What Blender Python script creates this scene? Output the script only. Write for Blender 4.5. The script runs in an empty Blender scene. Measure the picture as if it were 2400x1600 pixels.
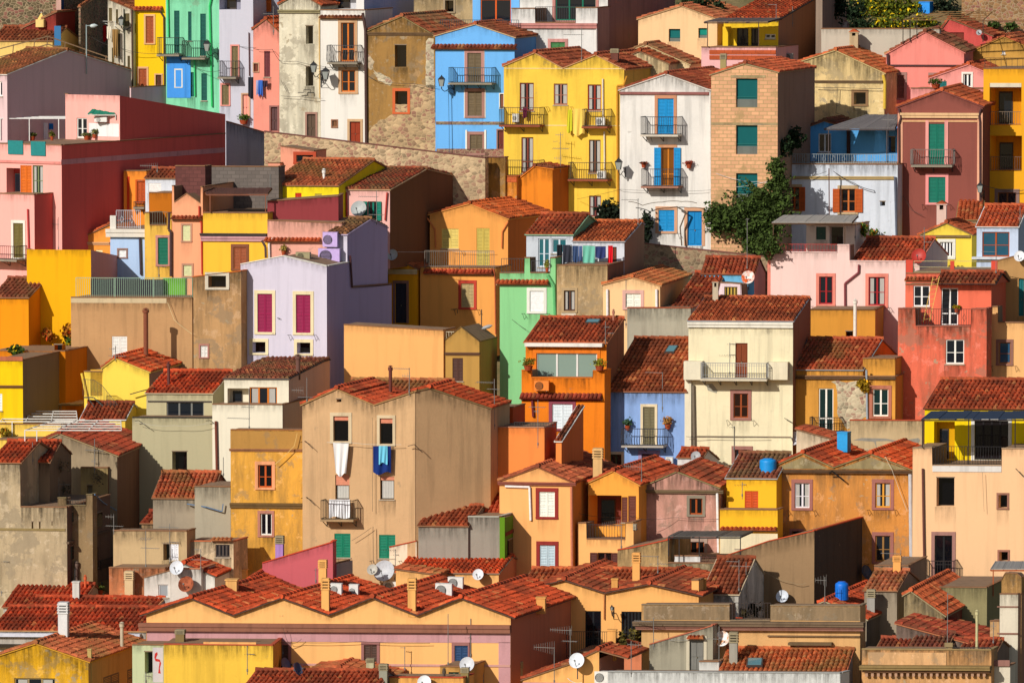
import bpy, math, random
import numpy as np
from mathutils import Vector
random.seed(7); rng = np.random.default_rng(7)
S = bpy.context.scene; COL = S.collection
R = math.radians
# ------------------------------------------------------------------ camera
HF = R(9.25); TH = math.tan(HF/2); PITCH = R(4.5); CZ = 50.0
CP, SP = math.cos(PITCH), math.sin(PITCH)
cam = bpy.data.cameras.new('camera'); co = bpy.data.objects.new('camera', cam); COL.objects.link(co)
co.location = (0, 0, CZ); co.rotation_euler = (math.pi/2-PITCH, 0, 0)
cam.sensor_fit = 'HORIZONTAL'; cam.angle = HF; cam.clip_start = 1; cam.clip_end = 3000; S.camera = co
TX = TY = 0
def T(c, r):
    global TX, TY
    TX, TY = (c-1)*2352, (r-1)*2352*2/3
def nat(x, y): return (TX+x)/3.92, (TY+y)/3.92
def ray(x, y):
    px, py = nat(x, y)
    a = (px-1200)/1200*TH; b = (800-py)/1200*TH
    return (a, b*SP+CP, b*CP-SP)
def atY(x, y, Y):
    d = ray(x, y); t = Y/d[1]
    return (d[0]*t, Y, CZ+d[2]*t)
def proj(p):                      # world point -> photo px in tile units of the whole picture (no tile offset)
    x, y, z = p[0], p[1], p[2]-CZ
    dep = y*CP-z*SP; u = y*SP+z*CP
    return (1200+x/dep/TH*1200)*3.92-TX, (800-u/dep/TH*1200)*3.92-TY
def YB(b): return 300+80*(1-b/1568)
def unit(Y): return Y*TH/1200/3.92     # metres per tile px
# ------------------------------------------------------------------ materials
def lin(c):
    return tuple((v/255/12.92 if v/255 <= .04045 else ((v/255+.055)/1.055)**2.4) for v in c)+(1,)
MC = {}
class NT:
    def __init__(s, name):
        s.m = bpy.data.materials.new(name); s.m.use_nodes = True; s.t = s.m.node_tree; s.t.nodes.clear()
        s.out = s.n('ShaderNodeOutputMaterial'); s.b = s.n('ShaderNodeBsdfPrincipled'); s.l(s.b, 0, s.out, 0)
    def n(s, ty, **k):
        q = s.t.nodes.new(ty)
        for a, v in k.items(): setattr(q, a, v)
        return q
    def l(s, a, ai, b, bi): s.t.links.new(a.outputs[ai], b.inputs[bi])
    def coord(s, sc=(1, 1, 1), loc=(0, 0, 0)):
        c = s.n('ShaderNodeTexCoord'); m = s.n('ShaderNodeMapping'); m.inputs['Scale'].default_value = sc; m.inputs['Location'].default_value = loc
        s.l(c, 'Object', m, 0); return m
    def noise(s, scale, det=5, sc=(1, 1, 1), rough=.6, loc=(0, 0, 0)):
        q = s.n('ShaderNodeTexNoise'); q.inputs['Scale'].default_value = scale; q.inputs['Detail'].default_value = det
        q.inputs['Roughness'].default_value = rough; s.l(s.coord(sc, loc), 0, q, 'Vector'); return q
    def rng(s, src, i, a, b, c=0, d=1):
        q = s.n('ShaderNodeMapRange'); q.inputs[1].default_value = a; q.inputs[2].default_value = b
        q.inputs[3].default_value = c; q.inputs[4].default_value = d; s.l(src, i, q, 0); return q
    def mix(s, fac, a, b, blend='MIX'):
        q = s.n('ShaderNodeMix', data_type='RGBA', blend_type=blend)
        for v, i in ((fac, 0), (a, 6), (b, 7)):
            if isinstance(v, (int, float)): q.inputs[i].default_value = v
            elif isinstance(v, tuple) and isinstance(v[0], bpy.types.Node): s.l(v[0], v[1], q, i)
            else: q.inputs[i].default_value = v
        return (q, 2)
    def bump(s, src, i, st, dist=.02):
        q = s.n('ShaderNodeBump'); q.inputs['Strength'].default_value = st; q.inputs['Distance'].default_value = dist
        s.l(src, i, q, 'Height'); s.l(q, 0, s.b, 'Normal')
    def base(s, c):
        s.l(c[0], c[1], s.b, 'Base Color')
SATK = 1.0
def sc(c, k): return tuple(min(1, v*k) for v in c[:3])+(1,)
def M(kind, col=(200, 200, 200), col2=None):
    if kind == 't':
        ag = ((170, 90, 50), (140, 76, 48), (192, 100, 54), (120, 74, 56), (165, 108, 72))[col2 or 0]; kk = (.5, .62, .45, .7, .6)[col2 or 0]; col = tuple(round((a*(1-kk)+b*kk)*1.06) for a, b in zip(col, ag))
    key = (kind, tuple(col), col2)
    if key in MC: return MC[key]
    col0 = col; m = NT('%s_%02x%02x%02x' % ((kind,)+tuple(int(v) for v in col))); c = lin(col); sa = min(1, (max(c[:3])-min(c[:3]))*1.6); c = tuple(v*q*(1-.13*max(c[:3])) for v, q in zip(c, (1, 1-.05*sa, .94+.1*sa)))+(1,) if kind in 'cow' else c; b = m.b; b.inputs['Roughness'].default_value = .85
    b.inputs['Specular IOR Level'].default_value = .25
    h = random.random()*50
    if kind in ('c', 'o', 'w'):
        big = m.noise(.45, 5, loc=(h, h, h)); stk = m.noise(1.0, 6, (2.6, 2.6, .16), loc=(h, 0, 0)); fin = m.noise(6, 7, rough=.7)
        amt = {'c': .35, 'o': .8, 'w': 1.0}[kind]
        x = m.mix((m.rng(big, 0, .3, .7, 0, amt), 0), sc(c, 1.0+.06*amt), sc(c, 1-.17*amt))
        x = m.mix((m.rng(stk, 0, .5, .66, 0, .55*amt), 0), x, sc(c, .5))
        x = m.mix((m.rng(fin, 0, .3, .75, 0, .3*amt), 0), x, sc(c, .72))
        if kind == 'w':
            st2 = m.noise(.7, 8, (1.6, 1.6, .3), rough=.7, loc=(2, h, 0)); x = m.mix((m.rng(st2, 0, .47, .66, 0, .8), 0), x, tuple(a*.3+q for a, q in zip(c[:3], (.075, .055, .03)))+(1,))
            hl = m.noise(1.7, 8, rough=.72, loc=(h, h, 5)); x = m.mix((m.rng(hl, 0, .56, .6, 0, .55), 0), x, tuple(min(.9, a*1.0+.09) for a in c[:3])+(1,))
        if kind != 'c':
            # lime bloom and grey weathering patches
            pa = m.noise(.8, 9, rough=.68, loc=(h, 3, h)); th = .64 if kind == 'o' else .55
            pc = tuple((a*.35+q*.4) for a, q in zip(c[:3], (.33, .27, .19)))+(1,)
            x = m.mix((m.rng(pa, 0, th, th+.03, 0, .55 if kind == 'o' else .75), 0), x, pc)
            pb = m.noise(1.5, 9, rough=.7, loc=(3, h, 8)); th = .69 if kind == 'o' else .62
            x = m.mix((m.rng(pb, 0, th, th+.02, 0, .8), 0), x, lin((168, 152, 125)))
            cr = m.noise(.9, 3, loc=(h, h, 1)); q = m.n('ShaderNodeMath', operation='SUBTRACT'); q.inputs[1].default_value = .5; m.l(cr, 0, q, 0)
            ab = m.n('ShaderNodeMath', operation='ABSOLUTE'); m.l(q, 0, ab, 0)
            x = m.mix((m.rng(ab, 0, .0, .004, .4 if kind == 'w' else .15, 0), 0), x, sc(c, .35))
        m.base(x); m.bump(fin, 0, {'c': .25, 'o': .5, 'w': .9}[kind], .02)
    elif kind == 's':                                   # rubble stone
        v = m.n('ShaderNodeTexVoronoi', feature='F1'); v.inputs['Scale'].default_value = 4.6; nz = m.noise(2.5, 3)
        mp = m.coord((1, 1, 1.35)); ad = m.mix(.12, (mp, 0), (nz, 1)); m.l(ad[0], 2, v, 'Vector')
        e = m.n('ShaderNodeTexVoronoi', feature='DISTANCE_TO_EDGE'); e.inputs['Scale'].default_value = 4.6; m.l(ad[0], 2, e, 'Vector')
        sp = m.n('ShaderNodeSeparateColor'); m.l(v, 'Color', sp, 0)
        x = m.mix((sp, 0), sc(c, .42), sc(c, 1.15)); x = m.mix((m.rng(sp, 1, .7, .8, 0, .7), 0), x, lin((150, 95, 85)))
        x = m.mix((m.rng(e, 0, .03, .07, 1, 0), 0), x, sc(c, .95) if sum(col) > 480 else lin((165, 145, 115)))
        big = m.noise(.5, 6); x = m.mix((m.rng(big, 0, .4, .7, 0, .5), 0), x, sc(c, .55))
        m.base(x); m.bump(e, 0, .8, .05)
    elif kind == 'k':                                   # concrete block masonry
        tc = m.n('ShaderNodeTexCoord'); se = m.n('ShaderNodeSeparateXYZ'); m.l(tc, 'Object', se, 0)
        cb = m.n('ShaderNodeCombineXYZ'); m.l(se, 0, cb, 0); m.l(se, 2, cb, 1)
        k = m.n('ShaderNodeTexBrick'); k.inputs['Color1'].default_value = sc(c, 1.08); k.inputs['Color2'].default_value = sc(c, .8)
        col2 = col2 or ((165, 140, 95) if sum(col) > 450 else tuple(v*.85 for v in col)); k.inputs['Mortar'].default_value = lin(col2); k.inputs['Scale'].default_value = 1; k.inputs['Mortar Size'].default_value = .018
        k.inputs['Brick Width'].default_value = .44; k.inputs['Row Height'].default_value = .21; k.inputs['Bias'].default_value = -.1
        m.l(cb, 0, k, 0); big = m.noise(.9, 8, rough=.7); x = m.mix((m.rng(big, 0, .57, .62, 0, .6), 0), (k, 0), sc(lin(col2 or (160, 145, 105)), .9))
        m.base(x); m.bump(k, 1, -.5, .02)
    elif kind == 't':                                   # roof tiles
        a = m.n('ShaderNodeAttribute', attribute_name='rnd'); big = m.noise(.55, 6, rough=.65, loc=(h, h, 0)); fin = m.noise(9, 6)
        se = m.n('ShaderNodeSeparateColor'); m.l(a, 'Color', se, 0)
        x = m.mix((se, 0), sc(c, .58), sc(c, 1.22))
        x = m.mix((m.rng(se, 1, .9, .97, 0, .65), 0), x, lin((214, 150, 92))); x = m.mix((m.rng(se, 1, .0, .09, .55, 0), 0), x, sc(c, .28))
        x = m.mix((m.rng(big, 0, .46, .62, 0, .72), 0), x, lin(((95, 50, 34), (88, 60, 40), (110, 55, 35), (120, 105, 70), (135, 110, 62))[col2 or 0]))
        x = m.mix((m.rng(fin, 0, .42, .7, 0, .7), 0), x, sc(c, .38)); m.base(x); m.bump(fin, 0, .5, .015)
    elif kind == 'st':                                  # rain and soot runs
        a = m.n('ShaderNodeAttribute', attribute_name='fade'); n1 = m.noise(1.2, 7, (5, 5, .45), rough=.7, loc=(h, h, 0)); n2 = m.noise(2.2, 8, rough=.75, loc=(1, h, 3))
        ad = m.n('ShaderNodeMath', operation='MULTIPLY'); m.l(m.rng(n1, 0, .36, .7), 0, ad, 0); m.l(m.rng(n2, 0, .3, .62, .35, 1), 0, ad, 1)
        f = m.n('ShaderNodeMath', operation='MULTIPLY'); m.l(ad, 0, f, 0); m.l(m.rng(a, 'Fac', 0, 1, 0, 1.0), 0, f, 1)
        b.inputs['Base Color'].default_value = c; tr = m.n('ShaderNodeBsdfTransparent'); mx = m.n('ShaderNodeMixShader'); m.l(f, 0, mx, 0); m.l(tr, 0, mx, 1); m.l(b, 0, mx, 2); m.l(mx, 0, m.out, 0)
    elif kind == 'g':                                   # window glass
        b.inputs['Base Color'].default_value = c; b.inputs['Roughness'].default_value = .06; b.inputs['Specular IOR Level'].default_value = .5
    elif kind == 'm':                                   # painted metal
        f = m.noise(7, 5); x = m.mix((m.rng(f, 0, .4, .8, 0, .45), 0), c, sc(c, .5)); m.base(x)
        b.inputs['Roughness'].default_value = .5; b.inputs['Specular IOR Level'].default_value = .4
    elif kind == 'r':                                   # rusty dish
        f = m.noise(3, 6); x = m.mix((m.rng(f, 0, .45, .6, 0, 1), 0), c, lin(col2 or (150, 60, 25))); m.base(x)
    elif kind == 'wd':                                  # painted wood
        f = m.noise(3, 5, (6, 6, .6)); x = m.mix((m.rng(f, 0, .35, .75, 0, .6), 0), sc(c, 1.05), sc(c, .62)); m.base(x); b.inputs['Roughness'].default_value = .65
    elif kind == 'cl':                                  # cloth
        f = m.noise(4, 4, (1, 1, .3)); x = m.mix((m.rng(f, 0, .3, .7, 0, .3), 0), c, sc(c, .75)); m.base(x)
    elif kind == 'lf':                                  # leaves
        a = m.n('ShaderNodeAttribute', attribute_name='rnd'); se = m.n('ShaderNodeSeparateColor'); m.l(a, 'Color', se, 0)
        x = m.mix((se, 0), sc(c, .45), sc(c, 1.5)); x = m.mix((m.rng(se, 1, .86, .9, 0, 1 if col2 else 0), 0), x, lin(col2 or (0, 0, 0))); m.base(x)
    elif kind == 'gr':
        f = m.noise(.2, 8, rough=.7); f2 = m.noise(3, 8, rough=.7); x = m.mix((m.rng(f, 0, .35, .65), 0), c, lin(col2)); x = m.mix((m.rng(f2, 0, .4, .7, 0, .6), 0), x, sc(c, .4)); m.base(x); m.bump(f2, 0, .8, .1)
    MC[key] = m.m; return m.m
# ------------------------------------------------------------------ mesh builder
class MB:
    def __init__(s): s.v = []; s.f = []; s.mi = []; s.mats = []; s.n = 0; s.rv = []; s.pv = {}
    def mat(s, m):
        if m not in s.mats: s.mats.append(m)
        return s.mats.index(m)
    def add(s, vs, fs, m, rnd=None):
        i = s.mat(m); s.v.append(np.asarray(vs, float).reshape(-1, 3)); fs = np.asarray(fs)+s.n
        s.f.extend(fs.tolist()); s.mi.extend([i]*len(fs)); s.n += len(s.v[-1])
        s.rv.extend(rnd.tolist() if rnd is not None else [(.5, .5)]*len(fs))
    def stain(s, a, b, c, d, m, fa=1., fb=0.):
        k = s.n; s.quad(a, b, c, d, m); s.pv.update({k: fb, k+1: fb, k+2: fa, k+3: fa})
    def quad(s, a, b, c, d, m): s.add([a, b, c, d], [[0, 1, 2, 3]], m)
    def poly(s, pts, m): s.add(pts, [list(range(len(pts)))], m)
    def hexa(s, p, m): s.add(p, [[0, 3, 2, 1], [4, 5, 6, 7], [0, 1, 5, 4], [1, 2, 6, 5], [2, 3, 7, 6], [3, 0, 4, 7]], m)
    def box(s, F, u0, u1, v0, v1, z0, z1, m):
        s.hexa([F.p(u0, v0, z0), F.p(u1, v0, z0), F.p(u1, v1, z0), F.p(u0, v1, z0), F.p(u0, v0, z1), F.p(u1, v0, z1), F.p(u1, v1, z1), F.p(u0, v1, z1)], m)
    def bar(s, a, b, r, m, n=4, r2=None):
        a = np.array(a, float); b = np.array(b, float); d = b-a; L = np.linalg.norm(d)
        if L < 1e-6: return
        d /= L; w = np.array((0, 0, 1.)) if abs(d[2]) < .9 else np.array((1., 0, 0)); e = np.cross(d, w); e /= np.linalg.norm(e); f = np.cross(d, e)
        r2 = r if r2 is None else r2; vs = []
        for q, rr in ((a, r), (b, r2)):
            for k in range(n):
                t = 2*math.pi*(k+.5)/n; vs.append(q+rr*(math.cos(t)*e+math.sin(t)*f))
        s.add(vs, [[k, (k+1) % n, n+(k+1) % n, n+k] for k in range(n)], m)
        if n > 2: s.add(vs[:n], [list(range(n))[::-1]], m); s.add(vs[n:], [list(range(n))], m)
    def line(s, pts, r, m, n=4):
        for a, b in zip(pts, pts[1:]): s.bar(a, b, r, m, n)
    def lathe(s, c, prof, m, n=16, ax=(0, 0, 1), e=(1, 0, 0)):
        ax = np.array(ax, float); ax /= np.linalg.norm(ax); e = np.array(e, float); e -= ax*np.dot(ax, e); e /= np.linalg.norm(e); f = np.cross(ax, e); c = np.array(c, float)
        vs = [c+ax*h+r*(math.cos(2*math.pi*k/n)*e+math.sin(2*math.pi*k/n)*f) for r, h in prof for k in range(n)]
        s.add(vs, [[j*n+k, j*n+(k+1) % n, (j+1)*n+(k+1) % n, (j+1)*n+k] for j in range(len(prof)-1) for k in range(n)], m)
    def build(s, name, parent=None, org=(0, 0, 0), smooth=False):
        me = bpy.data.meshes.new(name)
        if s.n:
            V = np.vstack(s.v)-np.array(org); me.from_pydata(V.tolist(), [], s.f)
            for m in s.mats: me.materials.append(m)
            me.polygons.foreach_set('material_index', s.mi)
            if any(m.name.startswith(('t_', 'lf_')) for m in s.mats):
                a = me.attributes.new('rnd', 'FLOAT_COLOR', 'FACE') if False else me.attributes.new('rnd', 'FLOAT_VECTOR', 'FACE')
                r = np.zeros((len(s.f), 3)); r[:, :2] = np.array(s.rv); a.data.foreach_set('vector', r.ravel())
            if s.pv:
                a = me.attributes.new('fade', 'FLOAT', 'POINT'); w = np.zeros(s.n); w[list(s.pv)] = list(s.pv.values()); a.data.foreach_set('value', w)
            if smooth: me.polygons.foreach_set('use_smooth', [True]*len(s.f))
            me.update()
        o = bpy.data.objects.new(name, me); COL.objects.link(o)
        if parent is not None: o.parent = parent
        return o
def tile_sheet(mb, E0, E1, R0, R1, m, per=.225, crs=.36, amp=.08, close=True):
    E0, E1, R0, R1 = [np.array(q, float) for q in (E0, E1, R0, R1)]
    A = E1-E0; U = R0-E0; la, lu = np.linalg.norm(A), np.linalg.norm(U)
    if la < .1 or lu < .1: return
    n = np.cross(A, U); n /= np.linalg.norm(n)
    if n[2] < 0: n = -n
    na = max(1, round(la/per)); nc = max(1, round(lu/crs)); K = 4
    prof = np.tile([0, .72, 1, .72], na); prof = np.append(prof, 0)*amp
    s = np.linspace(0, 1, na*K+1); colw = np.cumsum(rng.normal(0, .004, na*K+1)); rows = []; tile = np.minimum(np.arange(na*K+1)//K, na-1)
    wav = np.zeros(na*K+1)
    if close: rows.append((0, prof*0-.02, wav))
    for k in range(nc):
        j = rng.normal(0, .011, na)[tile]*(prof > 0); sh = (rng.normal(0, .008, na)[tile])
        rows.append((k/nc-(.0 if k == 0 else .05/nc), prof+.05*(prof > 0)+j+.004, sh)); rows.append(((k+1)/nc, prof+.0, sh))
    P = np.array([E0+A*s[:, None]+U*(t*(lu and 1))+n*h[:, None]+(A/la)*w[:, None] for t, h, w in rows])
    P += (rng.normal(0, .01, (len(rows), 1, 1))*n)
    nr, nn = len(rows), na*K+1; idx = np.arange(nr*nn).reshape(nr, nn)
    F = np.stack([idx[:-1, :-1], idx[:-1, 1:], idx[1:, 1:], idx[1:, :-1]], -1).reshape(-1, 4)
    T2 = rng.random((nr, na, 2)); ti = np.repeat(np.arange(nr-1)[:, None], nn-1, 1); off = 1 if close else 0
    ci = np.maximum((ti-off)//2, 0); tj = np.repeat((np.arange(nn-1)//K)[None], nr-1, 0); rv = T2[ci, tj].reshape(-1, 2)
    mb.add(P.reshape(-1, 3), F, m, rv)
class Frame:
    def __init__(s, O, d, n):
        s.O = np.array(O, float); s.d = np.array((d[0], d[1], 0.)); s.d /= np.linalg.norm(s.d); s.n = np.array((n[0], n[1], 0.)); s.n /= np.linalg.norm(s.n)
        s.N = np.array((-s.d[1], s.d[0], 0))
    def p(s, u, v, z): return s.O+s.d*u+s.n*v+np.array((0, 0, z-s.O[2]))
    def uz(s, x, y):
        D = np.array(ray(x, y)); C = np.array((0, 0, CZ)); t = np.dot(s.O-C, s.N)/np.dot(D, s.N); P = C+D*t
        return float(np.dot(P-s.O, s.d)), float(P[2])
    def rect(s, x0, y0, x1, y1):
        xm, ym = (x0+x1)/2, (y0+y1)/2
        return s.uz(x0, ym)[0], s.uz(x1, ym)[0], s.uz(xm, y1)[1], s.uz(xm, y0)[1]
def tag(o, label=None, cat=None, group=None, kind=None):
    for k, v in (('label', label), ('category', cat), ('group', group), ('kind', kind)):
        if v: o[k] = v
    return o
def empty(name, loc):
    o = bpy.data.objects.new(name, None); o.empty_display_size = .2; COL.objects.link(o); o.location = tuple(float(v) for v in loc); return o
DARK = (14, 15, 22)
HOUSES = []
TILE = (203, 84, 44); TILE2 = (176, 84, 50); TILE3 = (222, 88, 30); TOLD = (168, 92, 58)
class Blk: pass
ROOFN = [0]
class H:
    def __init__(s, label, col, x0, x1, b, top, cat='house', name='house', group='houses crowded on the hillside', **k):
        s.label, s.cat, s.name, s.group = label, cat, name, group
        s.col = col; s.b_ = b; s.blocks = []; s.feats = []; HOUSES.append(s)
        s.blk(x0, x1, top, **k)
    def blk(s, x0, x1, top, col=None, dy=0, phi=12, xs=None, dY=4.8, roof=None, rc=TILE, tr=(150, 110, 80), sc=None, kind='o', low=None, slope=.33, ov=.07):
        B = Blk(); B.col = col or s.col; B.kind = kind; B.sc = sc; B.rc = rc; B.tr = tr; B.ov = ov
        Y0 = s.blocks[-1].P1[1]+.02 if dy == 'r' else YB(s.b_)+dy
        yt = top if isinstance(top, (int, float)) else (top[1][0][1] if top[0] == 's' else (top[1] if top[0] == 'e' else top[0][1]))
        B.P0 = np.array(atY(x0, yt, Y0)); U = np.array((math.cos(R(phi)), -math.sin(R(phi)), 0))
        F = B.F = Frame(B.P0, U, (math.sin(R(phi)), math.cos(R(phi)))); W = F.uz(x1, yt)[0]; B.W = W; B.P1 = F.p(W, 0, B.P0[2])
        if xs is None: V = np.array((math.sin(R(18)), math.cos(R(18)), 0))*dY
        else: V = np.array(atY(xs, yt, B.P1[1]+dY))-B.P1; V[2] = 0
        B.L = np.linalg.norm(V); B.V = V/B.L; F.n = B.V.copy()
        B.SF = Frame(B.P1, B.V, -U)
        if isinstance(top, (int, float)):
            z = F.uz((x0+x1)/2, top)[1]; B.mode = 'p'; B.pr = [(0, z), (W, z)]; roof = roof or 'f'
        elif top[0] == 's':
            B.mode = 's'; B.pr = [B.SF.uz(x, y) for x, y in top[1]]; B.pr[0] = (0, B.pr[0][1]); roof = roof or 't'
            if len(B.pr) > 1: B.L = max(B.pr[-1][0], .5)
        elif top[0] == 'e':
            B.mode = 's'; xm = (x0+x1)/2; u, ze = F.uz(xm, top[1]); lo, hi = 0.05, 25; roof = roof or 't'
            for _ in range(40):
                t = (lo+hi)/2; yy = proj(F.p(u, t, ze+slope*t))[1]
                if yy > top[2]: lo = t
                else: hi = t
            B.L = max(2*t, 3.) if xs is None else max(B.L, t+.5); B.pr = [(0, ze), (t, ze+slope*t), (B.L, ze+slope*t-slope*(B.L-t))]
        else:
            B.mode = 'p'; B.pr = [F.uz(x, y) for x, y in top]; roof = roof or 't'
            q = B.pr
            if abs(q[0][0]) < .4: q[0] = (0, q[0][1])
            if abs(q[-1][0]-W) < .4: q[-1] = (W, q[-1][1])
        B.roof = roof
        ys = 4*(s.b_)-TY; B.zb = F.uz((x0+x1)/2, ys)[1]-6
        if low is not None: B.zb = F.uz((x0+x1)/2, low)[1]
        B.holes = []; s.blocks.append(B); s.cur = B; s.fr = F; s.side = False
        return s
    def on(s, i, side=False):
        s.cur = s.blocks[i]; s.side = side; s.fr = s.cur.SF if side else s.cur.F; return s
    def f(s, fn, *a, **k): s.feats.append((fn, s.cur, s.fr, a, k)); return s
    # ------------- features (coordinates in tile px)
    def w(s, kind, x0, y0, x1, y1, col=(90, 60, 45), sur=None, **k):
        u0, u1, z0, z1 = s.fr.rect(x0, y0, x1, y1)
        dep = {'sh': .11, 'gl': .17, 'dk': .5, 'ro': .2, 'dr': .2, 'so': .22, 'log': k.get('d', 1.6), 'net': .2, 'bl': .1}[kind]
        if not s.side and (z1-z0) > .1: s.cur.holes.append((u0, u1, z0, z1, dep))
        return s.f(win, kind, (u0, u1, z0, z1), col, sur, dep, **k)
    def bal(s, x0, y0, x1, y1, col=(45, 42, 42), d=.75, **k): return s.f(balcony, s.fr.rect(x0, y0, x1, y1), col, d, **k)
    def rail(s, x0, y0, x1, y1, col=(60, 58, 58), **k): return s.f(railing, s.fr.rect(x0, y0, x1, y1), col, **k)
    def band(s, x0, y0, x1, y1, col, pr=.05, kind='o', name='cornice'): return s.f(band, s.fr.rect(x0, y0, x1, y1), col, pr, kind, name)
    def tc(s, x0, y0, x1, y1, col=TILE, wall=None): return s.f(tcor, s.fr.rect(x0, y0, x1, y1), col)
    def pipe(s, pts, col=(95, 60, 50), r=.05): return s.f(pipe, [s.fr.uz(x, y) for x, y in pts], col, r)
    def poly(s, pts, col, kind='o', pr=.02, name='gable_panel'): return s.f(polyf, [s.fr.uz(x, y) for x, y in pts], col, kind, pr, name)
def win(h, B, F, kind, rc, col, sur, dep, root=None, curt=False, nm=None, leaf=None, sh2=None, part=.2, rail=None, mull=1, d=1.6, glass=(24, 30, 38), full=False):
    u0, u1, z0, z1 = rc; w = u1-u0; hh = z1-z0; m = MB(); org = root.location
    name = nm or ('door' if kind == 'dr' else 'loggia' if kind == 'log' else 'window')
    side = F is B.SF; off = -.05 if side else 0
    wood = M('wd', col)
    if sur:
        sm = M('o', sur); t = min(.17, w*.22)
        m.box(F, u0-t, u0-.002, -.035, .05, z0, z1, sm); m.box(F, u1+.002, u1+t, -.035, .05, z0, z1, sm); m.box(F, u0-t, u1+t, -.04, .05, z1+.001, z1+t*1.1, sm)
        if kind != 'dr': m.box(F, u0-t, u1+t, -.06, .05, z0-t*.7, z0-.001, sm)
    elif kind in ('gl', 'sh', 'so', 'ro'): m.box(F, u0-.04, u1+.04, -.05, .03, z0-.05, z0-.001, M('o', (190, 175, 155)))
    if kind in ('gl', 'so', 'ro', 'dk', 'net', 'dr', 'log') and not side: dv = dep-.06
    else: dv = .01+off
    if kind in ('gl', 'so'):
        fm = M('wd', leaf or col); t = .055
        m.box(F, u0, u0+t, dv-.05, dv, z0, z1, fm); m.box(F, u1-t, u1, dv-.05, dv, z0, z1, fm); m.box(F, u0+t, u1-t, dv-.05, dv, z0, z0+t*1.3, fm); m.box(F, u0+t, u1-t, dv-.05, dv, z1-t, z1, fm)
        for k in range(mull):
            uc = u0+w*(k+1)/(mull+1); m.box(F, uc-.045, uc+.045, dv-.052, dv, z0+t, z1-t, fm)
        if hh > 1.7 and not full: m.box(F, u0+t, u1-t, dv-.048, dv, z0+hh*.3, z0+hh*.3+.06, fm)
        elif hh > 1.1 and not full: m.box(F, u0+t, u1-t, dv-.048, dv, z0+hh*.45, z0+hh*.45+.035, fm)
    if kind == 'dr':
        m.box(F, u0, u1, dv-.05, dv, z0, z1, wood)
        for a in (.08, .54):
            for b0, b1 in ((.06, .4), (.46, .94)): m.box(F, u0+w*a, u0+w*(a+.38), dv-.075, dv-.05, z0+hh*b0, z0+hh*b1, wood)
        m.box(F, u0+w*.47, u0+w*.53, dv-.1, dv-.05, z0+hh*.42, z0+hh*.46, M('m', (120, 110, 90)))
    if kind == 'bl':
        q = M('m', col); m.box(F, u0, u1, .03+off, .08, z0, z1, q)
        for k in range(int(hh/.09)): m.box(F, u0+.02, u1-.02, .022+off, .03+off, z0+.02+k*.09, z0+.075+k*.09, q)
    if kind == 'log':
        m.box(F, u0, u1, d-.1, d-.05, z0, z1, M('o', col))
        for a, b in ((.12, .55),) if w < 3 else ((.1, .42), (.55, .85)):
            m.box(F, u0+w*a, u0+w*b, d-.16, d-.1, z0, z0+hh*.78, M('wd', leaf or (70, 60, 55))); m.box(F, u0+w*(a+.03), u0+w*(b-.03), d-.18, d-.16, z0+.1, z0+hh*.74, M('g', glass))
    if kind == 'net':
        m.box(F, u0, u1, .13, .19, z0, z0+hh*.28, M('o', (110, 115, 112))); m.box(F, u0, u1, .125, .13, z0+hh*.34, z0+hh*.36, M('m', (20, 110, 105)))
    if kind in ('so',) and m.n == 0: pass
    if m.n == 0: m.box(F, u0-.03, u1+.03, -.012+off, .02, z1+.0, z1+.05, M('o', (150, 130, 110)))
    o = m.build(name, root, org)
    if kind in ('gl', 'so'):
        g = MB(); g.box(F, u0+.03, u1-.03, dv-.02, dv-.005, z0+.03, z1-.03, M('g', glass)); g.build('pane', o, org)
        if curt:
            c = MB(); n = max(6, int(w*14)); cm = M('cl', (185, 182, 176)); 
            for a, b in ((.08, .3), (.66, .92)):
                for k in range(n):
                    ua, ub = u0+w*(a+(b-a)*k/n), u0+w*(a+(b-a)*(k+1)/n); va, vb = dv-.024-.012*(k % 2), dv-.024-.012*((k+1) % 2)
                    c.quad(F.p(ua, va, z0+.08), F.p(ub, vb, z0+.08), F.p(ub, vb, z1-.08), F.p(ua, va, z1-.08), cm)
            c.build('curtain', o, org)
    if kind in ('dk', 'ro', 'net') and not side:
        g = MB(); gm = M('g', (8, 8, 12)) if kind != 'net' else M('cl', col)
        g.box(F, u0, u1, dep-.03, dep-.005, z0, z1, gm); g.build('pane', o, org)  # for open holes this is a near-black sheet painting the unlit interior
        if kind == 'ro':
            c = MB(); q = M('m', col); c.box(F, u0+.02, u1-.02, .07, .1, z1-hh*part, z1, q)
            for k in range(int(hh*part/.08)): c.box(F, u0+.02, u1-.02, .06, .07, z1-hh*part+k*.08+.01, z1-hh*part+k*.08+.06, q)
            c.build('roller_blind', o, org)
            if curt:
                c = MB(); n = 14; cm = M('cl', (190, 188, 182))
                for k in range(n):
                    ua, ub = u0+w*(.1+.8*k/n), u0+w*(.1+.8*(k+1)/n); va, vb = .15-.015*(k % 2), .15-.015*((k+1) % 2)
                    c.quad(F.p(ua, va, z0+.05), F.p(ub, vb, z0+.05), F.p(ub, vb, z1-hh*part), F.p(ua, va, z1-hh*part), cm)
                c.build('curtain', o, org)
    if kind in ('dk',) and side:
        g = MB(); g.box(F, u0, u1, -.02+off, 0, z0, z1, M('g', (8, 8, 12))); g.build('pane', o, org)  # near-black sheet on the wall, painted darkness of an opening
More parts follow.
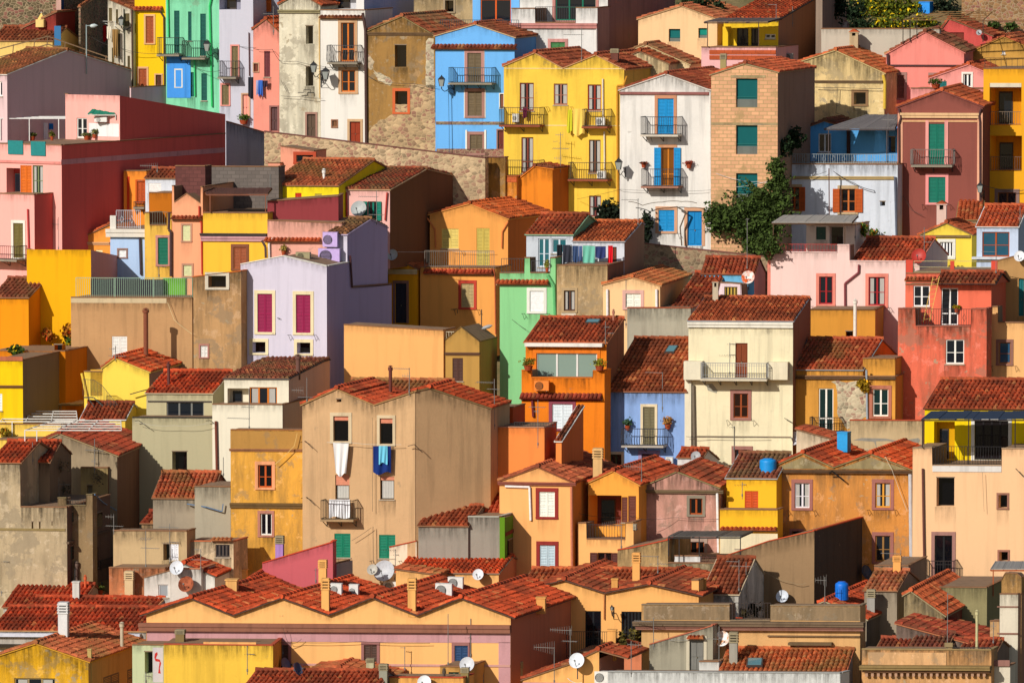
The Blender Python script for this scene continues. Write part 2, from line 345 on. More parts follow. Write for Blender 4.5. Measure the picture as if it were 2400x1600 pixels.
    if not side and kind in ('sh', 'gl', 'ro', 'bl') and .5 < w < 2.2 and hh > 1.0 and random.random() < .4:
        for q, sg in ((u0-.3, -1), (u1+.3, 1)):
            if .1 < q < B.W-.1: c = MB(); c.bar(F.p(q, .02, z0-.12), F.p(q, -.5, z0-.1), .014, M('m', (35, 34, 34)), 4); c.bar(F.p(q, -.02, z0-.42), F.p(q, -.3, z0-.1), .011, M('m', (35, 34, 34)), 4); c.build('clothes_bracket', root, org)
    def leafm(a, b, v0):
        s = MB(); t = .05; s.box(F, a, a+t, v0-.02, v0+.02, z0, z1, wood); s.box(F, b-t, b, v0-.02, v0+.02, z0, z1, wood)
        for zz in (z0, z0+hh*.46, z1-.07): s.box(F, a+t, b-t, v0-.018, v0+.018, zz, zz+.07, wood)
        s.box(F, a+t, b-t, v0+.01, v0+.018, z0, z1, M('wd', tuple(int(c*.6) for c in col)))
        n = max(2, int(hh/.075))
        for k in range(n):
            za, zc = z0+hh*k/n, z0+hh*(k+.75)/n
            s.quad(F.p(a+t, v0-.016, za), F.p(b-t, v0-.016, za), F.p(b-t, v0+.008, zc), F.p(a+t, v0+.008, zc), wood)
        s.build('shutter', o, org)
    if kind == 'sh':
        if sh2 == 'one': leafm(u0, u1, .05+off)
        else: leafm(u0, u0+w/2-.006, .05+off); leafm(u0+w/2+.006, u1, .05+off)
    if kind == 'so':
        lw = w*.5; g = .17 if sur else .02
        if sh2 != 'r': leafm(u0-lw-g*.1, u0-.01, -.065)
        if sh2 != 'l': leafm(u1+.01, u1+lw+g*.1, -.065)
def bars(mb, F, u0, u1, v, z0, z1, m, sp=.125, belly=0, ax='u', uf=0):
    n = max(2, int(abs(u1-u0)/sp))
    for k in range(n+1):
        t = u0+(u1-u0)*k/n; th = .0135
        P = (lambda bb, z: F.p(t, v-bb, z)) if ax == 'u' else (lambda bb, z: F.p(uf, t, z))
        if belly:
            hh = z1-z0; pts = [P(belly*q, z0+hh*y) for q, y in ((0, 0), (.8, .12), (1, .3), (.4, .55), (0, .7), (0, 1))]
            mb.line(pts, th, m)
        else: mb.bar(P(0, z0), P(0, z1), th, m)
def balcony(h, B, F, rc, col, d, root=None, belly=0, slab=(150, 140, 125), deco=False):
    u0, u1, z0, z1 = rc; org = root.location; m = MB(); sm = M('o', slab)
    m.box(F, u0, u1, -d, -.001, z0, z0+.1, sm)
    n = max(2, int((u1-u0)/.8)+1); im = M('m', (50, 46, 44))
    for k in range(n):
        t = u0+.1+(u1-u0-.2)*k/(n-1); m.bar(F.p(t, -.02, z0-.3), F.p(t, -d*.85, z0-.005), .022, im); m.bar(F.p(t, -.02, z0-.3), F.p(t, -.02, z0-.02), .02, im)
    o = m.build('balcony', root, org); g = MB(); mm = M('m', col); e = .03
    for v0, v1, ua, ub in ((-d+e, -d+e, u0+e, u1-e), (-d+e, -.02, u0+e, u0+e), (-d+e, -.02, u1-e, u1-e)):
        for zz in (z0+.14, z1): g.bar(F.p(ua, v0, zz), F.p(ub, v1, zz), .024, mm)
    if deco: g.bar(F.p(u0+e, -d+e, z0+.3), F.p(u1-e, -d+e, z0+.3), .012, mm); g.bar(F.p(u0+e, -d+e, z1-.12), F.p(u1-e, -d+e, z1-.12), .012, mm)
    bars(g, F, u0+e, u1-e, -d+e, z0+.14, z1, mm, belly=belly)
    bars(g, F, -d+e, -.02, 0, z0+.14, z1, mm, ax='v', uf=u0+e-belly*.4); bars(g, F, -d+e, -.02, 0, z0+.14, z1, mm, ax='v', uf=u1-e+belly*.4)
    g.build('railing', o, org)
def railing(h, B, F, rc, col, root=None, v=.06, sp=.13, deco=False, posts=True):
    u0, u1, z0, z1 = rc; g = MB(); mm = M('m', col)
    g.bar(F.p(u0, v, z1), F.p(u1, v, z1), .018, mm); g.bar(F.p(u0, v, z0+.06), F.p(u1, v, z0+.06), .014, mm)
    if sp: bars(g, F, u0, u1, v, z0, z1, mm, sp=sp)
    else: g.bar(F.p(u0, v, (z0+z1)/2), F.p(u1, v, (z0+z1)/2), .014, mm)
    n = max(1, int((u1-u0)/1.6))
    for k in range(n+1): t = u0+(u1-u0)*k/n; g.bar(F.p(t, v, z0-.1), F.p(t, v, z1), .022, mm)
    if deco:
        for k in range(int((u1-u0)/.55)):
            t = u0+.3+k*.55; zc = (z0+z1)/2; a = [(t, zc+.2), (t+.09, zc), (t, zc-.2), (t-.09, zc), (t, zc+.2)]; g.line([F.p(x, v-.01, z) for x, z in a], .011, mm)
    g.build('railing', root, root.location)
def band(h, B, F, rc, col, pr, kind, name, root=None):
    u0, u1, z0, z1 = rc; m = MB(); mm = M(kind, col)
    if name == 'cornice' and z1-z0 > .12:
        zz = z1-(z1-z0)*.45; m.box(F, u0, u1, -pr-.05, .01, zz, z1, mm); m.box(F, u0, u1, -pr, .01, z0, zz-.002, mm)
    else: m.box(F, u0, u1, -pr, .01, z0, z1, mm)
    m.build(name, root, root.location)
def tcor(h, B, F, rc, col, root=None):
    u0, u1, z0, z1 = rc; m = MB(); d = .3; m.box(F, u0, u1, -.14, .01, z0-.04, z0+.04, M('o', (190, 150, 115)))
    tile_sheet(m, F.p(u0, -d, z0+.05), F.p(u1, -d, z0+.05), F.p(u0, .0, max(z1, z0+.14)), F.p(u1, .0, max(z1, z0+.14)), M('t', col), per=.21, crs=.35, amp=.065)
    m.build('tiled_cornice', root, root.location)
def pipe(h, B, F, pts, col, r, root=None):
    m = MB(); m.line([F.p(u, -.08, z) for u, z in pts], r, M('m', col), 8); m.build('downpipe', root, root.location)
def polyf(h, B, F, pts, col, kind, pr, name, root=None):
    if kind == 's':
        q = []
        for (a, b), (c, d) in zip(pts, pts[1:]+pts[:1]):
            n = max(2, int(math.hypot(c-a, d-b)/.22))
            for i in range(n): q.append((a+(c-a)*i/n+random.uniform(-.1, .1)*(.25 if abs(a-c) < .1 else 1), b+(d-b)*i/n+random.uniform(-.1, .1)))
        pts = q
    m = MB(); a = [F.p(u, -pr, z) for u, z in pts]; b = [F.p(u, .02, z) for u, z in pts]; n = len(a); m.add(a+b, [], M(kind, col))
    m.poly(a, M(kind, col))
    for i in range(n): m.quad(a[i], a[(i+1) % n], b[(i+1) % n], b[i], M(kind, col))
    m.build(name, root, root.location)
def topz(pr, a, b):
    mid = (a+b)/2
    for (x, z), (X, Z) in zip(pr, pr[1:]):
        if x <= mid <= X and X-x > 1e-5: return z+(Z-z)*(a-x)/(X-x), z+(Z-z)*(b-x)/(X-x)
    return (pr[0][1],)*2 if mid < pr[0][0] else (pr[-1][1],)*2
def wall_face(mb, F, W, zb, pr, holes, m, v=0, n=None):
    xs = sorted({0, W}|{min(max(x, 0), W) for x, _ in pr}|{min(max(x, 0), W) for q in holes for x in q[:2]})
    for a, b in zip(xs, xs[1:]):
        if b-a < 1e-4: continue
        za, zc = topz(pr, a, b); mid = (a+b)/2; z = zb; hs = sorted([q for q in holes if q[0] < mid < q[1]], key=lambda q: q[2])
        for q in hs:
            if q[2] > z: mb.quad(F.p(a, v, z), F.p(b, v, z), F.p(b, v, q[2]), F.p(a, v, q[2]), m)
            z = max(z, q[3])
        if min(za, zc) > z: mb.quad(F.p(a, v, z), F.p(b, v, z), F.p(b, v, zc), F.p(a, v, za), m)
def fin_block(h, B, root):
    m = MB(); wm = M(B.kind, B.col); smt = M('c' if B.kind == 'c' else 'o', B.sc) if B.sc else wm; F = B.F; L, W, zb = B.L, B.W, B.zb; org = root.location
    up = np.array((0, 0, 1.))
    if B.mode == 'p': fp = B.pr; sp = [(0, fp[-1][1]), (L, fp[-1][1])]; lp = fp[0][1]
    else: fp = [(0, B.pr[0][1]), (W, B.pr[0][1])]; sp = B.pr
    wall_face(m, F, W, zb, fp, B.holes, wm)
    for u0, u1, z0, z1, d in B.holes:
        z1 = min(z1, max(topz(fp, u0, u1))) if d > 1 else z1
        m.quad(F.p(u0, 0, z0), F.p(u0, 0, z1), F.p(u0, d, z1), F.p(u0, d, z0), wm); m.quad(F.p(u1, 0, z0), F.p(u1, d, z0), F.p(u1, d, z1), F.p(u1, 0, z1), wm)
        m.quad(F.p(u0, 0, z1), F.p(u1, 0, z1), F.p(u1, d, z1), F.p(u0, d, z1), wm); m.quad(F.p(u0, 0, z0), F.p(u0, d, z0), F.p(u1, d, z0), F.p(u1, 0, z0), wm)
    if B.kind in 'cow' and W > .8:
        sm_ = M('st', tuple(int(v*.28+q) for v, q in zip(B.col, (22, 18, 12)))); top = {'c': .45, 'o': .8, 'w': 1.2}[B.kind]; am = {'c': .5, 'o': .8, 'w': 1}[B.kind]
        cuts = sorted({0, W}|{min(max(x, 0), W) for x, _ in fp}|{min(max(x, 0), W) for q in B.holes for x in q[:2]})
        for a, b in zip(cuts, cuts[1:]):
            if b-a < .02: continue
            za, zc = topz(fp, a, b); lim = max([q[3]+.02 for q in B.holes if q[0] < (a+b)/2 < q[1]]+[-99])
            if abs(za-zc)/(b-a) > 3: continue
            ha, hb = max(za-top, lim), max(zc-top, lim)
            if za > ha and zc > hb: m.stain(F.p(a, -.006, ha), F.p(b, -.006, hb), F.p(b, -.006, zc-.01), F.p(a, -.006, za-.01), sm_, am, 0)
        for u0, u1, z0, z1, d in B.holes:
            if d < .6 and z1-z0 > .5 and not any(q[0] < u1 and q[1] > u0 and z0-1 < q[3] < z0 for q in B.holes): m.stain(F.p(u0-.08, -.007, z0-.95), F.p(u1+.08, -.007, z0-.95), F.p(u1+.08, -.007, z0-.02), F.p(u0-.08, -.007, z0-.02), sm_, am*.9, 0)
    SFp = lambda u, t, z: F.p(u, t, z)
    # right, left and rear faces
    if B.mode == 'p':
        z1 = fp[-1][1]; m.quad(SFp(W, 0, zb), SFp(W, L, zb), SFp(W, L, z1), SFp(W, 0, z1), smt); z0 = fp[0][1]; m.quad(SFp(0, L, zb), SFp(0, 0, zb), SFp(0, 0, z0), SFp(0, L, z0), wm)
        G = Frame(F.p(0, L, F.O[2]), F.d, F.n); wall_face(m, G, W, zb, fp, [], wm)
    else:
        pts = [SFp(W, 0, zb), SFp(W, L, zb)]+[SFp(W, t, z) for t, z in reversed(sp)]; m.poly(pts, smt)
        pts = [SFp(0, L, zb), SFp(0, 0, zb)]+[SFp(0, t, z) for t, z in sp]; m.poly(pts, wm)
        m.quad(SFp(W, L, zb), SFp(0, L, zb), SFp(0, L, sp[-1][1]), SFp(W, L, sp[-1][1]), wm)
    # decks / roofs
    tops = [(fp[i], fp[i+1]) for i in range(len(fp)-1)] if B.mode == 'p' else [(sp[i], sp[i+1]) for i in range(len(sp)-1)]
    rb = MB(); ROOFN[0] += 1; tm = M('t', B.rc, (0, 1, 2, 0, 3, 0, 1, 4)[ROOFN[0]*5 % 8]); trm = M('o', B.tr); ov = B.ov
    for i, ((a, za), (b, zc)) in enumerate(tops):
        if abs(b-a) < 1e-3:
            if B.mode == 'p': m.quad(F.p(a, 0, min(za, zc)), F.p(a, 0, max(za, zc)), F.p(a, L, max(za, zc)), F.p(a, L, min(za, zc)), wm)
            continue
        P = (lambda s_, t, z: F.p(s_, t, z)) if B.mode == 'p' else (lambda s_, t, z: F.p(t, s_, z))
        E = L if B.mode == 'p' else W
        if B.roof == 'f' or abs(zc-za)/abs(b-a) < .03 and B.mode == 'p':
            m.quad(P(a, 0, za), P(b, 0, zc), P(b, E, zc), P(a, E, za), M('o', (150, 122, 98)) if B.roof == 'f' else wm)
            if B.roof == 'f':
                w_ = min(.18, E*.3); dd = -.04; hh = .05; c = [P(a, dd, za+.001), P(b, dd, zc+.001), P(b, w_, zc+.001), P(a, w_, za+.001)]; rb.hexa(c+[q+up*hh for q in c], trm)
                if i == len(tops)-1 and B.mode == 'p': c = [P(b-.15, w_+.002, zc+.001), P(b+.04, w_+.002, zc+.001), P(b+.04, E, zc+.001), P(b-.15, E, zc+.001)]; rb.hexa(c+[q+up*hh for q in c], trm)
            continue
        m.quad(P(a, 0, za), P(b, 0, zc), P(b, E, zc), P(a, E, za), wm)
        g = (zc-za)/(b-a); ea = ov*1.3 if (i == 0) else 0; eb = ov*1.3 if i == len(tops)-1 else 0
        if B.mode == 's' : eb = 0 if i == len(tops)-1 else 0
        a2, b2 = a-ea, b+eb; za2, zc2 = za-g*ea, zc+g*eb; t0, t1 = -ov, E+ov
        c = [P(a2, t0, za2+.004), P(b2, t0, zc2+.004), P(b2, t1, zc2+.004), P(a2, t1, za2+.004)]; th = .05
        if B.mode == 's': c = [c[0], c[3], c[2], c[1]]
        rb.hexa(c+[q+up*th for q in c], trm)
        hi, lo = (b2, a2) if zc > za else (a2, b2); zh, zl = max(za2, zc2)+th+.02, min(za2, zc2)+th+.02
        tile_sheet(rb, P(lo, t0+.04, zl), P(lo, t1-.04, zl), P(hi, t0+.04, zh), P(hi, t1-.04, zh), tm)
    # ridge caps
    if B.roof == 't':
        P = (lambda s_, t, z: F.p(s_, t, z)) if B.mode == 'p' else (lambda s_, t, z: F.p(t, s_, z)); E = L if B.mode == 'p' else W
        q = B.pr
        for i in range(1, len(q)-1):
            if q[i][1] > q[i-1][1]+.02 and q[i][1] > q[i+1][1]+.02:
                n = max(2, int((E+2*ov)/.42)); cap = [(-ov+(E+2*ov)*k/n) for k in range(n+1)]
                for k in range(n):
                    rb.bar(P(q[i][0], cap[k], q[i][1]+.12), P(q[i][0], cap[k+1]+.03, q[i][1]+.10), .12, tm, 8, .1)
                    rb.rv[-10:] = [(random.random(), .5)]*10
    m.build('wall', root, org)
    if rb.n: rb.build('roof' if B.roof == 't' else 'parapet_coping', root, org)
def finish_houses():
    for h in HOUSES:
        B0 = h.blocks[0]; root = empty(h.name, (B0.P0[0], B0.P0[1], B0.zb)); bpy.context.view_layer.objects.active = None
        tag(root, h.label, h.cat, h.group); h.root = root
        for B in h.blocks: fin_block(h, B, root)
        for fn, B, F, a, k in h.feats: fn(h, B, F, *a, root=root, **k)
MAU = (150, 105, 100); TAN = (205, 165, 130); TEAL = (10, 120, 100); OLV = (120, 105, 70); WHT = (232, 228, 220); BRN = (125, 60, 35); ORW = (190, 95, 35); LILA = (217, 211, 231)
# =================================================================== ROW 1, left
T(1, 1)
H('rough grey-brown stone wall building in the top left corner', (112, 98, 72), -80, 515, 120, -80, kind='s', dY=5, phi=4)
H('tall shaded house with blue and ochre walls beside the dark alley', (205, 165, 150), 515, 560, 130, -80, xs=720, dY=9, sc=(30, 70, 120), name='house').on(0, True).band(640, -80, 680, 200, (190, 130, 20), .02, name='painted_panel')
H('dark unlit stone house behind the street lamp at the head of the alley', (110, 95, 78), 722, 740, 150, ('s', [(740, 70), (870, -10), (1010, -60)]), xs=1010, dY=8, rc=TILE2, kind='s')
H('small dark red gabled house with a yellow pyramid finial', (150, 55, 45), 200, 515, 150, [(200, 268), (515, 120)], kind='o', dY=3).band(345, 180, 418, 250, (245, 215, 130), .3, name='finial_base')
H('low cream shed under a band of old barrel tiles, top left', (250, 215, 120), -80, 482, 178, ('e', 378, 262), phi=4, rc=TOLD, kind='c').band(500, 240, 560, 420, (60, 120, 170), .02, name='painted_panel')
h = H('pale narrow house in perspective with laundry rack and olive shutters', (240, 230, 205), 990, 1225, 237, [(960, -5), (1215, 95)], rc=TILE2, tr=(160, 100, 70), dY=6, phi=-8)
for q in ((1000, 75, 1030, 195), (1065, 88, 1085, 215), (1138, 125, 1190, 245), (1060, 275, 1105, 520), (1172, 515, 1195, 650), (1028, 440, 1050, 600)): h.w('sh', *q, OLV)
h.pipe([(1135, 80), (1140, 660)], (200, 190, 175), .04).pipe([(1215, 90), (1222, 800)], (90, 60, 50), .045)
h = H('tall bright yellow house with brown shutters and orange tiled eave', (255, 208, 15), 1237, 1522, 227, -80, kind='c', phi=6)
h.tc(1205, 65, 1500, 100).w('sh', 1340, 150, 1412, 398, (165, 80, 40), (240, 190, 130)).w('sh', 1275, 632, 1348, 802, (165, 80, 40), (235, 180, 130)).w('dr', 1432, 690, 1485, 802, (90, 50, 35), (230, 180, 130)).pipe([(1478, 110), (1510, 160), (1518, 800)], (70, 45, 40))
h = H('mint green house with two balconies and tall dark green shutters', (140, 232, 180), 1522, 2012, 264, -80, kind='o', phi=6)
h.band(1535, 520, 1752, 900, (75, 165, 245), .03, name='painted_panel')
for q in ((1600, 100, 1650, 490), (1728, 108, 1760, 375), (1840, 128, 1892, 515), (1850, 675, 1902, 925)): h.w('sh', *q, (12, 88, 78), sh2='one')
h.w('sh', 1615, 645, 1668, 800, (12, 88, 78), (240, 240, 235)).w('dr', 1730, 665, 1782, 890, (14, 90, 85)).bal(1480, 345, 1686, 515, (40, 60, 50)).bal(1712, 375, 1922, 545, (40, 60, 50))
h.pipe([(1950, -40), (1930, 60), (1942, 500), (1952, 980)], (40, 190, 100), .06).pipe([(1545, -40), (1552, 340)], (60, 200, 120), .05).pipe([(1790, 550), (1795, 885)], (60, 200, 120), .05)
h = H('pale lilac-grey house with two iron balconies and pink window frames', (205, 205, 222), 2012, 2325, 292, -80, kind='c', phi=8)
h.w('log', 2015, -60, 2212, 90, (150, 150, 170), d=1.0).rail(2040, 95, 2262, 245, (60, 62, 70)).w('sh', 2130, 425, 2188, 715, OLV, (245, 165, 145)).bal(2040, 560, 2208, 722, (60, 60, 62)).w('sh', 2040, 780, 2104, 965, OLV, (245, 165, 145)).w('dr', 2230, 870, 2288, 1085, (245, 160, 140), TAN).pipe([(2290, 300), (2295, 700)], (90, 60, 60), .03)
H('grey house with orange wooden shutters behind the salmon gable', (150, 150, 165), 2250, 2560, 250, -80, kind='c').w('so', 2330, -70, 2440, 108, (205, 100, 25))
# ---- big grey and pink complex at the left
h = H('big unlit lilac-grey gabled house left of the yellow facade', (225, 195, 198), -300, 65, 432, ('s', [(65, 690), (615, 470), (1000, 590), (1205, 655)]), xs=1205, dY=10, phi=32, kind='c', rc=(150, 75, 40), tr=(235, 230, 225))
h.blk(1192, 1203, 806, dy=6.4, xs=1678, dY=3.8, kind='c', phi=32); h.on(0).w('gl', -30, 750, 22, 885, (235, 230, 225), None)
h = H('long pink house with a dark red side wall and roof terraces', (250, 182, 165), -60, 315, 690, 1784, xs=2070, dY=16, phi=30, kind='c', sc=(235, 105, 92), low=3200)
h.blk(-60, 565, 1328, dy=2.1, phi=30, xs=2070, dY=13.9, kind='c', sc=(235, 105, 92)); h.blk(600, 1100, ('s', [(1100, 880), (2070, 1050)]), dy=7.2, phi=30, xs=2070, dY=8.8, kind='c', sc=(235, 105, 92), roof='f')
h.blocks[0].V_ = 0
h.on(2).w('gl', 705, 1085, 800, 1268, (225, 222, 215), None).band(818, 1135, 1095, 1255, (235, 235, 240), .02, name='painted_panel')
h.on(1).band(78, 1292, 215, 1418, (20, 125, 125), .06, kind='m', name='balcony_screen').band(288, 1300, 422, 1432, (20, 125, 125), .06, kind='m', name='balcony_screen').band(-60, 1478, 570, 1500, (235, 150, 135), .08, name='ledge')
h.w('log', 60, 1545, 186, 1780, (200, 80, 75), d=.8).w('sh', 188, 1520, 292, 1782, (215, 105, 20)).w('gl', 300, 1520, 396, 1782, (110, 120, 80), None, curt=True).rail(40, 1770, 270, 1885, (90, 40, 40), sp=0)
h.on(0).w('sh', 125, 2050, 215, 2368, (112, 98, 48), (240, 235, 225)).bal(-60, 2250, 250, 2390, (70, 40, 40), 1.0).pipe([(262, 1920), (272, 2285)], (190, 60, 60), .05)
h.on(1, True).band(560, 1458, 2060, 1412, (225, 160, 160), .02, name='string_course')
# =================================================================== ROW 1, second quarter
T(2, 1)
h = H('salmon gabled house with purple-brown shutters and a stone doorway', (247, 160, 135), -25, 212, 305, [(-30, 272), (90, 185), (212, 300)], kind='o', rc=TILE, phi=9)
h.w('sh', 75, 470, 130, 708, (110, 50, 55)).w('gl', -20, 585, 20, 660, (120, 60, 40), TAN).w('dr', 137, 985, 198, 1205, (90, 60, 60), MAU).pipe([(222, 300), (222, 1190)], (170, 70, 60), .04)
h = H('tall weathered cream house with three dark openings', (240, 232, 205), 212, 590, 325, [(205, 45), (400, -60), (592, 55)], kind='w', phi=6)
h.band(205, 92, 592, 122, (150, 140, 105), .1).w('dk', 458, 240, 524, 405).w('dk', 458, 615, 526, 792).w('dr', 470, 1050, 548, 1282, (95, 75, 60), (170, 130, 115)).pipe([(585, 150), (590, 900), (620, 930), (625, 1290)], (215, 180, 120), .04)
h = H('narrow white house with orange window frames and a bellied balcony', (245, 240, 235), 592, 1002, 333, 96, kind='c', phi=6)
h.tc(588, 148, 992, 172, (120, 70, 50)).w('gl', 782, 210, 905, 565, (215, 115, 35), (215, 175, 130)).bal(690, 415, 968, 588, (70, 68, 70), .7, belly=.16).w('gl', 785, 648, 912, 845, (215, 115, 35), (215, 175, 130)).w('gl', 700, 1108, 744, 1168, (140, 95, 60), (170, 120, 90)).w('dr', 862, 1118, 960, 1322, (150, 55, 25), (215, 180, 135))
h = H('upper white house with a shaded blue-grey side and recessed loggia', (235, 232, 235), 600, 992, 290, -80, xs=1562, dY=10, kind='c', sc=(195, 200, 235), phi=10)  # white wall; the bluish side colour paints in its shade
h.w('log', 665, -70, 920, 85, (200, 200, 210), d=1.2)
h = H('crumbling brown gabled house with exposed stonework and empty windows', (170, 130, 70), 1022, 1645, 350, [(1020, 292), (1340, 157), (1642, 332)], kind='w', phi=8, rc=TILE3, tr=(150, 130, 85), dY=8)
h.poly([(1085, 660), (1180, 700), (1260, 745), (1225, 790), (1110, 740)], (200, 185, 155), 's', .013, 'exposed_stonework').poly([(1025, 480), (1080, 560), (1060, 640), (1025, 620)], (195, 175, 145), 's', .013, 'exposed_stonework').poly([(1030, 1200), (1120, 1130), (1260, 1060), (1255, 1000), (1270, 960), (1400, 960), (1395, 800), (1440, 770), (1640, 800), (1655, 1390), (1035, 1360)], (195, 165, 125), 's', .015, 'exposed_stonework').poly([(1560, 360), (1635, 345), (1640, 830), (1560, 800)], (205, 190, 160), 's', .015, 'exposed_stonework').poly([(1080, 650), (1260, 730), (1240, 750), (1110, 730)], (200, 185, 155), 's', .015, 'exposed_stonework')
h.band(1020, 300, 1645, 328, (110, 85, 60), .05).w('dk', 1275, 415, 1382, 618, nm='window').w('dk', 1280, 838, 1392, 1032, (40, 40, 40), (220, 110, 60)).w('dk', 1535, 875, 1600, 950).w('dk', 1285, 1230, 1382, 1360).w('dr', 1520, 1212, 1618, 1392, (70, 75, 70)).pipe([(985, 120), (1010, 280), (1018, 1330)], (75, 50, 45), .09)
h = H('sky blue gabled house with white trim, tiled cornice and balcony', (115, 192, 250), 1648, 2375, 368, [(1648, 335), (2015, 230), (2375, 350)], kind='c', phi=6, tr=(215, 185, 140), rc=TILE2, dY=5)
h.tc(1620, 410, 2400, 452, (130, 55, 40)).band(1655, 1118, 2375, 1146, (150, 130, 115), .03, kind='s').band(1660, 1368, 2375, 1450, (150, 110, 95), .04, kind='s', name='stone_plinth')
h.band(1915, 468, 1935, 770, (245, 245, 240), .03, name='trim').band(2080, 468, 2100, 770, (245, 245, 240), .03, name='trim').w('sh', 1944, 488, 2070, 762, (112, 95, 70), (190, 140, 130)).bal(1805, 620, 2205, 775, (40, 75, 95), .8)
h.band(1912, 830, 1928, 1082, (245, 245, 240), .03, name='trim').band(2092, 830, 2110, 1082, (245, 245, 240), .03, name='trim').band(1912, 1070, 2110, 1085, (245, 245, 240), .04, name='trim').w('sh', 1946, 842, 2076, 1066, (112, 95, 70), (175, 130, 120)).w('sh', 1966, 1238, 2082, 1408, (112, 95, 70), (175, 130, 120))
h.band(1926, 1195, 1940, 1370, (245, 245, 240), .05, name='trim').band(2100, 1195, 2116, 1370, (245, 245, 240), .05, name='trim').w('dr', 2222, 1198, 2275, 1440, (110, 50, 40), (160, 120, 110)).w('gl', 2242, 865, 2275, 995, (130, 80, 60), (240, 240, 240))
h = H('blue upper house with a large orange-framed glass door and terrace', (120, 195, 250), 1672, 2420, 300, 305, kind='c', phi=5)
h.rail(1690, 186, 2410, 300, (35, 60, 75)).blk(1990, 2420, -80, dy=2.6, kind='c', phi=5); h.on(1).w('gl', 2062, -5, 2342, 300, (215, 90, 30), None)
H('pale stone house with one dark window behind the brown gable', (190, 165, 120), 1450, 1990, 205, -80, kind='w').w('dk', 1738, 5, 1816, 110, sur=(170, 150, 120))
# =================================================================== ROW 1, third quarter
T(3, 1)
h = H('white house with pink cornice, green shutters and roof terrace', (238, 236, 238), -5, 785, 300, [(-5, 82), (212, 82), (214, 212), (584, 212), (586, 75), (786, 75)], roof='f', kind='o', phi=5, xs=1160, dY=9, sc=(190, 150, 140))
h.band(-15, 215, 785, 262, (205, 140, 130), .14).rail(214, 65, 586, 205, (60, 60, 66)).w('sh', 357, 388, 487, 540, (70, 130, 75), (215, 155, 145)).pipe([(62, 265), (66, 535)], (130, 95, 90), .07).pipe([(780, 240), (783, 520)], (190, 180, 175), .04)
h.blk(70, 880, -80, dy=2.4, phi=5, kind='o', xs=1500, dY=9, sc=(170, 125, 115)); h.w('gl', 400, -75, 770, 190, (20, 110, 85), (200, 140, 130), mull=2)
h = H('beige gabled house half in shadow with teal window panes', (245, 208, 150), 1160, 1885, 265, [(1160, 182), (1555, 62), (1890, 185)], xs=1960+260, dY=8, kind='c', rc=(215, 95, 60), tr=(205, 170, 120))
h.w('net', 1440, 268, 1546, 385, (15, 100, 100)).w('net', 1712, 260, 1792, 352, (15, 130, 115))
h = H('small pale gabled house with bright orange roof left of the lattice terrace', (240, 215, 160), 890, 1630, 318, [(890, 548), (1225, 418), (1645, 598)], xs=1960, dY=8, kind='c', rc=(225, 98, 45), tr=(215, 185, 130))
h.blk(985, 1440, [(985, 555), (1170, 478), (1440, 590)], dy=-2, kind='w', dY=2, rc=TILE3)
h = H('house with yellow veranda, steep red roof and terracotta lattice terrace', (255, 212, 50), 1740, 2425, 345, 435, col2=None, kind='c', phi=4) if False else H('house with yellow veranda, steep red roof and terracotta lattice terrace', (245, 190, 185), 1740, 2425, 345, 437, kind='c', phi=4)
for k in range(2): h.band(1815, 462+k*48, 2425, 500+k*48, (185, 85, 45), .05, kind='k', name='lattice_block')
h.blk(1945, 2447, ('s', [(2447, 192), (2790, -10), (2890, 30)]), col=(255, 215, 45), dy=3, phi=4, xs=2852, dY=8, kind='c', sc=(190, 135, 95), rc=(190, 75, 40), tr=(70, 65, 62))
h.w('gl', 2066, 262, 2172, 432, (60, 50, 45)).w('gl', 2196, 262, 2262, 432, (60, 50, 45)).w('gl', 2325, 315, 2420, 358, (230, 225, 215)).band(1960, 245, 2010, 435, (255, 215, 45), .5, name='pier')
h = H('big yellow house with double gable and four iron balconies', (255, 215, 75), -75, 1030, 428, [(-85, 612), (210, 492), (470, 632), (770, 512), (1035, 642)], xs=1460, dY=7, low=2150, kind='o', phi=6, tr=(215, 165, 110), rc=(150, 70, 50), sc=(235, 190, 80))
h.band(-75, 628, 1030, 634, (255, 235, 170), .02, name='string_course').band(-75, 1150, 1030, 1157, (255, 235, 170), .02, name='string_course')
h.w('gl', 70, 762, 200, 1020, (130, 55, 40), curt=True).w('gl', 383, 770, 510, 965, (160, 100, 80), curt=True).w('gl', 695, 778, 818, 1018, (150, 50, 30), curt=True).w('gl', 86, 1262, 196, 1590, (125, 60, 45), curt=True).w('gl', 706, 1285, 814, 1590, (110, 70, 50), curt=True).w('gl', 708, 1798, 818, 1990, (120, 55, 50), curt=True)
for q in ((-75, 985, 300, 1162), (682, 1002, 918, 1175), (-75, 1468, 298, 1640), (556, 1490, 920, 1660)): h.bal(*q, (70, 60, 45), .75, slab=(150, 80, 55))
h.pipe([(1060, 700), (1030, 785), (972, 790), (975, 1560), (980, 1880)], (190, 130, 30), .06).pipe([(838, 725), (840, 1120)], (215, 205, 190), .045).pipe([(852, 1210), (855, 1560)], (215, 205, 190), .045)
h = H('white gabled house with bright blue shutters and a blue front door', (243, 238, 236), 992, 1830, 585, [(992, 832), (1040, 814), (1415, 687), (1800, 826), (1830, 832)], kind='o', phi=5, tr=(235, 225, 215), rc=(165, 68, 48), xs=2250, dY=8)
h.band(990, 846, 1812, 870, (150, 95, 90), .1, name='string_course').w('sh', 1340, 906, 1486, 1236, (20, 145, 210), (215, 155, 115)).bal(1222, 1070, 1568, 1250, (40, 40, 44), .85, slab=(220, 210, 195))
h.w('so', 1372, 1357, 1490, 1712, (20, 145, 210), (215, 160, 115), leaf=(200, 120, 30), curt=False, glass=(120, 70, 20)).bal(1228, 1548, 1572, 1722, (60, 60, 62), .85, slab=(170, 120, 100))
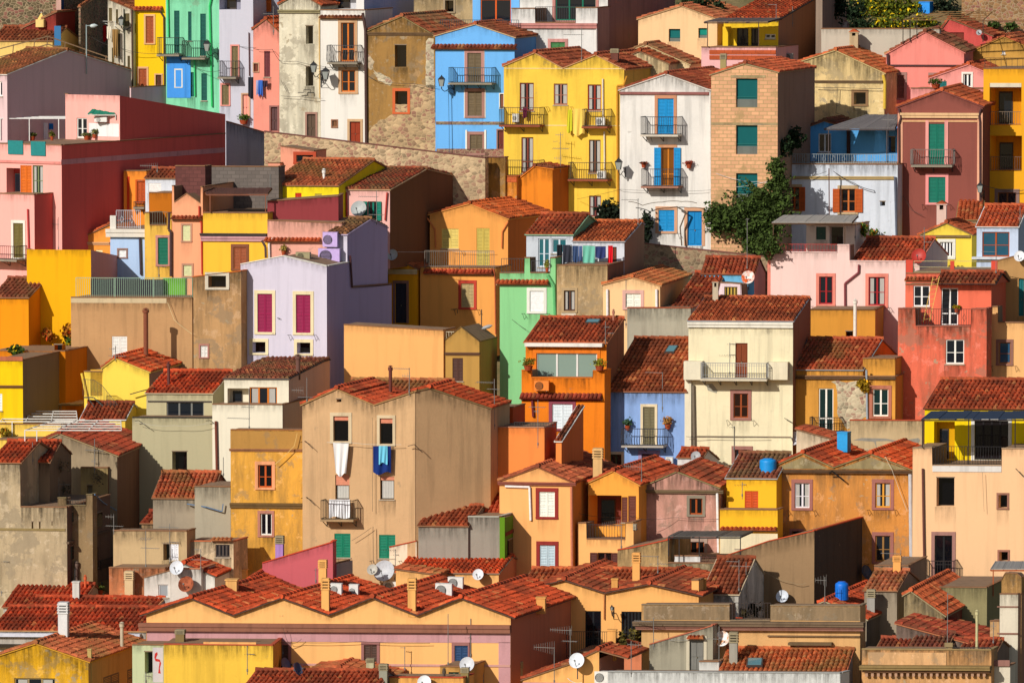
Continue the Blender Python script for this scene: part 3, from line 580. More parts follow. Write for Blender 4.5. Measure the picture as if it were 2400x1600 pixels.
h.w('sh', 1347, 1928, 1492, 2124, (20, 145, 210), (220, 170, 130)).w('dr', 1612, 1938, 1745, 2258, (15, 130, 195), (220, 170, 130)).pipe([(1825, 850), (1828, 1900)], (220, 215, 210), .05)
h = H('unfinished house of bare concrete blocks with three green-netted openings', (216, 164, 124), 1830, 2442, 600, [(1818, 692), (2140, 592), (2446, 670)], kind='k', phi=7, xs=2782, dY=7, sc=(165, 135, 112), tr=(170, 150, 110), rc=(205, 92, 60))
for y in (722, 1153, 1592): h.w('net', 2058, y, 2255, y+265, (10, 90, 92))
h.band(1830, 1130, 2442, 1152, (175, 155, 115), .01, kind='w', name='concrete_beam').band(2010, 692, 2330, 716, (180, 160, 115), .02, kind='w', name='lintel')
# =================================================================== ROW 1, fourth quarter
T(4, 1)
H('mottled cream gabled house with a green tilted awning shutter', (250, 222, 150), 285, 1070, 385, [(285, 577), (620, 470), (1068, 678)], xs=1480, dY=9, kind='w', rc=(225, 75, 25), tr=(220, 195, 130), phi=6).w('dk', 790, 850, 898, 960, sur=(150, 115, 80)).band(430, 740, 1055, 762, (130, 105, 75), .08).pipe([(1062, 690), (1078, 760), (1075, 1000)], (220, 180, 60), .09)
H('salmon pink gabled house with brown wooden shutters under a black gutter', (248, 150, 132), 1085, 1800, 345, [(1085, 502), (1440, 303), (1802, 488)], xs=1930, dY=7, kind='c', rc=(170, 72, 42), tr=(240, 145, 125), phi=5).band(1110, 596, 1780, 610, (70, 40, 40), .1, kind='m', name='gutter').w('sh', 1144, 690, 1252, 902, (130, 75, 60), (170, 130, 120)).w('sh', 1492, 690, 1580, 760, (130, 75, 60), (170, 130, 120)).pipe([(1102, 500), (1105, 600), (1098, 1010)], (80, 50, 50), .08)
H('deep pink house with a red roof below the rough stone wall', (215, 90, 80), 1590, 2060, 232, [(1590, 282), (1665, 178), (2060, 335)], xs=2250, dY=6, kind='c', rc=(180, 70, 40), phi=4).w('dr', 1672, 300, 1800, 420, (120, 50, 35))
H('ochre gabled house behind the pink gables at the right edge', (215, 165, 75), 1820, 2490, 262, [(1820, 502), (2162, 345), (2490, 480)], xs=2700, dY=6, kind='o', rc=(225, 105, 60), tr=(200, 150, 70), phi=4).w('gl', 2148, 468, 2180, 500, (240, 240, 240))
h = H('small pink gabled dormer house with a white pointed window', (248, 165, 150), 1310, 1985, 395, 815, kind='c', phi=4).blk(1490, 1985, [(1490, 722), (1840, 600), (1990, 662)], dy=2, kind='c', rc=(185, 75, 45), tr=(245, 160, 145), phi=4, dY=4)
h.w('gl', 1795, 680, 1868, 805, (245, 245, 240), (248, 246, 240)).w('sh', 1552, 748, 1642, 806, (30, 110, 110))
h = H('burgundy gabled house with cream cornice and tall green shutters', (140, 78, 68), 1190, 1972, 545, [(1190, 990), (1595, 840), (1975, 985)], kind='c', phi=5, tr=(140, 80, 75), rc=(190, 85, 50), xs=2150, dY=7)
h.band(1215, 1038, 1940, 1085, (240, 200, 145), .1).band(1225, 1105, 1930, 1122, (235, 185, 130), .04, name='string_course').band(1192, 1040, 1236, 2180, (245, 185, 145), .03, name='corner_pilaster').band(1922, 1040, 1970, 1990, (245, 185, 145), .03, name='corner_pilaster').band(1448, 1108, 1476, 1530, (250, 175, 160), .05, name='trim').band(1622, 1108, 1655, 1530, (250, 175, 160), .05, name='trim')
h.w('sh', 1476, 1138, 1622, 1510, (15, 115, 95)).bal(1335, 1368, 1712, 1530, (120, 105, 100), .8, belly=.16).w('sh', 1476, 1626, 1630, 1862, (15, 115, 95), (250, 165, 155))
h.pipe([(1205, 1000), (1225, 1080), (1205, 1140), (1210, 2170)], (80, 50, 50), .06).pipe([(1960, 1000), (1940, 1060), (1950, 1120), (1952, 1850)], (80, 50, 50), .06)
h = H('modern amber yellow house with two open loggias at the right edge', (250, 182, 35), 1980, 2440, 500, 634, kind='c', phi=4)
h.w('log', 2035, 765, 2328, 1152, (225, 155, 20), d=1.5).rail(2040, 1028, 2328, 1150, (130, 110, 90)).w('log', 2040, 1248, 2332, 1572, (225, 155, 20), d=1.5).rail(2045, 1442, 2332, 1568, (110, 95, 85)).w('gl', 2112, 1768, 2282, 1890, (130, 75, 40), (150, 120, 115)).rail(1990, 535, 2440, 628, (80, 60, 45), sp=.3)
h.band(2040, 765, 2328, 802, (235, 225, 200), .02, name='roller_blind')
h = H('pale blue-white house with brown shutters below a roof terrace', (226, 234, 248), 95, 1192, 555, 1512, kind='o', phi=4)
h.rail(95, 1418, 1172, 1506, (150, 160, 165), v=.1, deco=True).band(230, 1620, 1160, 1648, (190, 165, 110), .08)
h.w('so', 188, 1718, 290, 1938, (190, 85, 25), (195, 170, 130), sh2='r', glass=(15, 15, 20)).w('so', 668, 1735, 802, 1950, (190, 85, 25), (195, 170, 130), leaf=(200, 110, 50), glass=(15, 15, 20)).w('dk', 1030, 1852, 1076, 1892).pipe([(1170, 1625), (1185, 2170)], (90, 95, 110), .07)
h.blk(320, 1192, [(320, 1188), (520, 1118), (720, 1180), (1192, 1190)], col=(90, 175, 235), dy=3.5, kind='c', phi=4, rc=(150, 60, 40), dY=4)
h.w('gl', 462, 1228, 580, 1402, (215, 220, 225), None).band(735, 1190, 758, 1415, (60, 40, 40), .3, name='pier').w('dk', 1110, 1260, 1170, 1400)
H('long light grey garden wall below the flowering bushes', (200, 190, 175), 490, 1575, 300, 268, cat='wall', name='garden_wall', group='walls holding the hillside', kind='c', dY=.4, phi=3)
H('rough boulder wall at the top right corner', (165, 125, 85), 1780, 2440, 170, 195, cat='wall', name='stone_wall', group='walls holding the hillside', kind='s', dY=1, phi=3).blk(1780, 2440, -80, dy=.6, kind='s', phi=3)
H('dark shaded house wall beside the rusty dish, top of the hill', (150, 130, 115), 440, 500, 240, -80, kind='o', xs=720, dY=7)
# =================================================================== ROW 2, left
T(1, 2)
h = H('orange house strip with red corner against the dark red wall', (255, 155, 50), 1136, 1345, 600, 4, kind='c', phi=6); h.w('sh', 1262, 100, 1332, 290, (185, 80, 30), (200, 90, 30)).band(1168, 55, 1190, 360, (215, 60, 20), .03, name='painted_strip').bal(1240, 285, 1340, 350, (60, 50, 50), .3)
h = H('low orange house whose red roof climbs against the dark red wall', (255, 165, 65), 752, 1030, 650, [(745, 618), (1030, 492)], kind='c', rc=TILE, phi=6, dY=5).band(735, 655, 1010, 682, (220, 170, 120), .06).w('bl', 880, 728, 942, 765, (240, 225, 170))
h = H('tall mustard yellow windowless wall block', (248, 185, 5), 245, 835, 800, ('s', [(835, 728), (1232, 812)]), xs=1232, dY=9, phi=6, kind='c', roof='f', sc=(215, 165, 170))
H('deep orange house with a red roof at the left edge below the pink house', (248, 160, 10), -80, 262, 830, ('e', 1168, 1002), kind='c', phi=4, rc=(205, 88, 55))
h = H('pale blue narrow house with white cornice and wrought-iron roof terrace', (185, 215, 248), 1012, 1335, 700, 545, kind='c', phi=5)
h.band(985, 535, 1345, 608, (235, 228, 218), .22).band(1012, 412, 1066, 540, (240, 235, 230), .02, name='pier').rail(1065, 365, 1285, 530, (190, 195, 205), deco=True, sp=.1).w('bl', 1092, 728, 1160, 795, (235, 235, 235), (165, 130, 120)).pipe([(1290, 610), (1300, 955)], (65, 55, 70), .07)
h.blk(1335, 1625, ('e', 72, -4), col=(225, 232, 245), dy=3, kind='c', rc=(175, 80, 52), phi=5); h.w('bl', 1365, 115, 1480, 205, (235, 232, 230))
h = H('narrow yellow house with a dark green shutter and sunken terrace', (252, 205, 85), 1328, 1575, 720, [(1328, 388), (1374, 388), (1376, 502), (1530, 502), (1532, 390), (1575, 390)], roof='f', kind='o', phi=5)
h.rail(1376, 380, 1532, 495, (110, 110, 95)).w('sh', 1452, 615, 1545, 862, (10, 110, 85), (205, 145, 130), sh2='one').blk(1368, 1578, 205, col=(190, 110, 15), dy=1.8, kind='c', phi=5)
h = H('narrow peach house with two blinds and a small gabled parapet', (253, 180, 130), 1580, 1862, 735, [(1578, 142), (1600, 142), (1602, 292), (1715, 212), (1840, 300), (1842, 152), (1866, 152)], roof='f', kind='c', phi=5)
h.tc(1582, 418, 1868, 450, (165, 70, 50)).w('bl', 1678, 500, 1750, 645, (215, 215, 165), (205, 155, 125)).w('bl', 1686, 868, 1762, 968, (215, 215, 165), (205, 155, 125)).pipe([(1835, 325), (1835, 440), (1855, 480), (1862, 950)], (185, 55, 35), .05).pipe([(1560, 380), (1555, 540), (1575, 560), (1575, 970)], (75, 50, 50), .08)
h.blk(1610, 1885, -40, col=(105, 62, 58), dy=1.2, kind='k', phi=5, dY=1)
h = H('wide yellow house with a mauve cornice and one brown shutter', (255, 205, 60), 1866, 2458, 745, 390, kind='c', phi=5)
h.band(1845, 575, 2458, 600, (75, 65, 65), .16).band(1850, 603, 2458, 648, (205, 155, 160), .1).w('sh', 2148, 702, 2262, 900, (160, 85, 50), (140, 85, 60))
h.blk(1885, 2560, -35, col=(112, 102, 96), dy=5, kind='k', phi=5, dY=1)
h = H('broad dull tan wall with a white-railed roof terrace above it', (198, 155, 105), 652, 1765, 850, 1168, kind='o', phi=3, dY=2.4)
h.rail(695, 985, 1762, 1178, (150, 180, 155), sp=.11).band(652, 1168, 1530, 1215, (215, 195, 155), .012, name='render_strip').w('sh', 1028, 1520, 1168, 1718, (238, 235, 228))
h.blk(835, 1495, 1000, col=(40, 42, 48), dy=2, kind='m', phi=3, dY=.3, roof='x'); h.blk(1495, 1700, 990, col=(110, 180, 60), dy=2.2, kind='c', phi=3, dY=.3, roof='x')
h = H('tan rendered house with one small opening beside the lilac house', (200, 158, 105), 1768, 2215, 855, [(1768, 978), (2215, 925)], kind='w', phi=3, dY=1.5, roof='f', tr=(215, 115, 50)).w('dk', 1915, 965, 2078, 1072, sur=(220, 210, 190)).w('sh', 1842, 1605, 1908, 1712, (235, 232, 225), (185, 130, 115))
# =================================================================== ROW 2, second quarter
T(2, 2)
h = H('salmon house with a tiled cornice under a long maroon terrace wall', (240, 180, 155), 105, 790, 760, [(105, 458), (790, 485)], roof='f', kind='o', phi=4)
h.tc(80, 618, 600, 655, TILE).pipe([(170, 620), (125, 640), (128, 800)], (225, 215, 205), .06).pipe([(60, 640), (92, 700), (95, 800)], (80, 60, 60), .07)
h.blk(105, 757, [(105, 283), (745, 238)], col=(150, 62, 66), dy=1.2, kind='c', phi=-6, dY=2.5, roof='f', xs=800)
h = H('yellow house with small red shutters under a wide red roof', (255, 235, 30), 120, 760, 640, ('e', 140, -88), kind='c', phi=8, rc=(210, 85, 50), slope=.3, xs=1560, dY=9).w('sh', 360, 205, 418, 262, (200, 50, 20)).w('sh', 540, 212, 606, 248, (190, 170, 70))
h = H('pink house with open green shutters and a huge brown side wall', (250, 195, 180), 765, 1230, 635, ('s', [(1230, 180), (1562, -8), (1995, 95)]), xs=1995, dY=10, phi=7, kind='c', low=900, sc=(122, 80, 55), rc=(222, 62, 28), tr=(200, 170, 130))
h.w('so', 1026, 283, 1112, 458, (10, 125, 105), None, glass=(25, 25, 32)).pipe([(836, 200), (840, 420)], (180, 60, 50), .05).pipe([(1210, 200), (1192, 455)], (180, 60, 50), .05)
h = H('small orange block with a brick lattice parapet and bare patches', (245, 155, 50), 2052, 2395, 470, 55, kind='w', low=900, phi=4, tr=(200, 110, 60)).band(2068, 62, 2395, 104, (195, 95, 50), .04, kind='k', name='lattice_block')
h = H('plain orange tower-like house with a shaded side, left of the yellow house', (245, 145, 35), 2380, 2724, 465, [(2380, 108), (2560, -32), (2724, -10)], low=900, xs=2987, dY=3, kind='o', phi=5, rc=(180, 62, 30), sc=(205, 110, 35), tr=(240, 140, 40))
h = H('apricot gabled house with yellow louvred shutters and a railed balcony', (250, 175, 85), 1508, 2205, 600, 892, kind='c', phi=6, dY=3, low=1700)
h.tc(1548, 905, 2186, 950, (195, 60, 42)).w('sh', 1886, 1035, 2002, 1256, (185, 160, 110), (200, 70, 50)).rail(1556, 735, 2192, 885, (125, 115, 105), v=-.1, sp=.12).pipe([(2188, 900), (2200, 1000), (2206, 1500)], (185, 90, 50), .04)
h.blk(1597, 2315, [(1597, 408), (1962, 310), (2316, 448)], dy=2.2, phi=6, kind='c', xs=2726, dY=5, rc=(228, 98, 35), tr=(240, 165, 80), sc=(215, 120, 50))
h.w('sh', 1705, 533, 1862, 716, (232, 205, 110)).w('sh', 2026, 528, 2146, 882, (205, 180, 85)).pipe([(1580, 435), (1650, 540), (1655, 705)], (215, 120, 60), .045).pipe([(2322, 470), (2268, 560), (2265, 710)], (215, 120, 60), .045)
h = H('small amber house with a dark doorway deep in shadow', (255, 178, 15), 1218, 1482, 600, [(1218, 848), (1300, 822), (1482, 908)], xs=1700, dY=5, kind='c', rc=(205, 120, 75), phi=6, low=1700).band(1218, 905, 1482, 950, (225, 200, 150), .14).w('dr', 1280, 1035, 1382, 1400, (45, 45, 60), (150, 110, 100))
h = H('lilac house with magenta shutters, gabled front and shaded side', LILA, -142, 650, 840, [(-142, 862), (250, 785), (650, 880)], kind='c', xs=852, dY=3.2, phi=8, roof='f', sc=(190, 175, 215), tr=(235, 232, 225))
h.w('sh', 15, 1130, 150, 1482, (150, 22, 75), (245, 232, 185)).w('sh', 368, 1138, 502, 1488, (150, 22, 75), (245, 232, 185)).w('dk', -32, 1572, 88, 1672, sur=(245, 232, 185)).w('dk', 378, 1578, 500, 1678, sur=(245, 232, 185))
h.blk(640, 668, ('s', [(668, 1110), (1246, 1050)]), dy=.25, xs=1246, dY=7.6, phi=8, kind='c', roof='f', sc=(190, 175, 215))
h.blk(648, 838, ('s', [(838, 590), (1050, 452), (1210, 530)]), dy=2.6, xs=1210, dY=5.2, phi=8, kind='c', sc=(190, 175, 215), rc=(205, 165, 95), tr=(200, 185, 220))
h.on(2, True).pipe([(852, 780), (870, 1065), (1230, 1040)], (80, 45, 50), .06)
h = H('plain apricot wall block with a shaded left strip', (252, 190, 110), 808, 1722, 900, [(808, 1415), (1722, 1468)], kind='c', phi=6, roof='f', dY=2, tr=(150, 110, 80))
h = H('small olive gabled shed with a dark shuttered door', (190, 150, 75), 1724, 2052, 908, [(1724, 1568), (1882, 1438), (2052, 1572)], kind='c', phi=4, roof='f', dY=3, tr=(120, 95, 60)).w('sh', 1805, 1720, 1902, 1932, (85, 55, 45)).band(1740, 1668, 2060, 1692, (110, 80, 60), .08)
h.rail(1722, 1480, 1860, 1568, (220, 210, 180), sp=.12)
# =================================================================== ROW 2, third quarter
T(3, 2)
h = H('light green house with a white blind window and terrace piers', (142, 214, 146), -112, 400, 870, [(-112, 940), (112, 940), (114, 802), (166, 802), (168, 940), (350, 940), (352, 802), (400, 802)], roof='f', kind='c', phi=5, dY=1)
h.tc(-140, 1005, 345, 1045, TILE).w('bl', 165, 1105, 292, 1292, (240, 240, 240), (245, 245, 240)).rail(-100, 808, 112, 938, (60, 65, 65)).rail(176, 830, 350, 938, (60, 65, 65)).pipe([(330, 960), (390, 1060), (400, 1340)], (95, 175, 110), .09)
h.blk(132, 560, ('e', 590, 412), col=(205, 212, 225), dy=3, phi=5, kind='c', xs=822, sc=(130, 185, 140), rc=(190, 90, 58), tr=(140, 185, 150)); h.w('gl', 240, 622, 345, 885, (205, 215, 225), None, glass=(40, 100, 110)).w('gl', 365, 625, 500, 760, (205, 215, 225), None, glass=(40, 100, 110))
h = H('worn tan house with a covered laundry terrace and lichened roof', (205, 175, 125), 412, 876, 880, 870, kind='w', phi=4, xs=1036, dY=3.4, sc=(150, 115, 90))
h.w('gl', 478, 1100, 580, 1288, (90, 60, 45), (190, 165, 125), curt=True).band(455, 1290, 588, 1365, (225, 215, 195), .02, name='render_patch').blk(560, 1032, ('s', [(1032, 655), (1186, 480), (1216, 500)]), col=(225, 228, 240), dy=3.2, xs=1216, dY=5, phi=4, kind='c', sc=(175, 138, 110), rc=(190, 105, 62), tr=(170, 175, 185)); h.w('dr', 900, 700, 962, 868, (110, 60, 40))
h = H('small peach house with a white louvred window and orange hipped roof', (252, 212, 150), 837, 1360, 885, [(835, 1050), (1100, 985), (1364, 1062)], xs=1640, dY=8, kind='c', phi=5, rc=(228, 92, 38), tr=(215, 165, 110), sc=(235, 185, 120))
h.w('sh', 1045, 1128, 1182, 1256, (240, 240, 225), (225, 180, 165)).pipe([(878, 1090), (880, 1355)], (235, 225, 225), .07).pipe([(1330, 1090), (1332, 1250)], (235, 225, 225), .07)
H('plain grey rendered wall with a tile edge between roofs', (178, 172, 155), 1058, 1642, 900, 1262, kind='o', phi=4, dY=3, tr=(170, 90, 60))
H('low house seen only by its red roof beside the small peach house', (210, 170, 120), 1470, 1745, 872, ('e', 1258, 950), kind='o', phi=6, rc=(205, 72, 38))
h = H('light blue house with dark eave and a rusty satellite dish beside it', (120, 200, 232), 1742, 2226, 800, ('e', 952, 812), kind='c', phi=5, xs=2352, sc=(245, 160, 150), dY=6, rc=(212, 88, 55), tr=(130, 80, 60))
h.blk(1890, 2325, [(1890, 1130), (1915, 1030), (2108, 1045), (2110, 1165), (2325, 1170)], col=(246, 222, 228), dy=-1.6, kind='c', phi=5, dY=1.2, roof='f'); h.w('gl', 1952, 1066, 2072, 1208, (190, 160, 70), (246, 222, 228), mull=3, full=True)
h = H('tall cream house with a diamond-patterned balcony and long tiled roof', (250, 240, 198), 1622, 2582, 1045, ('s', [(2582, 1388), (2722, 1182), (2745, 1190)]), xs=2745, dY=6, kind='o', phi=5, sc=(150, 100, 75), rc=(180, 92, 58), tr=(150, 155, 165))
h.band(1615, 1390, 2584, 1440, (245, 240, 228), .12)
# =================================================================== ROW 2, fourth quarter
T(4, 2)
h = H('pale pink house with two salmon-framed windows and a tiled half roof', (250, 218, 208), 25, 1265, 800, [(25, 672), (48, 672), (50, 748), (635, 755), (637, 685), (748, 685), (750, 832), (1265, 838)], roof='f', kind='c', phi=3, dY=1.0, tr=(250, 218, 208))
h.rail(52, 676, 634, 742, (190, 60, 50), sp=.16).w('gl', 470, 972, 594, 1226, (165, 35, 40), (240, 150, 125)).w('gl', 925, 976, 1076, 1238, (165, 35, 40), (240, 150, 125), curt=True).pipe([(838, 862), (835, 935), (710, 1035), (712, 1270)], (130, 60, 65), .06)
h.band(-5, 675, 24, 1150, (245, 150, 125), .0, name='painted_strip')
h.blk(776, 1392, ('e', 838, 632), dy=.5, kind='c', phi=3, rc=(190, 82, 55), tr=(240, 150, 120)); h.blk(352, 800, 500, col=(245, 230, 215), dy=3, kind='c', phi=3, dY=3); h.w('dr', 440, 515, 532, 635, (60, 90, 80)).w('dk', 565, 520, 690, 680)
h = H('coral red house with white windows, ladder and weathered balcony', (244, 122, 88), 1195, 2010, 1012, [(1195, 1268), (1355, 1268), (1357, 1430), (1865, 1432), (1867, 1272), (2010, 1272)], roof='f', kind='w', phi=3, dY=1.1, tr=(170, 100, 80))
h.rail(1358, 1272, 1866, 1428, (60, 45, 45), deco=True).w('gl', 1632, 1550, 1802, 1775, (240, 238, 230), None)
h.blk(1262, 2052, 1048, dy=1.5, kind='c', phi=3); h.w('gl', 1335, 1055, 1486, 1248, (240, 238, 235), None).w('gl', 1592, 1078, 1746, 1420, (240, 238, 235), None).tc(1262, 978, 1550, 1015, (205, 75, 45))
h.blk(1548, 2085, ('e', 1038, 945), dy=1.0, kind='c', phi=3, dY=2, rc=(195, 82, 50), tr=(60, 45, 45), ov=.1, low=1048)
h.blk(1268, 2112, 945, dy=3.0, kind='c', phi=3, dY=5)
for q in ((1268, 818, 1332, 945), (1675, 828, 1712, 945), (2052, 828, 2108, 945)): h.band(*q, (225, 85, 62), .03, name='pier')
h.rail(1335, 832, 2050, 940, (190, 180, 130), sp=0)
h = H('small bright yellow gabled house with a white-framed barred window', (255, 228, 80), 1388, 1872, 650, [(1385, 598), (1640, 486), (1874, 592)], xs=2130, dY=5, kind='c', phi=3, rc=(190, 85, 50), tr=(150, 120, 80)).band(1388, 592, 1860, 612, (140, 115, 75), .12).w('gl', 1582, 655, 1698, 795, (235, 235, 235), (240, 238, 230), mull=3).w('gl', 1495, 690, 1575, 755, (235, 235, 235))
H('narrow steep piece of old barrel-tiled roof below the street lamp', (190, 160, 120), 1735, 1955, 600, ('e', 455, 272), kind='o', phi=4, rc=(195, 90, 50), tr=(150, 130, 85), xs=1990, dY=4)
h = H('pale blue house with a large brown-framed glass door', (205, 222, 245), 1918, 2300, 700, ('e', 518, 332), kind='c', phi=4, rc=(195, 92, 58), tr=(235, 235, 240), xs=2440, dY=5).w('gl', 1968, 562, 2218, 790, (175, 80, 35), None, glass=(40, 85, 105)).band(1880, 790, 2300, 812, (225, 230, 240), .3, name='sill')
h = H('apricot house with a corner terrace at the right edge', (252, 198, 125), 2022, 2440, 985, [(2022, 1250), (2112, 1250), (2114, 1395), (2440, 1400)], roof='f', kind='c', phi=3, dY=1)
h.w('gl', 2120, 1575, 2230, 1772, (150, 95, 60), (160, 115, 100), mull=0, glass=(40, 80, 110)).blk(2062, 2440, [(2062, 840), (2285, 782), (2440, 790)], col=(190, 148, 92), dy=3, phi=3, kind='c', roof='f'); h.w('dr', 2302, 992, 2352, 1335, (25, 110, 115))
h = H('ochre terrace block with a white flue pipe and a dark opening', (222, 158, 58), 370, 985, 862, 1280, kind='c', phi=4, xs=1062, dY=3, tr=(120, 85, 50)).w('dk', 714, 1475, 780, 1568)
# =================================================================== ROW 3, left
T(1, 3)
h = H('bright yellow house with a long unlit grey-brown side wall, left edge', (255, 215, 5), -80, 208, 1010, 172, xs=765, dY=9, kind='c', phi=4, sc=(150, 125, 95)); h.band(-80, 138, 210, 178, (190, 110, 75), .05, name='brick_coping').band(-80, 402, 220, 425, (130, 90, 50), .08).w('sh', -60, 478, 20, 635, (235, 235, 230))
h = H('lemon yellow house with an outside stair and bright red roof', (255, 226, 85), 945, 1370, 955, [(945, 245), (1058, 160), (1372, 285)], xs=1835, dY=9, kind='c', phi=8, rc=(232, 75, 28), tr=(235, 200, 90), sc=(175, 130, 100))
h.blk(772, 946, 278, dy=.3, kind='c', phi=8).band(832, 258, 940, 500, (235, 185, 60), -.0, name='painted_panel'); h.pipe([(755, 290), (800, 500), (835, 655)], (240, 200, 70), .07).pipe([(1368, 300), (1320, 570)], (240, 200, 70), .04)
h = H('khaki house with a wide dark window band under a red roof', (188, 180, 145), 1215, 1955, 1090, 702, kind='c', phi=3, dY=1.6, tr=(60, 55, 50)); h.w('dk', 1582, 1010, 1718, 1205)
h.blk(1345, 1955, ('e', 478, 285), dy=1.5, kind='c', phi=3, rc=(215, 72, 40), tr=(190, 180, 150)); h.w('gl', 1530, 555, 1872, 692, (120, 120, 115), None, mull=2, full=True).band(1360, 545, 1945, 556, (60, 50, 50), .05, kind='m', name='gutter')
h = H('off-white house with orange-framed windows below a slate-edged roof', (245, 238, 215), 1950, 2595, 1095, 580, kind='c', phi=4, dY=4, sc=(215, 190, 165))
h.blk(2060, 2652, ('s', [(2652, 348), (2965, 190), (3030, 172)]), dy=.9, xs=3022, dY=8, kind='c', phi=4, rc=(195, 78, 48), tr=(75, 75, 80), sc=(220, 190, 170)); h.w('gl', 2292, 420, 2545, 578, (205, 115, 35), None, mull=2, curt=True).w('log', 2090, 430, 2285, 572, (235, 228, 205), d=.7)
h.on(0).pipe([(1988, 730), (1998, 1205)], (120, 60, 45), .07)
h = H('weathered ochre house topped with old tiles, two dark windows', (240, 180, 70), 2118, 2780, 1290, 815, kind='w', phi=4, dY=1.2, tr=(165, 110, 65))
h.band(2118, 822, 2780, 985, (185, 140, 70), .02, kind='o', name='upper_render').band(2110, 985, 2782, 1008, (160, 110, 75), .06).w('gl', 2372, 1132, 2500, 1340, (190, 85, 30), (245, 175, 120), glass=(10, 10, 14)).band(2118, 1482, 2785, 1528, (110, 85, 50), .1).w('gl', 2392, 1578, 2498, 1778, (225, 225, 220), (190, 130, 110), glass=(12, 14, 20))
h = H('grey gabled house with a vivid red roof and dark brown side', (165, 146, 118), 392, 1075, 1180, [(390, 918), (545, 852), (1078, 1055)], xs=1395, dY=8, kind='o', phi=7, rc=(225, 65, 35), tr=(170, 145, 105), sc=(135, 95, 70))
h = H('big worn tan house with a coarse tiled roof and dark recessed terrace, left edge', (198, 178, 142), -80, 612, 1350, [(-80, 1114), (188, 1114), (190, 1520), (612, 1524)], kind='w', phi=6, xs=1010, dY=6, sc=(120, 95, 82), low=2300, roof='f')  # side wall coloured darker than the front to paint in its shade
h.blk(-80, 190, ('e', 1112, 930), dy=.03, kind='w', phi=6, rc=(212, 72, 38), ov=.1)
h.blk(192, 455, ('e', 1112, 930), dy=2.2, kind='o', phi=6, col=(150, 125, 100), rc=(212, 72, 38), sc=(120, 100, 80), xs=655); h.w('gl', 268, 1320, 300, 1490, (190, 180, 175), (150, 110, 100), mull=0).pipe([(225, 1240), (235, 1510)], (150, 150, 150), .05)  # recess walls darkened in colour to stand for the terrace's shade
h.on(0).band(-80, 1715, 600, 1735, (150, 130, 85), .04).w('dk', 290, 1655, 306, 1725).w('dk', 358, 1655, 372, 1725).w('dk', 474, 1655, 482, 1690)
h.on(0, True).band(612, 1780, 1000, 1800, (110, 90, 75), .12, name='ledge').w('dk', 660, 1560, 700, 1650).w('dk', 880, 1570, 930, 1700).w('dk', 650, 1870, 700, 1990).rail(640, 2030, 1000, 2110, (40, 38, 38), v=-.25).w('dk', 790, 1870, 832, 2080).w('sh', 860, 1890, 900, 2080, (70, 50, 50))
H('small buff box room below the red-roofed grey gable', (185, 160, 105), 742, 990, 1190, 1160, xs=1105, dY=3, kind='o', phi=6, sc=(140, 110, 80)).w('dk', 800, 1320, 850, 1400)
H('low shaded house with old red tiles beside the ochre house', (165, 150, 130), 1405, 1932, 1252, ('e', 1442, 1215), xs=2110, dY=6, kind='o', phi=6, rc=(225, 80, 45), sc=(160, 90, 70))
H('dull grey lean-to wall in shadow beside the ochre house', (175, 165, 145), 1788, 2118, 1272, 1335, kind='o', phi=6, dY=3)
h = H('low yellow room with brown tiled roof under the white awnings', (255, 220, 80), 742, 1150, 1010, ('e', 718, 575), kind='c', phi=5, rc=(200, 82, 48), tr=(230, 232, 235), xs=1300, dY=4).w('dk', 900, 805, 1118, 880)
H('yellow wall with terrace behind the white awning frames', (252, 215, 90), -80, 1145, 1060, 905, kind='c', phi=3, dY=3).blk(-80, 560, 760, dy=2, kind='c', phi=3, dY=.4)
H('narrow roof terrace floor and wall above the yellow side-lit house', (225, 135, 5), -80, 600, 900, 88, kind='c', phi=6, dY=4).w('dk', 500, 30, 570, 85)
# =================================================================== ROW 3, second quarter
T(2, 3)
h = H('large tan house with double gable, hanging towels and green shutters', (218, 180, 130), 425, 1462, 1330, [(425, 585), (740, 442), (1085, 588), (1462, 462)], kind='o', phi=5, rc=(215, 70, 38), tr=(190, 150, 95), dY=5.5)
h.w('ro', 712, 685, 850, 915, (215, 135, 105), (225, 205, 165), part=.18).w('ro', 1138, 705, 1256, 940, (215, 135, 105), (225, 205, 165), part=.2).w('ro', 728, 1225, 858, 1450, (215, 140, 110), part=.42, curt=True).w('ro', 1140, 1236, 1270, 1450, (215, 140, 110), part=.18, curt=True)
h.bal(635, 1448, 940, 1640, (75, 65, 50), .75, slab=(180, 150, 110)).w('sh', 720, 1762, 868, 1982, (15, 125, 95)).w('sh', 1130, 1774, 1280, 1990, (15, 125, 95)).w('dk', 740, 530, 784, 557)
h.blk(1462, 2155, [(1462, 462), (1592, 432), (2158, 618)], dy='r', phi=-30, kind='o', rc=(212, 70, 38), tr=(165, 140, 95), xs=2330, dY=3.2); 
H('house seen as a ridge of long barrel tiles behind the tan double gable', (200, 165, 120), 760, 1690, 1120, ('e', 520, 368), kind='o', phi=5, rc=(205, 95, 50))
h = H('orange box house with a flat roof terrace left of the stepped roof', (255, 152, 72), 2128, 2650, 1272, 790, xs=2762, dY=3, kind='c', phi=5, sc=(225, 105, 50), tr=(190, 140, 110))
h.blk(2160, 2360, 605, col=(205, 85, 32), dy=2.5, kind='c', phi=5, dY=2); h.on(0); h.rail(2372, 742, 2760, 790, (50, 48, 50))
h.blk(2755, 2807, ('s', [(2807, 918), (3008, 600)]), dy=.2, xs=3010, dY=3.2, phi=5, kind='c', sc=(230, 130, 60), rc=(190, 88, 55), tr=(240, 238, 235))
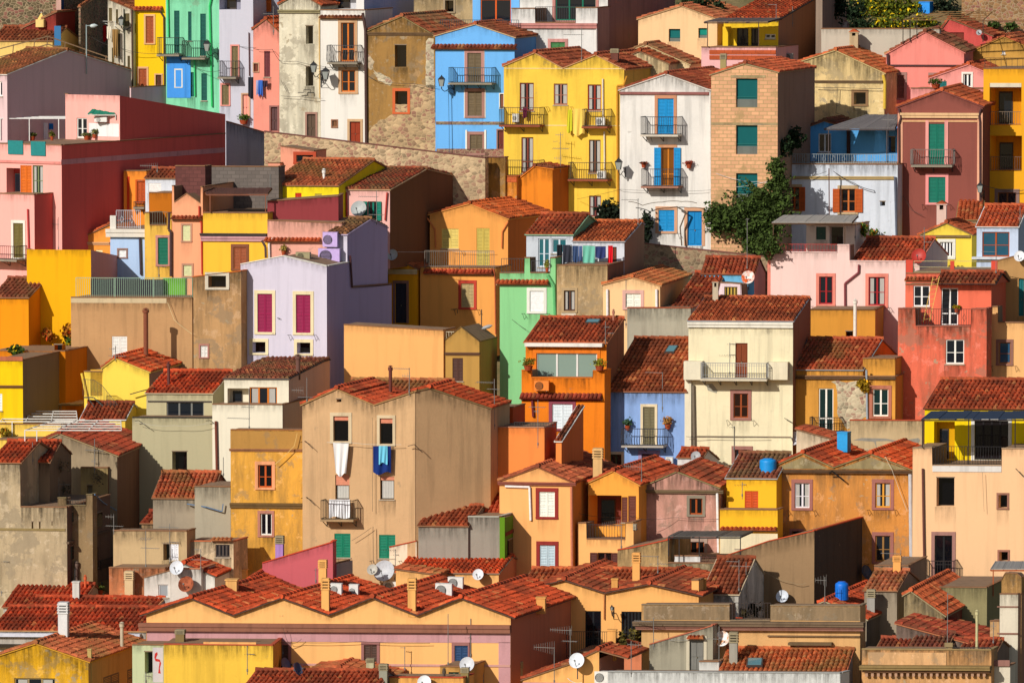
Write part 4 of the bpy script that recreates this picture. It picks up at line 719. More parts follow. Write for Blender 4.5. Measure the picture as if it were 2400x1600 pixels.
# =================================================================== ROW 3, third quarter
T(3, 3)
h = H('vivid orange house with a three-pane white window and tiled ledge', (255, 142, 25), 88, 850, 1062, [(88, 268), (176, 268), (178, 334), (742, 338), (744, 272), (850, 272)], roof='f', kind='o', phi=5, dY=1.1, tr=(230, 130, 40))
h.tc(80, 478, 832, 532, (165, 50, 45)).band(110, 512, 830, 540, (130, 40, 50), .16, name='ledge').w('sh', 370, 573, 556, 800, (232, 240, 245), (150, 75, 90)).pipe([(190, 540), (200, 690)], (110, 40, 45), .07)
h.blk(125, 868, ('s', [(868, 12), (1012, -200), (1030, -190)]), dy=1.1, xs=1030, dY=3.6, phi=5, kind='o', sc=(150, 100, 75), rc=(190, 82, 50), tr=(190, 120, 80), ov=.1)
h.w('gl', 225, 108, 782, 334, (225, 220, 215), (240, 130, 30), mull=2, full=True, glass=(130, 150, 140)).band(130, 12, 842, 44, (245, 240, 235), .35, name='awning_case')
h = H('cornflower blue house with a flowered balcony below a long brown roof', (150, 188, 238), 852, 1605, 1040, ('e', 462, -14), kind='o', phi=5, rc=(176, 95, 62), tr=(150, 105, 80), slope=.42)
h.w('sh', 1205, 600, 1312, 955, (120, 110, 80), (245, 228, 185)).bal(1045, 790, 1430, 962, (45, 45, 55), .8, belly=.14, slab=(190, 180, 170)).w('gl', 902, 1035, 1006, 1150, (80, 80, 50), (245, 228, 185)).w('sh', 1192, 1032, 1330, 1120, (80, 45, 50), (170, 150, 190)).pipe([(868, 492), (872, 1040)], (35, 60, 110), .08)
h.rail(1006, 1050, 1108, 1150, (50, 60, 80), deco=True)
for hh in HOUSES:
    if hh.label.startswith('tall cream house'): h = hh
h.on(0).w('dr', 2052, 15, 2164, 330, (125, 60, 30)).w('gl', 2035, 477, 2170, 702, (150, 70, 30), (165, 115, 105), glass=(40, 20, 12)).w('gl', 2047, 992, 2182, 1100, (110, 60, 50), (165, 115, 105))
h.bal(1758, 186, 2368, 348, (150, 150, 150), 1.0, slab=(225, 215, 190), deco=True).band(1592, 176, 1760, 345, (240, 232, 205), .5, name='parapet_pier').band(1590, 285, 1650, 1150, (240, 232, 205), .15, name='pier').band(2372, 184, 2545, 345, (242, 232, 200), .5, name='parapet_pier').pipe([(1668, 400), (1678, 1000)], (120, 108, 92), .08).band(1604, 868, 2560, 880, (130, 115, 95), .03, kind='m', name='cable_run').poly([(1785, 395), (1840, 385), (1890, 450), (1880, 475), (1800, 450)], (170, 165, 150), 'o', .006, 'bare_patch')
h = H('tiny white rooftop hut with a little red tiled roof', (240, 236, 240), 1520, 1752, 1112, ('e', 1068, 1000), kind='c', phi=5, dY=2, rc=(185, 72, 45))
H('low pale grey parapet wall behind the pink pediment house', (205, 200, 190), 1386, 1995, 1115, 1146, cat='wall', name='parapet_wall', group='walls holding the hillside', kind='o', phi=4, dY=.5)
h = H('yellow house under a tiled roof carrying a round blue water tank', (255, 198, 40), 1970, 2430, 1265, ('e', 1258, 1038), kind='c', phi=5, rc=(192, 82, 52), tr=(170, 172, 175), slope=.4)
h.w('sh', 2138, 1372, 2262, 1548, (205, 80, 25)).blk(1910, 2440, 1545, dy=-1.2, kind='c', phi=5, dY=1).tc(1920, 1706, 2440, 1735, TILE).band(1912, 1762, 2440, 2200, (245, 232, 190), .01, name='lower_wall').w('sh', 2052, 1826, 2212, 1900, (200, 75, 35))
h = H('faded pinkish house with a grey pediment and small brown window', (212, 158, 138), 1165, 1898, 1270, [(1165, 1352), (1515, 1200), (1900, 1348)], kind='w', phi=5, xs=2120, dY=6, rc=(215, 75, 40), tr=(150, 138, 95))
h.band(1120, 1362, 1945, 1390, (120, 100, 75), .14).w('gl', 1632, 1440, 1750, 1588, (160, 75, 25), (140, 130, 115), glass=(15, 14, 16)).w('gl', 1636, 1838, 1766, 1970, (160, 75, 25), (190, 165, 150), glass=(15, 16, 16)).pipe([(1160, 1395), (1172, 1860)], (225, 220, 225), .09).pipe([(1888, 1390), (1900, 1960)], (235, 232, 230), .07)
h = H('apricot gabled house with brown shutters over a deep dark loggia', (255, 178, 70), 700, 1165, 1290, [(698, 1302), (930, 1196), (1168, 1322)], kind='c', phi=6, xs=1560, dY=7, rc=(212, 72, 38), tr=(245, 175, 80))
h.w('log', 702, 1412, 1006, 1700, (120, 60, 50), d=1.6).w('sh', 1008, 1428, 1062, 1660, (110, 55, 40), sh2='one').w('sh', 1068, 1418, 1140, 1660, (110, 55, 40), sh2='one')
h.blk(604, 1116, [(604, 1668), (684, 1668), (686, 1815), (1040, 1818), (1042, 1668), (1116, 1664)], dy=-1.3, kind='c', phi=6, roof='f', dY=1.3, col=(255, 195, 115)); h.rail(690, 1682, 1040, 1812, (45, 45, 48)).w('so', 786, 1938, 915, 2110, (90, 45, 35), None, glass=(18, 18, 20))
h = H('peach gabled house with white shutters framed in dark red', (255, 190, 112), -115, 562, 1312, [(-118, 1285), (235, 1158), (590, 1302)], kind='c', phi=7, xs=955, dY=8, rc=(200, 98, 68), tr=(150, 90, 60), sc=(240, 150, 60))
h.band(-125, 1290, 592, 1318, (150, 85, 70), .12).w('sh', 250, 1378, 394, 1608, (240, 240, 228), (150, 50, 45)).w('sh', 255, 1868, 396, 2100, (190, 210, 220), (150, 50, 45)).pipe([(-60, 1328), (165, 1335), (175, 1640)], (245, 235, 230), .06).pipe([(550, 1330), (555, 2090)], (200, 120, 90), .07)
# =================================================================== ROW 3, fourth quarter
T(4, 3)
h = H('ochre house with exposed stone patch and white glass doors', (232, 168, 68), 200, 1170, 1035, 322, kind='o', phi=4, dY=6)
h.band(196, 326, 1178, 346, (95, 70, 50), .12).poly([(590, 372), (905, 352), (912, 700), (742, 795), (640, 700), (632, 400)], (205, 190, 160), 's', .02, 'exposed_stonework').w('gl', 464, 430, 600, 832, (240, 235, 225), glass=(20, 45, 45)).w('gl', 962, 436, 1106, 686, (240, 235, 225), (190, 120, 95), glass=(20, 45, 45))
h.bal(405, 690, 688, 836, (50, 42, 40), .6, deco=True).pipe([(908, 260), (916, 720)], (150, 160, 170), .06)
h.blk(200, 872, ('e', 262, -12), dy=.1, kind='o', phi=4, rc=(215, 65, 32), tr=(150, 155, 160)); h.blk(872, 1168, 158, dy=.05, kind='o', phi=4, dY=2.5)
H('greyish beige wall with a tiled edge and painted grey scrawl', (205, 182, 140), 750, 1425, 1070, 726, cat='wall', name='boundary_wall', group='walls holding the hillside', kind='o', phi=4, dY=.5, tr=(185, 80, 50)).poly([(780, 905), (860, 885), (1080, 890), (1200, 915), (1380, 885), (1400, 905), (1380, 935), (1270, 935), (1290, 985), (1260, 940), (1100, 912), (990, 915), (1000, 985), (975, 920)], (150, 145, 138), 'o', .006, 'bare_patch')
H('little cream shed with sloping red tiles beside the blue box tank', (235, 215, 180), 262, 620, 1100, [(255, 812), (620, 908)], kind='o', phi=4, rc=(215, 90, 55), dY=2)
h = H('decayed orange house with twin grey pediments and two windows', (222, 152, 70), 15, 1330, 1250, [(0, 1168), (320, 1032), (602, 1162), (942, 1036), (1332, 1188)], kind='w', phi=4, rc=(222, 68, 28), tr=(150, 132, 90), dY=7)
h.poly([(60, 1168), (320, 1060), (560, 1168)], (165, 148, 105), 'w', .02).poly([(650, 1168), (942, 1065), (1280, 1176)], (165, 148, 105), 'w', .02).band(0, 1178, 1382, 1206, (95, 70, 50), .2).w('gl', 246, 1298, 382, 1528, (228, 222, 228), (165, 108, 98), curt=True).w('gl', 986, 1298, 1126, 1524, (215, 150, 50), (165, 108, 98), curt=True).w('gl', 986, 1782, 1124, 2020, (150, 110, 60), (165, 108, 98)).w('dk', 220, 1740, 310, 1800, sur=(165, 108, 98))
h.pipe([(1310, 1215), (1320, 2055)], (190, 190, 195), .1)
h = H('light peach house with yellow veranda and navy awning, right edge', (253, 208, 152), 1330, 2440, 1300, [(1330, 980), (1508, 980), (1510, 1140), (2145, 1140), (2147, 985), (2440, 988)], roof='f', kind='c', phi=4, dY=3.0, tr=(180, 150, 120))
h.rail(1512, 965, 2145, 1135, (35, 32, 34), sp=.13).band(1512, 1142, 2145, 1196, (232, 226, 225), .03, name='painted_strip').w('dk', 1548, 1250, 1712, 1512).w('dk', 2118, 1408, 2198, 1528, sur=(165, 115, 95)).pipe([(1425, 1165), (1435, 1820), (1440, 2080)], (105, 60, 50), .06)
h.w('gl', 1532, 1780, 1692, 2170, (30, 28, 30), (170, 125, 115), glass=(14, 14, 20)).bal(1462, 2000, 1742, 2172, (50, 40, 38), .75).w('dk', 2126, 1930, 2204, 2016, sur=(170, 115, 95))
h.blk(1440, 2440, ('e', 622, 365), col=(255, 225, 0), dy=3.0, kind='c', phi=4, rc=(190, 82, 52), tr=(75, 45, 35), dY=5); h.w('gl', 1898, 730, 2208, 1085, (30, 26, 30), (235, 232, 230), mull=3, glass=(22, 16, 22)).w('log', 1525, 735, 1715, 1090, (225, 175, 0), d=.8)
# =================================================================== ROW 4, left
T(1, 4)
H('small grey-tan box house with a white shutter door', (205, 178, 132), 1040, 1716, 1350, 172, kind='o', phi=4, dY=1.2).w('sh', 1565, 290, 1640, 440, (235, 235, 240)).w('dk', 1500, 290, 1562, 440)
H('narrow cream wall with a barred window and tile edge', (240, 215, 170), 1722, 2145, 1345, 268, kind='w', phi=4, dY=2, tr=(210, 120, 75)).w('gl', 1980, 294, 2110, 412, (80, 70, 65), None, mull=3).tc(1950, 232, 2145, 262, (220, 150, 100))
H('peeling orange low building beside the twin dishes', (215, 135, 85), 1002, 1520, 1385, 512, kind='w', phi=4, dY=3)
H('whitish rooftop block carrying two satellite dishes', (222, 215, 210), 1325, 1568, 1400, [(1325, 602), (1568, 535)], kind='o', phi=4, roof='f', dY=1.5).blk(1570, 1848, 520, dy=-.3, kind='o', phi=4, dY=2, xs=1975, tr=(200, 130, 90)).on(0).w('gl', 1455, 662, 1545, 780, (205, 205, 205), None, mull=0, glass=(150, 155, 160))
H('low roof of red barrel tiles beneath the large blank tan wall', (200, 190, 180), 30, 720, 1395, ('e', 876, 672), kind='o', phi=4, rc=(212, 62, 34), xs=1000)
H('second low red roof running behind the peach zigzag building', (215, 200, 190), 255, 1420, 1412, ('e', 880, 796), kind='o', phi=3, rc=(215, 66, 36), tr=(225, 160, 105), xs=1680, dY=3)
h = H('long low roof of red barrel tiles above a white gutter', (190, 182, 175), -80, 1340, 1480, ('e', 1090, 886), kind='o', phi=3, rc=(208, 66, 38), tr=(190, 150, 100)); h.band(-80, 1108, 1300, 1140, (205, 208, 222), .25, kind='m', name='gutter').band(-80, 1208, 400, 1235, (60, 50, 40), .3, name='ledge')
h = H('very long peach building with a four-peaked zigzag roofline', (255, 198, 118), 1345, 4692, 1640, [(1345, 938), (1765, 792), (2150, 950), (2597, 790), (3032, 947), (3432, 786), (3842, 950), (4242, 790), (4695, 958)], kind='c', phi=3, xs=5262, dY=8.2, rc=(205, 62, 32), tr=(95, 68, 58), sc=(205, 130, 95), ov=.2)
h.band(1290, 1022, 4700, 1095, (150, 100, 80), .22).band(1350, 1100, 4690, 1188, (205, 155, 158), .02, name='painted_strip').band(4582, 1190, 4690, 1700, (205, 155, 158), .02, name='painted_strip')
h.w('sh', 2530, 1216, 2650, 1400, (90, 65, 55), (160, 110, 105)).w('sh', 3346, 1216, 3464, 1400, (85, 60, 50), (160, 110, 105)).w('sh', 4178, 1222, 4300, 1392, (40, 70, 110), (160, 110, 105)).band(2690, 1392, 4690, 1412, (215, 165, 150), .05, name='string_course')
h = H('old yellow gabled house in the bottom left corner', (248, 190, 30), -80, 812, 1640, [(-80, 1345), (330, 1212), (812, 1378)], kind='w', phi=4, xs=1335, dY=7.5, rc=(218, 82, 42), tr=(215, 160, 50), sc=(205, 160, 95))
h.w('gl', 132, 1522, 508, 1620, (150, 130, 90), None, mull=2, curt=True).on(0, True).w('sh', 950, 1490, 1090, 1640, (120, 95, 75)).w('sh', 1170, 1430, 1260, 1600, (120, 95, 75))
H('grey-green hut with a red squiggle painted on its white panel', (195, 205, 165), 1215, 1505, 1672, 1218, kind='c', phi=3, dY=2).w('dk', 1330, 1280, 1402, 1480).band(1405, 1240, 1500, 1560, (200, 195, 205), .02, name='painted_panel').poly([(1425, 1295), (1445, 1280), (1450, 1300), (1432, 1340), (1470, 1350), (1482, 1385), (1470, 1430), (1478, 1478), (1455, 1475), (1462, 1420), (1468, 1370), (1430, 1365), (1420, 1330)], (190, 50, 45), 'c', .03, 'painted_squiggle')
h = H('plain yellow wall block with a small orange sun ornament', (252, 208, 72), 1505, 2508, 1690, 1218, kind='o', phi=4, xs=2600, dY=3, tr=(190, 90, 60), sc=(225, 160, 60)).band(1870, 1190, 2352, 1212, (255, 190, 110), .02, name='coping')
H('maroon-pink lean-to wall rising to the right before the green shutters', (205, 100, 105), 2410, 3058, 1420, [(2410, 468), (3058, 275)], kind='c', phi=3, xs=3090, dY=.8, roof='f', tr=(215, 80, 50)).blk(3060, 3092, ('s', [(3092, 475), (3240, 440)]), dy=.3, xs=3242, dY=2, phi=3, kind='c', sc=(150, 150, 165), roof='f')
H('low house with a broad bright red roof behind the white dishes', (235, 232, 228), 1640, 1972, 1400, [(1636, 500), (1690, 478), (1975, 595)], xs=2350, dY=8, kind='c', phi=5, rc=(208, 60, 32), tr=(110, 100, 90))
H('wide red roof between the dishes and the maroon-pink wall', (225, 180, 130), 2180, 2640, 1480, [(2180, 700), (2290, 630), (2620, 790)], xs=2950, dY=9, kind='c', phi=5, rc=(205, 62, 32), tr=(110, 80, 60))
# =================================================================== ROW 4, second quarter
T(2, 4)
h = H('peach house under a long band of red barrel tiles', (255, 198, 118), 1285, 2230, 1392, ('s', [(2230, 566), (2355, 412), (2420, 450)]), xs=2420, dY=5, kind='c', phi=3, rc=(222, 76, 36), sc=(215, 140, 95), tr=(150, 130, 110)).blk(1285, 1680, [(1285, 528), (1680, 580)], dy=-1.5, kind='c', phi=3, dY=1.5, rc=(222, 76, 36), xs=1760, sc=(220, 140, 80))
H('small red gable roof peeping over the long tiled band', (150, 140, 130), 1570, 2010, 1330, [(1565, 392), (1800, 320), (2015, 402)], kind='o', phi=3, rc=(212, 72, 38), dY=3)
h = H('bare grey rendered house with a tile corner and green neighbour', (158, 150, 140), 1492, 1948, 1346, ('e', 128, -48), kind='o', phi=4, rc=(200, 90, 50), dY=4).blk(1948, 2240, 44, kind='o', phi=4, dY=4, tr=(190, 190, 180))
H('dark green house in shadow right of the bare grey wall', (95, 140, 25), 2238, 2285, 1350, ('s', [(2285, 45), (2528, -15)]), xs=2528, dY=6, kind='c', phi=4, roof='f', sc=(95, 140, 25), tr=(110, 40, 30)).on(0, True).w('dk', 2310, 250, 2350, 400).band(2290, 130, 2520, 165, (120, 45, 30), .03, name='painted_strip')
H('steep red roof climbing behind the grey house to the peach gable', (200, 160, 110), 1852, 2240, 1300, ('e', 5, -285), kind='o', phi=5, rc=(180, 62, 38), xs=2560, dY=8, slope=.5)
H('small cream lean-to with a red sloping edge by the green shutter', (250, 232, 200), 1225, 1475, 1338, [(1225, 322), (1475, 266)], kind='c', phi=3, roof='f', dY=2, tr=(190, 80, 50))
H('foreground roof of thick brown-red barrel tiles, bottom edge', (160, 150, 145), -140, 1085, 1765, ('e', 1660, 1468), kind='o', phi=3, rc=(170, 72, 48), tr=(190, 130, 100))
H('red gable roof in the foreground before the peach building', (240, 175, 100), 500, 1245, 1705, [(500, 1478), (765, 1440), (1245, 1540)], kind='c', phi=4, xs=1560, dY=8, rc=(215, 68, 34), tr=(205, 120, 80))
h = H('peach parapet with olive shed at the bottom edge, centre', (248, 185, 95), 1225, 1905, 1735, 1518, kind='c', phi=3, dY=1.5, tr=(190, 80, 50)).blk(1690, 1965, 1418, col=(215, 165, 85), dy=2, kind='o', phi=3, dY=3); h.w('gl', 1770, 1465, 1865, 1520, (60, 90, 70))
# =================================================================== ROW 4, third quarter
T(3, 4)
h = H('peach house with two gable peaks and tall dark barred doors', (255, 192, 108), 285, 1715, 1500, [(285, 672), (482, 624), (860, 744), (1265, 664), (1718, 764)], kind='c', phi=4, xs=2060, dY=7.5, rc=(210, 70, 34), tr=(100, 72, 60), ov=.18)
h.w('gl', 672, 905, 818, 1285, (20, 22, 28), glass=(12, 16, 22)).w('gl', 1005, 910, 1192, 1300, (25, 25, 28), mull=5, glass=(14, 18, 22)).pipe([(852, 750), (850, 980)], (190, 120, 70), .03)
h.rail(560, 1068, 1180, 1300, (35, 33, 33), v=-1.2, sp=.1); h.blk(1650, 1716, 625, dy=-.2, kind='c', phi=4, dY=.8)
H('long ridge of weathered tiles behind the two gable peaks', (215, 165, 110), 130, 1440, 1418, ('e', 625, 535), kind='o', phi=3, rc=(205, 100, 60), dY=3)
H('rubble-walled tan house with a red sloping edge', (205, 172, 115), 970, 1432, 1370, [(970, 348), (1100, 328), (1432, 256)], kind='w', phi=4, roof='f', tr=(205, 85, 50), dY=4)
h = H('rooftop terrace with white parapet in front of the pinkish house', (185, 165, 125), 1350, 1990, 1372, 468, kind='w', phi=4, dY=5); h.blk(1492, 1728, 402, col=(235, 232, 235), dy=.3, kind='c', phi=4, dY=.3); h.on(0).rail(1728, 412, 1985, 466, (95, 60, 50), deco=True)
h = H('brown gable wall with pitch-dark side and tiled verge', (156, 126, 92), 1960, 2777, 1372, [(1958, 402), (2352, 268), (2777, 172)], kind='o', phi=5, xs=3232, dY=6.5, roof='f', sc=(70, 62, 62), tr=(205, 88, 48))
H('small steep roof of very old barrel tiles with white mortar', (228, 222, 215), 1750, 2082, 1452, ('e', 752, 430), kind='w', phi=5, rc=(180, 80, 45), xs=2420, dY=6, slope=.55, tr=(215, 195, 160))
h = H('old palace with mossy parapet and heavy moulded cornice', (225, 180, 115), 1190, 3200, 1640, [(1190, 850), (2000, 850), (2002, 995), (2372, 995), (2374, 858), (3200, 862)], kind='o', phi=3, dY=1.0, roof='f', tr=(145, 125, 100))
h.band(1210, 860, 1998, 985, (152, 128, 98), .02, kind='w', name='mossy_parapet').band(2376, 868, 3200, 992, (152, 128, 98), .02, kind='w', name='mossy_parapet').band(1130, 998, 3250, 1040, (120, 100, 80), .4).band(1150, 1042, 3240, 1078, (150, 105, 90), .25).band(2352, 1130, 3200, 1142, (120, 95, 70), .1, name='string_course').band(2550, 1190, 2950, 1215, (110, 90, 65), .3, name='window_hood').band(2620, 1218, 2920, 1245, (165, 115, 105), .05, name='window_lintel')
h.rail(2020, 832, 2372, 998, (60, 50, 48), deco=True)
h = H('grey rendered rooftop hut with a shaded doorway', (165, 158, 140), 1262, 1845, 1660, [(1262, 1215), (1845, 1042)], kind='o', phi=4, roof='f', dY=2.5, tr=(190, 110, 80)).w('dr', 1632, 1165, 1762, 1462, (120, 118, 112), (215, 205, 180)).tc(1618, 1135, 1772, 1160, TILE).blk(1720, 1900, 1372, col=(225, 222, 220), dy=-1, kind='c', phi=4, dY=1)
H('bright red sheet-tile roof behind the grey hut', (190, 180, 165), 1305, 1850, 1612, ('e', 1165, 935), kind='o', phi=4, rc=(205, 55, 25), xs=2100, dY=5, slope=.4).blk(1850, 2640, [(1850, 1080), (2640, 1262)], dy=.3, kind='o', phi=4, dY=4, rc=(205, 62, 32))
H('foreground roof of thick orange barrel tiles with a skylight', (190, 185, 180), 1905, 3060, 1690, ('e', 1480, 1268), kind='o', phi=3, rc=(222, 88, 36), tr=(205, 120, 80), xs=3200)
H('white foreground parapet wall along the bottom edge', (232, 232, 235), 880, 3015, 1725, 1472, cat='wall', name='parapet_wall', group='walls holding the hillside', kind='o', phi=3, dY=.8, xs=3100, tr=(170, 170, 172))
h = H('low peach building with a curved red gable roof behind the white dish', (255, 192, 108), 100, 800, 1695, [(100, 1540), (520, 1400), (790, 1272), (1050, 1345)], kind='c', phi=4, rc=(210, 66, 32), dY=4, sc=(190, 130, 110)); h.band(100, 1560, 520, 1600, (205, 150, 150), .05, name='painted_strip')
H('dark red low roof and peach wall in the shaded gap by the barred doors', (225, 140, 95), 560, 1200, 1560, 1290, kind='c', phi=4, dY=4)
# =================================================================== ROW 4, fourth quarter
T(4, 4)
h = H('ornate ochre facade with dentil cornice along the bottom right', (225, 172, 108), 862, 2052, 1705, 1262, kind='w', phi=3, dY=1.2, tr=(165, 140, 95)).band(862, 1400, 2060, 1440, (150, 125, 80), .45).band(880, 1442, 2050, 1465, (120, 85, 60), .3).band(920, 1285, 1640, 1400, (232, 185, 125), .04, kind='w', name='parapet_panel').rail(1700, 1240, 2040, 1400, (50, 42, 40))
for k in range(21): h.band(905+k*54, 1470, 930+k*54, 1500, (190, 150, 120), .25, name='dentil')
H('low red-roofed house with square chimney in the dark courtyard', (190, 175, 150), 470, 905, 1560, [(470, 842), (520, 822), (905, 990)], kind='o', phi=6, xs=1290, dY=7.5, rc=(212, 66, 34), sc=(120, 112, 112), tr=(190, 175, 140))
H('crumbling house with patchy orange tiles near the right pillar', (170, 150, 110), 1250, 1622, 1572, [(1245, 765), (1312, 730), (1625, 952)], kind='w', phi=6, xs=1965, dY=8, rc=(222, 100, 58), sc=(130, 60, 45), tr=(175, 155, 115))
H('grey concrete block house below the iron balcony', (165, 150, 130), 975, 1292, 1440, 492, kind='o', phi=5, xs=1458, dY=4, sc=(150, 125, 110)).blk(885, 1185, ('e', 722, 545), dy=-4, kind='o', phi=5, rc=(215, 110, 75))
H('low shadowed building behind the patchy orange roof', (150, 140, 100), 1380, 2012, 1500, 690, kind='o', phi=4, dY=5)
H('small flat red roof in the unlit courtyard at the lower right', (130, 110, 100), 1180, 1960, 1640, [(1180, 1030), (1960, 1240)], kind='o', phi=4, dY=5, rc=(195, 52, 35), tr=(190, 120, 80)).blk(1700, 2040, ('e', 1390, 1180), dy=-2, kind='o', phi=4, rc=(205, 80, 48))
h = H('white stone pier with scrolled tan crown at the right edge', (232, 222, 200), 2130, 2298, 1610, 752, cat='pillar', name='ornamental_pillar', group='pillars of the right-hand facade', kind='o', phi=3, dY=1, xs=2440, sc=(170, 130, 105)).band(2110, 860, 2300, 872, (150, 110, 95), .05, name='string_course').band(2110, 1105, 2300, 1120, (150, 110, 95), .05, name='string_course')
h.blk(2145, 2330, [(2145, 620), (2180, 560), (2290, 565), (2335, 600)], col=(200, 155, 90), dy=.2, kind='w', phi=3, dY=.8, roof='f')
H('small pale pier with a mauve cap in the bottom right corner', (225, 215, 195), 2075, 2225, 1700, 1408, cat='pillar', name='ornamental_pillar', group='pillars of the right-hand facade', kind='o', phi=3, dY=1).band(2045, 1355, 2225, 1410, (160, 115, 105), .1, name='pillar_cap')
H('narrow brownish pier wall beside the scrolled white pier', (205, 165, 110), 2040, 2125, 1600, 1000, kind='w', phi=3, dY=1)
# =================================================================== retaining walls and the lane above them
T(2, 1)
H('long rubble retaining wall with brown coping below the upper lane', (205, 178, 140), 75, 2105, 480, [(75, 1210), (2105, 1455)], cat='wall', name='retaining_wall', group='walls holding the hillside', kind='s', phi=4, roof='f', tr=(125, 80, 72), dY=.6)
H('shaded blue-grey end of the rubble retaining wall beside the red building', (165, 165, 185), -275, 72, 476, [(-275, 1120), (72, 1222)], cat='wall', name='retaining_wall', group='walls holding the hillside', kind='o', phi=-58, roof='f', tr=(125, 80, 72), dY=.6)
H('ochre end piece of the rubble wall next to the yellow house', (195, 140, 55), 2100, 2290, 474, 1448, cat='wall', name='retaining_wall', group='walls holding the hillside', kind='w', phi=4, roof='f', tr=(125, 80, 72), dY=.5)
h = H('little salmon rooftop box with old tiles in front of the rubble wall', (245, 170, 135), 225, 535, 540, [(225, 1345), (535, 1390)], kind='c', phi=4, roof='f', dY=2, rc=TOLD).w('gl', 372, 1425, 525, 1490, (60, 45, 35), (190, 80, 50)).blk(110, 222, 1500, dy=-.3, kind='c', phi=4, dY=1)
T(3, 2)
H('dark stone retaining wall in the shadow below the white house', (165, 140, 110), 1215, 2400, 700, [(1215, 672), (2400, 800)], cat='wall', name='retaining_wall', group='walls holding the hillside', kind='s', phi=4, roof='f', tr=(130, 85, 75), dY=.6)

T(1, 4)
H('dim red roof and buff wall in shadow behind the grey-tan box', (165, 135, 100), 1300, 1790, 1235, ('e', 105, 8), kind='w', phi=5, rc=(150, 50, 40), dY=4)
H('crumbling parapet with old piers along the dark left courtyard', (150, 125, 90), 530, 850, 1342, [(530, -130), (610, -130), (612, -60), (790, -60), (792, -160), (850, -160)], kind='w', phi=6, dY=.6, roof='f', tr=(120, 105, 75)).rail(612, -110, 790, -60, (60, 55, 50))
T(4, 4)
H('stub pillar with a worn vase top on the ochre dentil facade', (170, 145, 105), 1632, 1692, 1706, 1225, cat='pillar', name='parapet_pillar', group='pillars of the right-hand facade', kind='w', phi=3, dY=.5).band(1625, 1195, 1700, 1235, (150, 130, 95), .08, name='pillar_cap')
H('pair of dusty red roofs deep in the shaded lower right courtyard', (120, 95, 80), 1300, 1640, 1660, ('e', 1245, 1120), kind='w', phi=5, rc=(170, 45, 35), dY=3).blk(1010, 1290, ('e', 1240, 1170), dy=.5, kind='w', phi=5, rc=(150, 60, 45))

# ------------------------------------------------------------------ ground
xs = np.linspace(-75, 75, 61); ys = np.concatenate([np.linspace(-60, 284, 12), np.linspace(286, 395, 70), np.linspace(400, 900, 20)])
def gz(y):
    if y < 284: y2 = 284
    else: y2 = min(y, 386)
    py = (1-(y2-300)/80)*1600; b = (800-py)/1200*TH; z = CZ+(b*CP-SP)/(b*SP+CP)*y2
    return z-5.6+3.4*min(1, max(0, (y-368)/8))+(max(0, y-386)*.35)-(max(0, 284-y)*.02 if y < 284 else 0)
G = MB(); gv = [(x*(1 if y < 400 else 4), y, gz(y)+(math.sin(x*.7)*math.cos(y*.5))*.2) for y in ys for x in xs]; nx = len(xs)
G.add(gv, [[j*nx+i, j*nx+i+1, (j+1)*nx+i+1, (j+1)*nx+i] for j in range(len(ys)-1) for i in range(nx-1)], M('gr', (150, 125, 90), (70, 80, 40)))
tag(G.build('ground', smooth=True), 'steep earth hillside under the houses', 'ground', None, 'structure')
finish_houses()
bpy.context.view_layer.update(); DG = bpy.context.evaluated_depsgraph_get()
def hit(x, y, back=0.0):
    d = Vector(ray(x, y)).normalized(); o = Vector((0, 0, CZ))
    for _ in range(6):
        ok, p, n, i, ob, mt = S.ray_cast(DG, o, d)
        if not ok: return np.array(atY(x, y, 385)), None
        if ob.name.split('.')[0] in ('railing', 'downpipe') : o = p+d*.02; continue
        break
    p = p-d*back; return np.array(p), ob
def root_of(ob):
    while ob is not None and ob.parent is not None: ob = ob.parent
    return ob
class PF(Frame):
    def __init__(s, P, phi=8): Frame.__init__(s, P, (math.cos(R(phi)), -math.sin(R(phi))), (math.sin(R(phi)), math.cos(R(phi))))
STEEL = (125, 122, 118); USED = set()
def thing(name, loc, label, cat, group):
    assert label not in USED, label
    USED.add(label); return tag(empty(name, loc), label, cat, group)
def antenna(x, yt, yb, booms, label, col=STEEL, r=.018):
    P, _ = hit(x, yb); k = unit(P[1]); m = M('m', col); e = thing('television_antenna', P, label+', thin metal mast', 'antenna', 'television antennas on the roofs')
    F = PF(P, 20); a = MB(); H_ = (yb-yt)*k; a.bar(P-np.array((0, 0, .15)), P+np.array((0, 0, H_)), r, m, 6); a.bar(P, P+np.array((0, 0, .12)), r*2.2, m, 6); a.build('mast', e, P)
    for q in booms:
        y, xa, xb = q[:3]; el = q[3] if len(q) > 3 else 30; b = MB(); z = P[2]+(yb-y)*k; ua, ub = (xa-x)*k, (xb-x)*k
        b.bar(F.p(ua, 0, z), F.p(ub, 0, z), r*.75, m); n = max(3, int(abs(ub-ua)/.11)); up = len(q) > 4
        for j in range(n+1):
            u = ua+(ub-ua)*j/n; L = el*k*(.35+.65*j/n if up else 1)*.5
            if up: b.bar(F.p(u, 0, z-L), F.p(u, 0, z+L), r*.45, m)
            else: b.bar(F.p(u-.02, -L*1.6, z-L*.35), F.p(u+.02, L*1.6, z+L*.35), r*.45, m)
        b.build('boom', e, P)
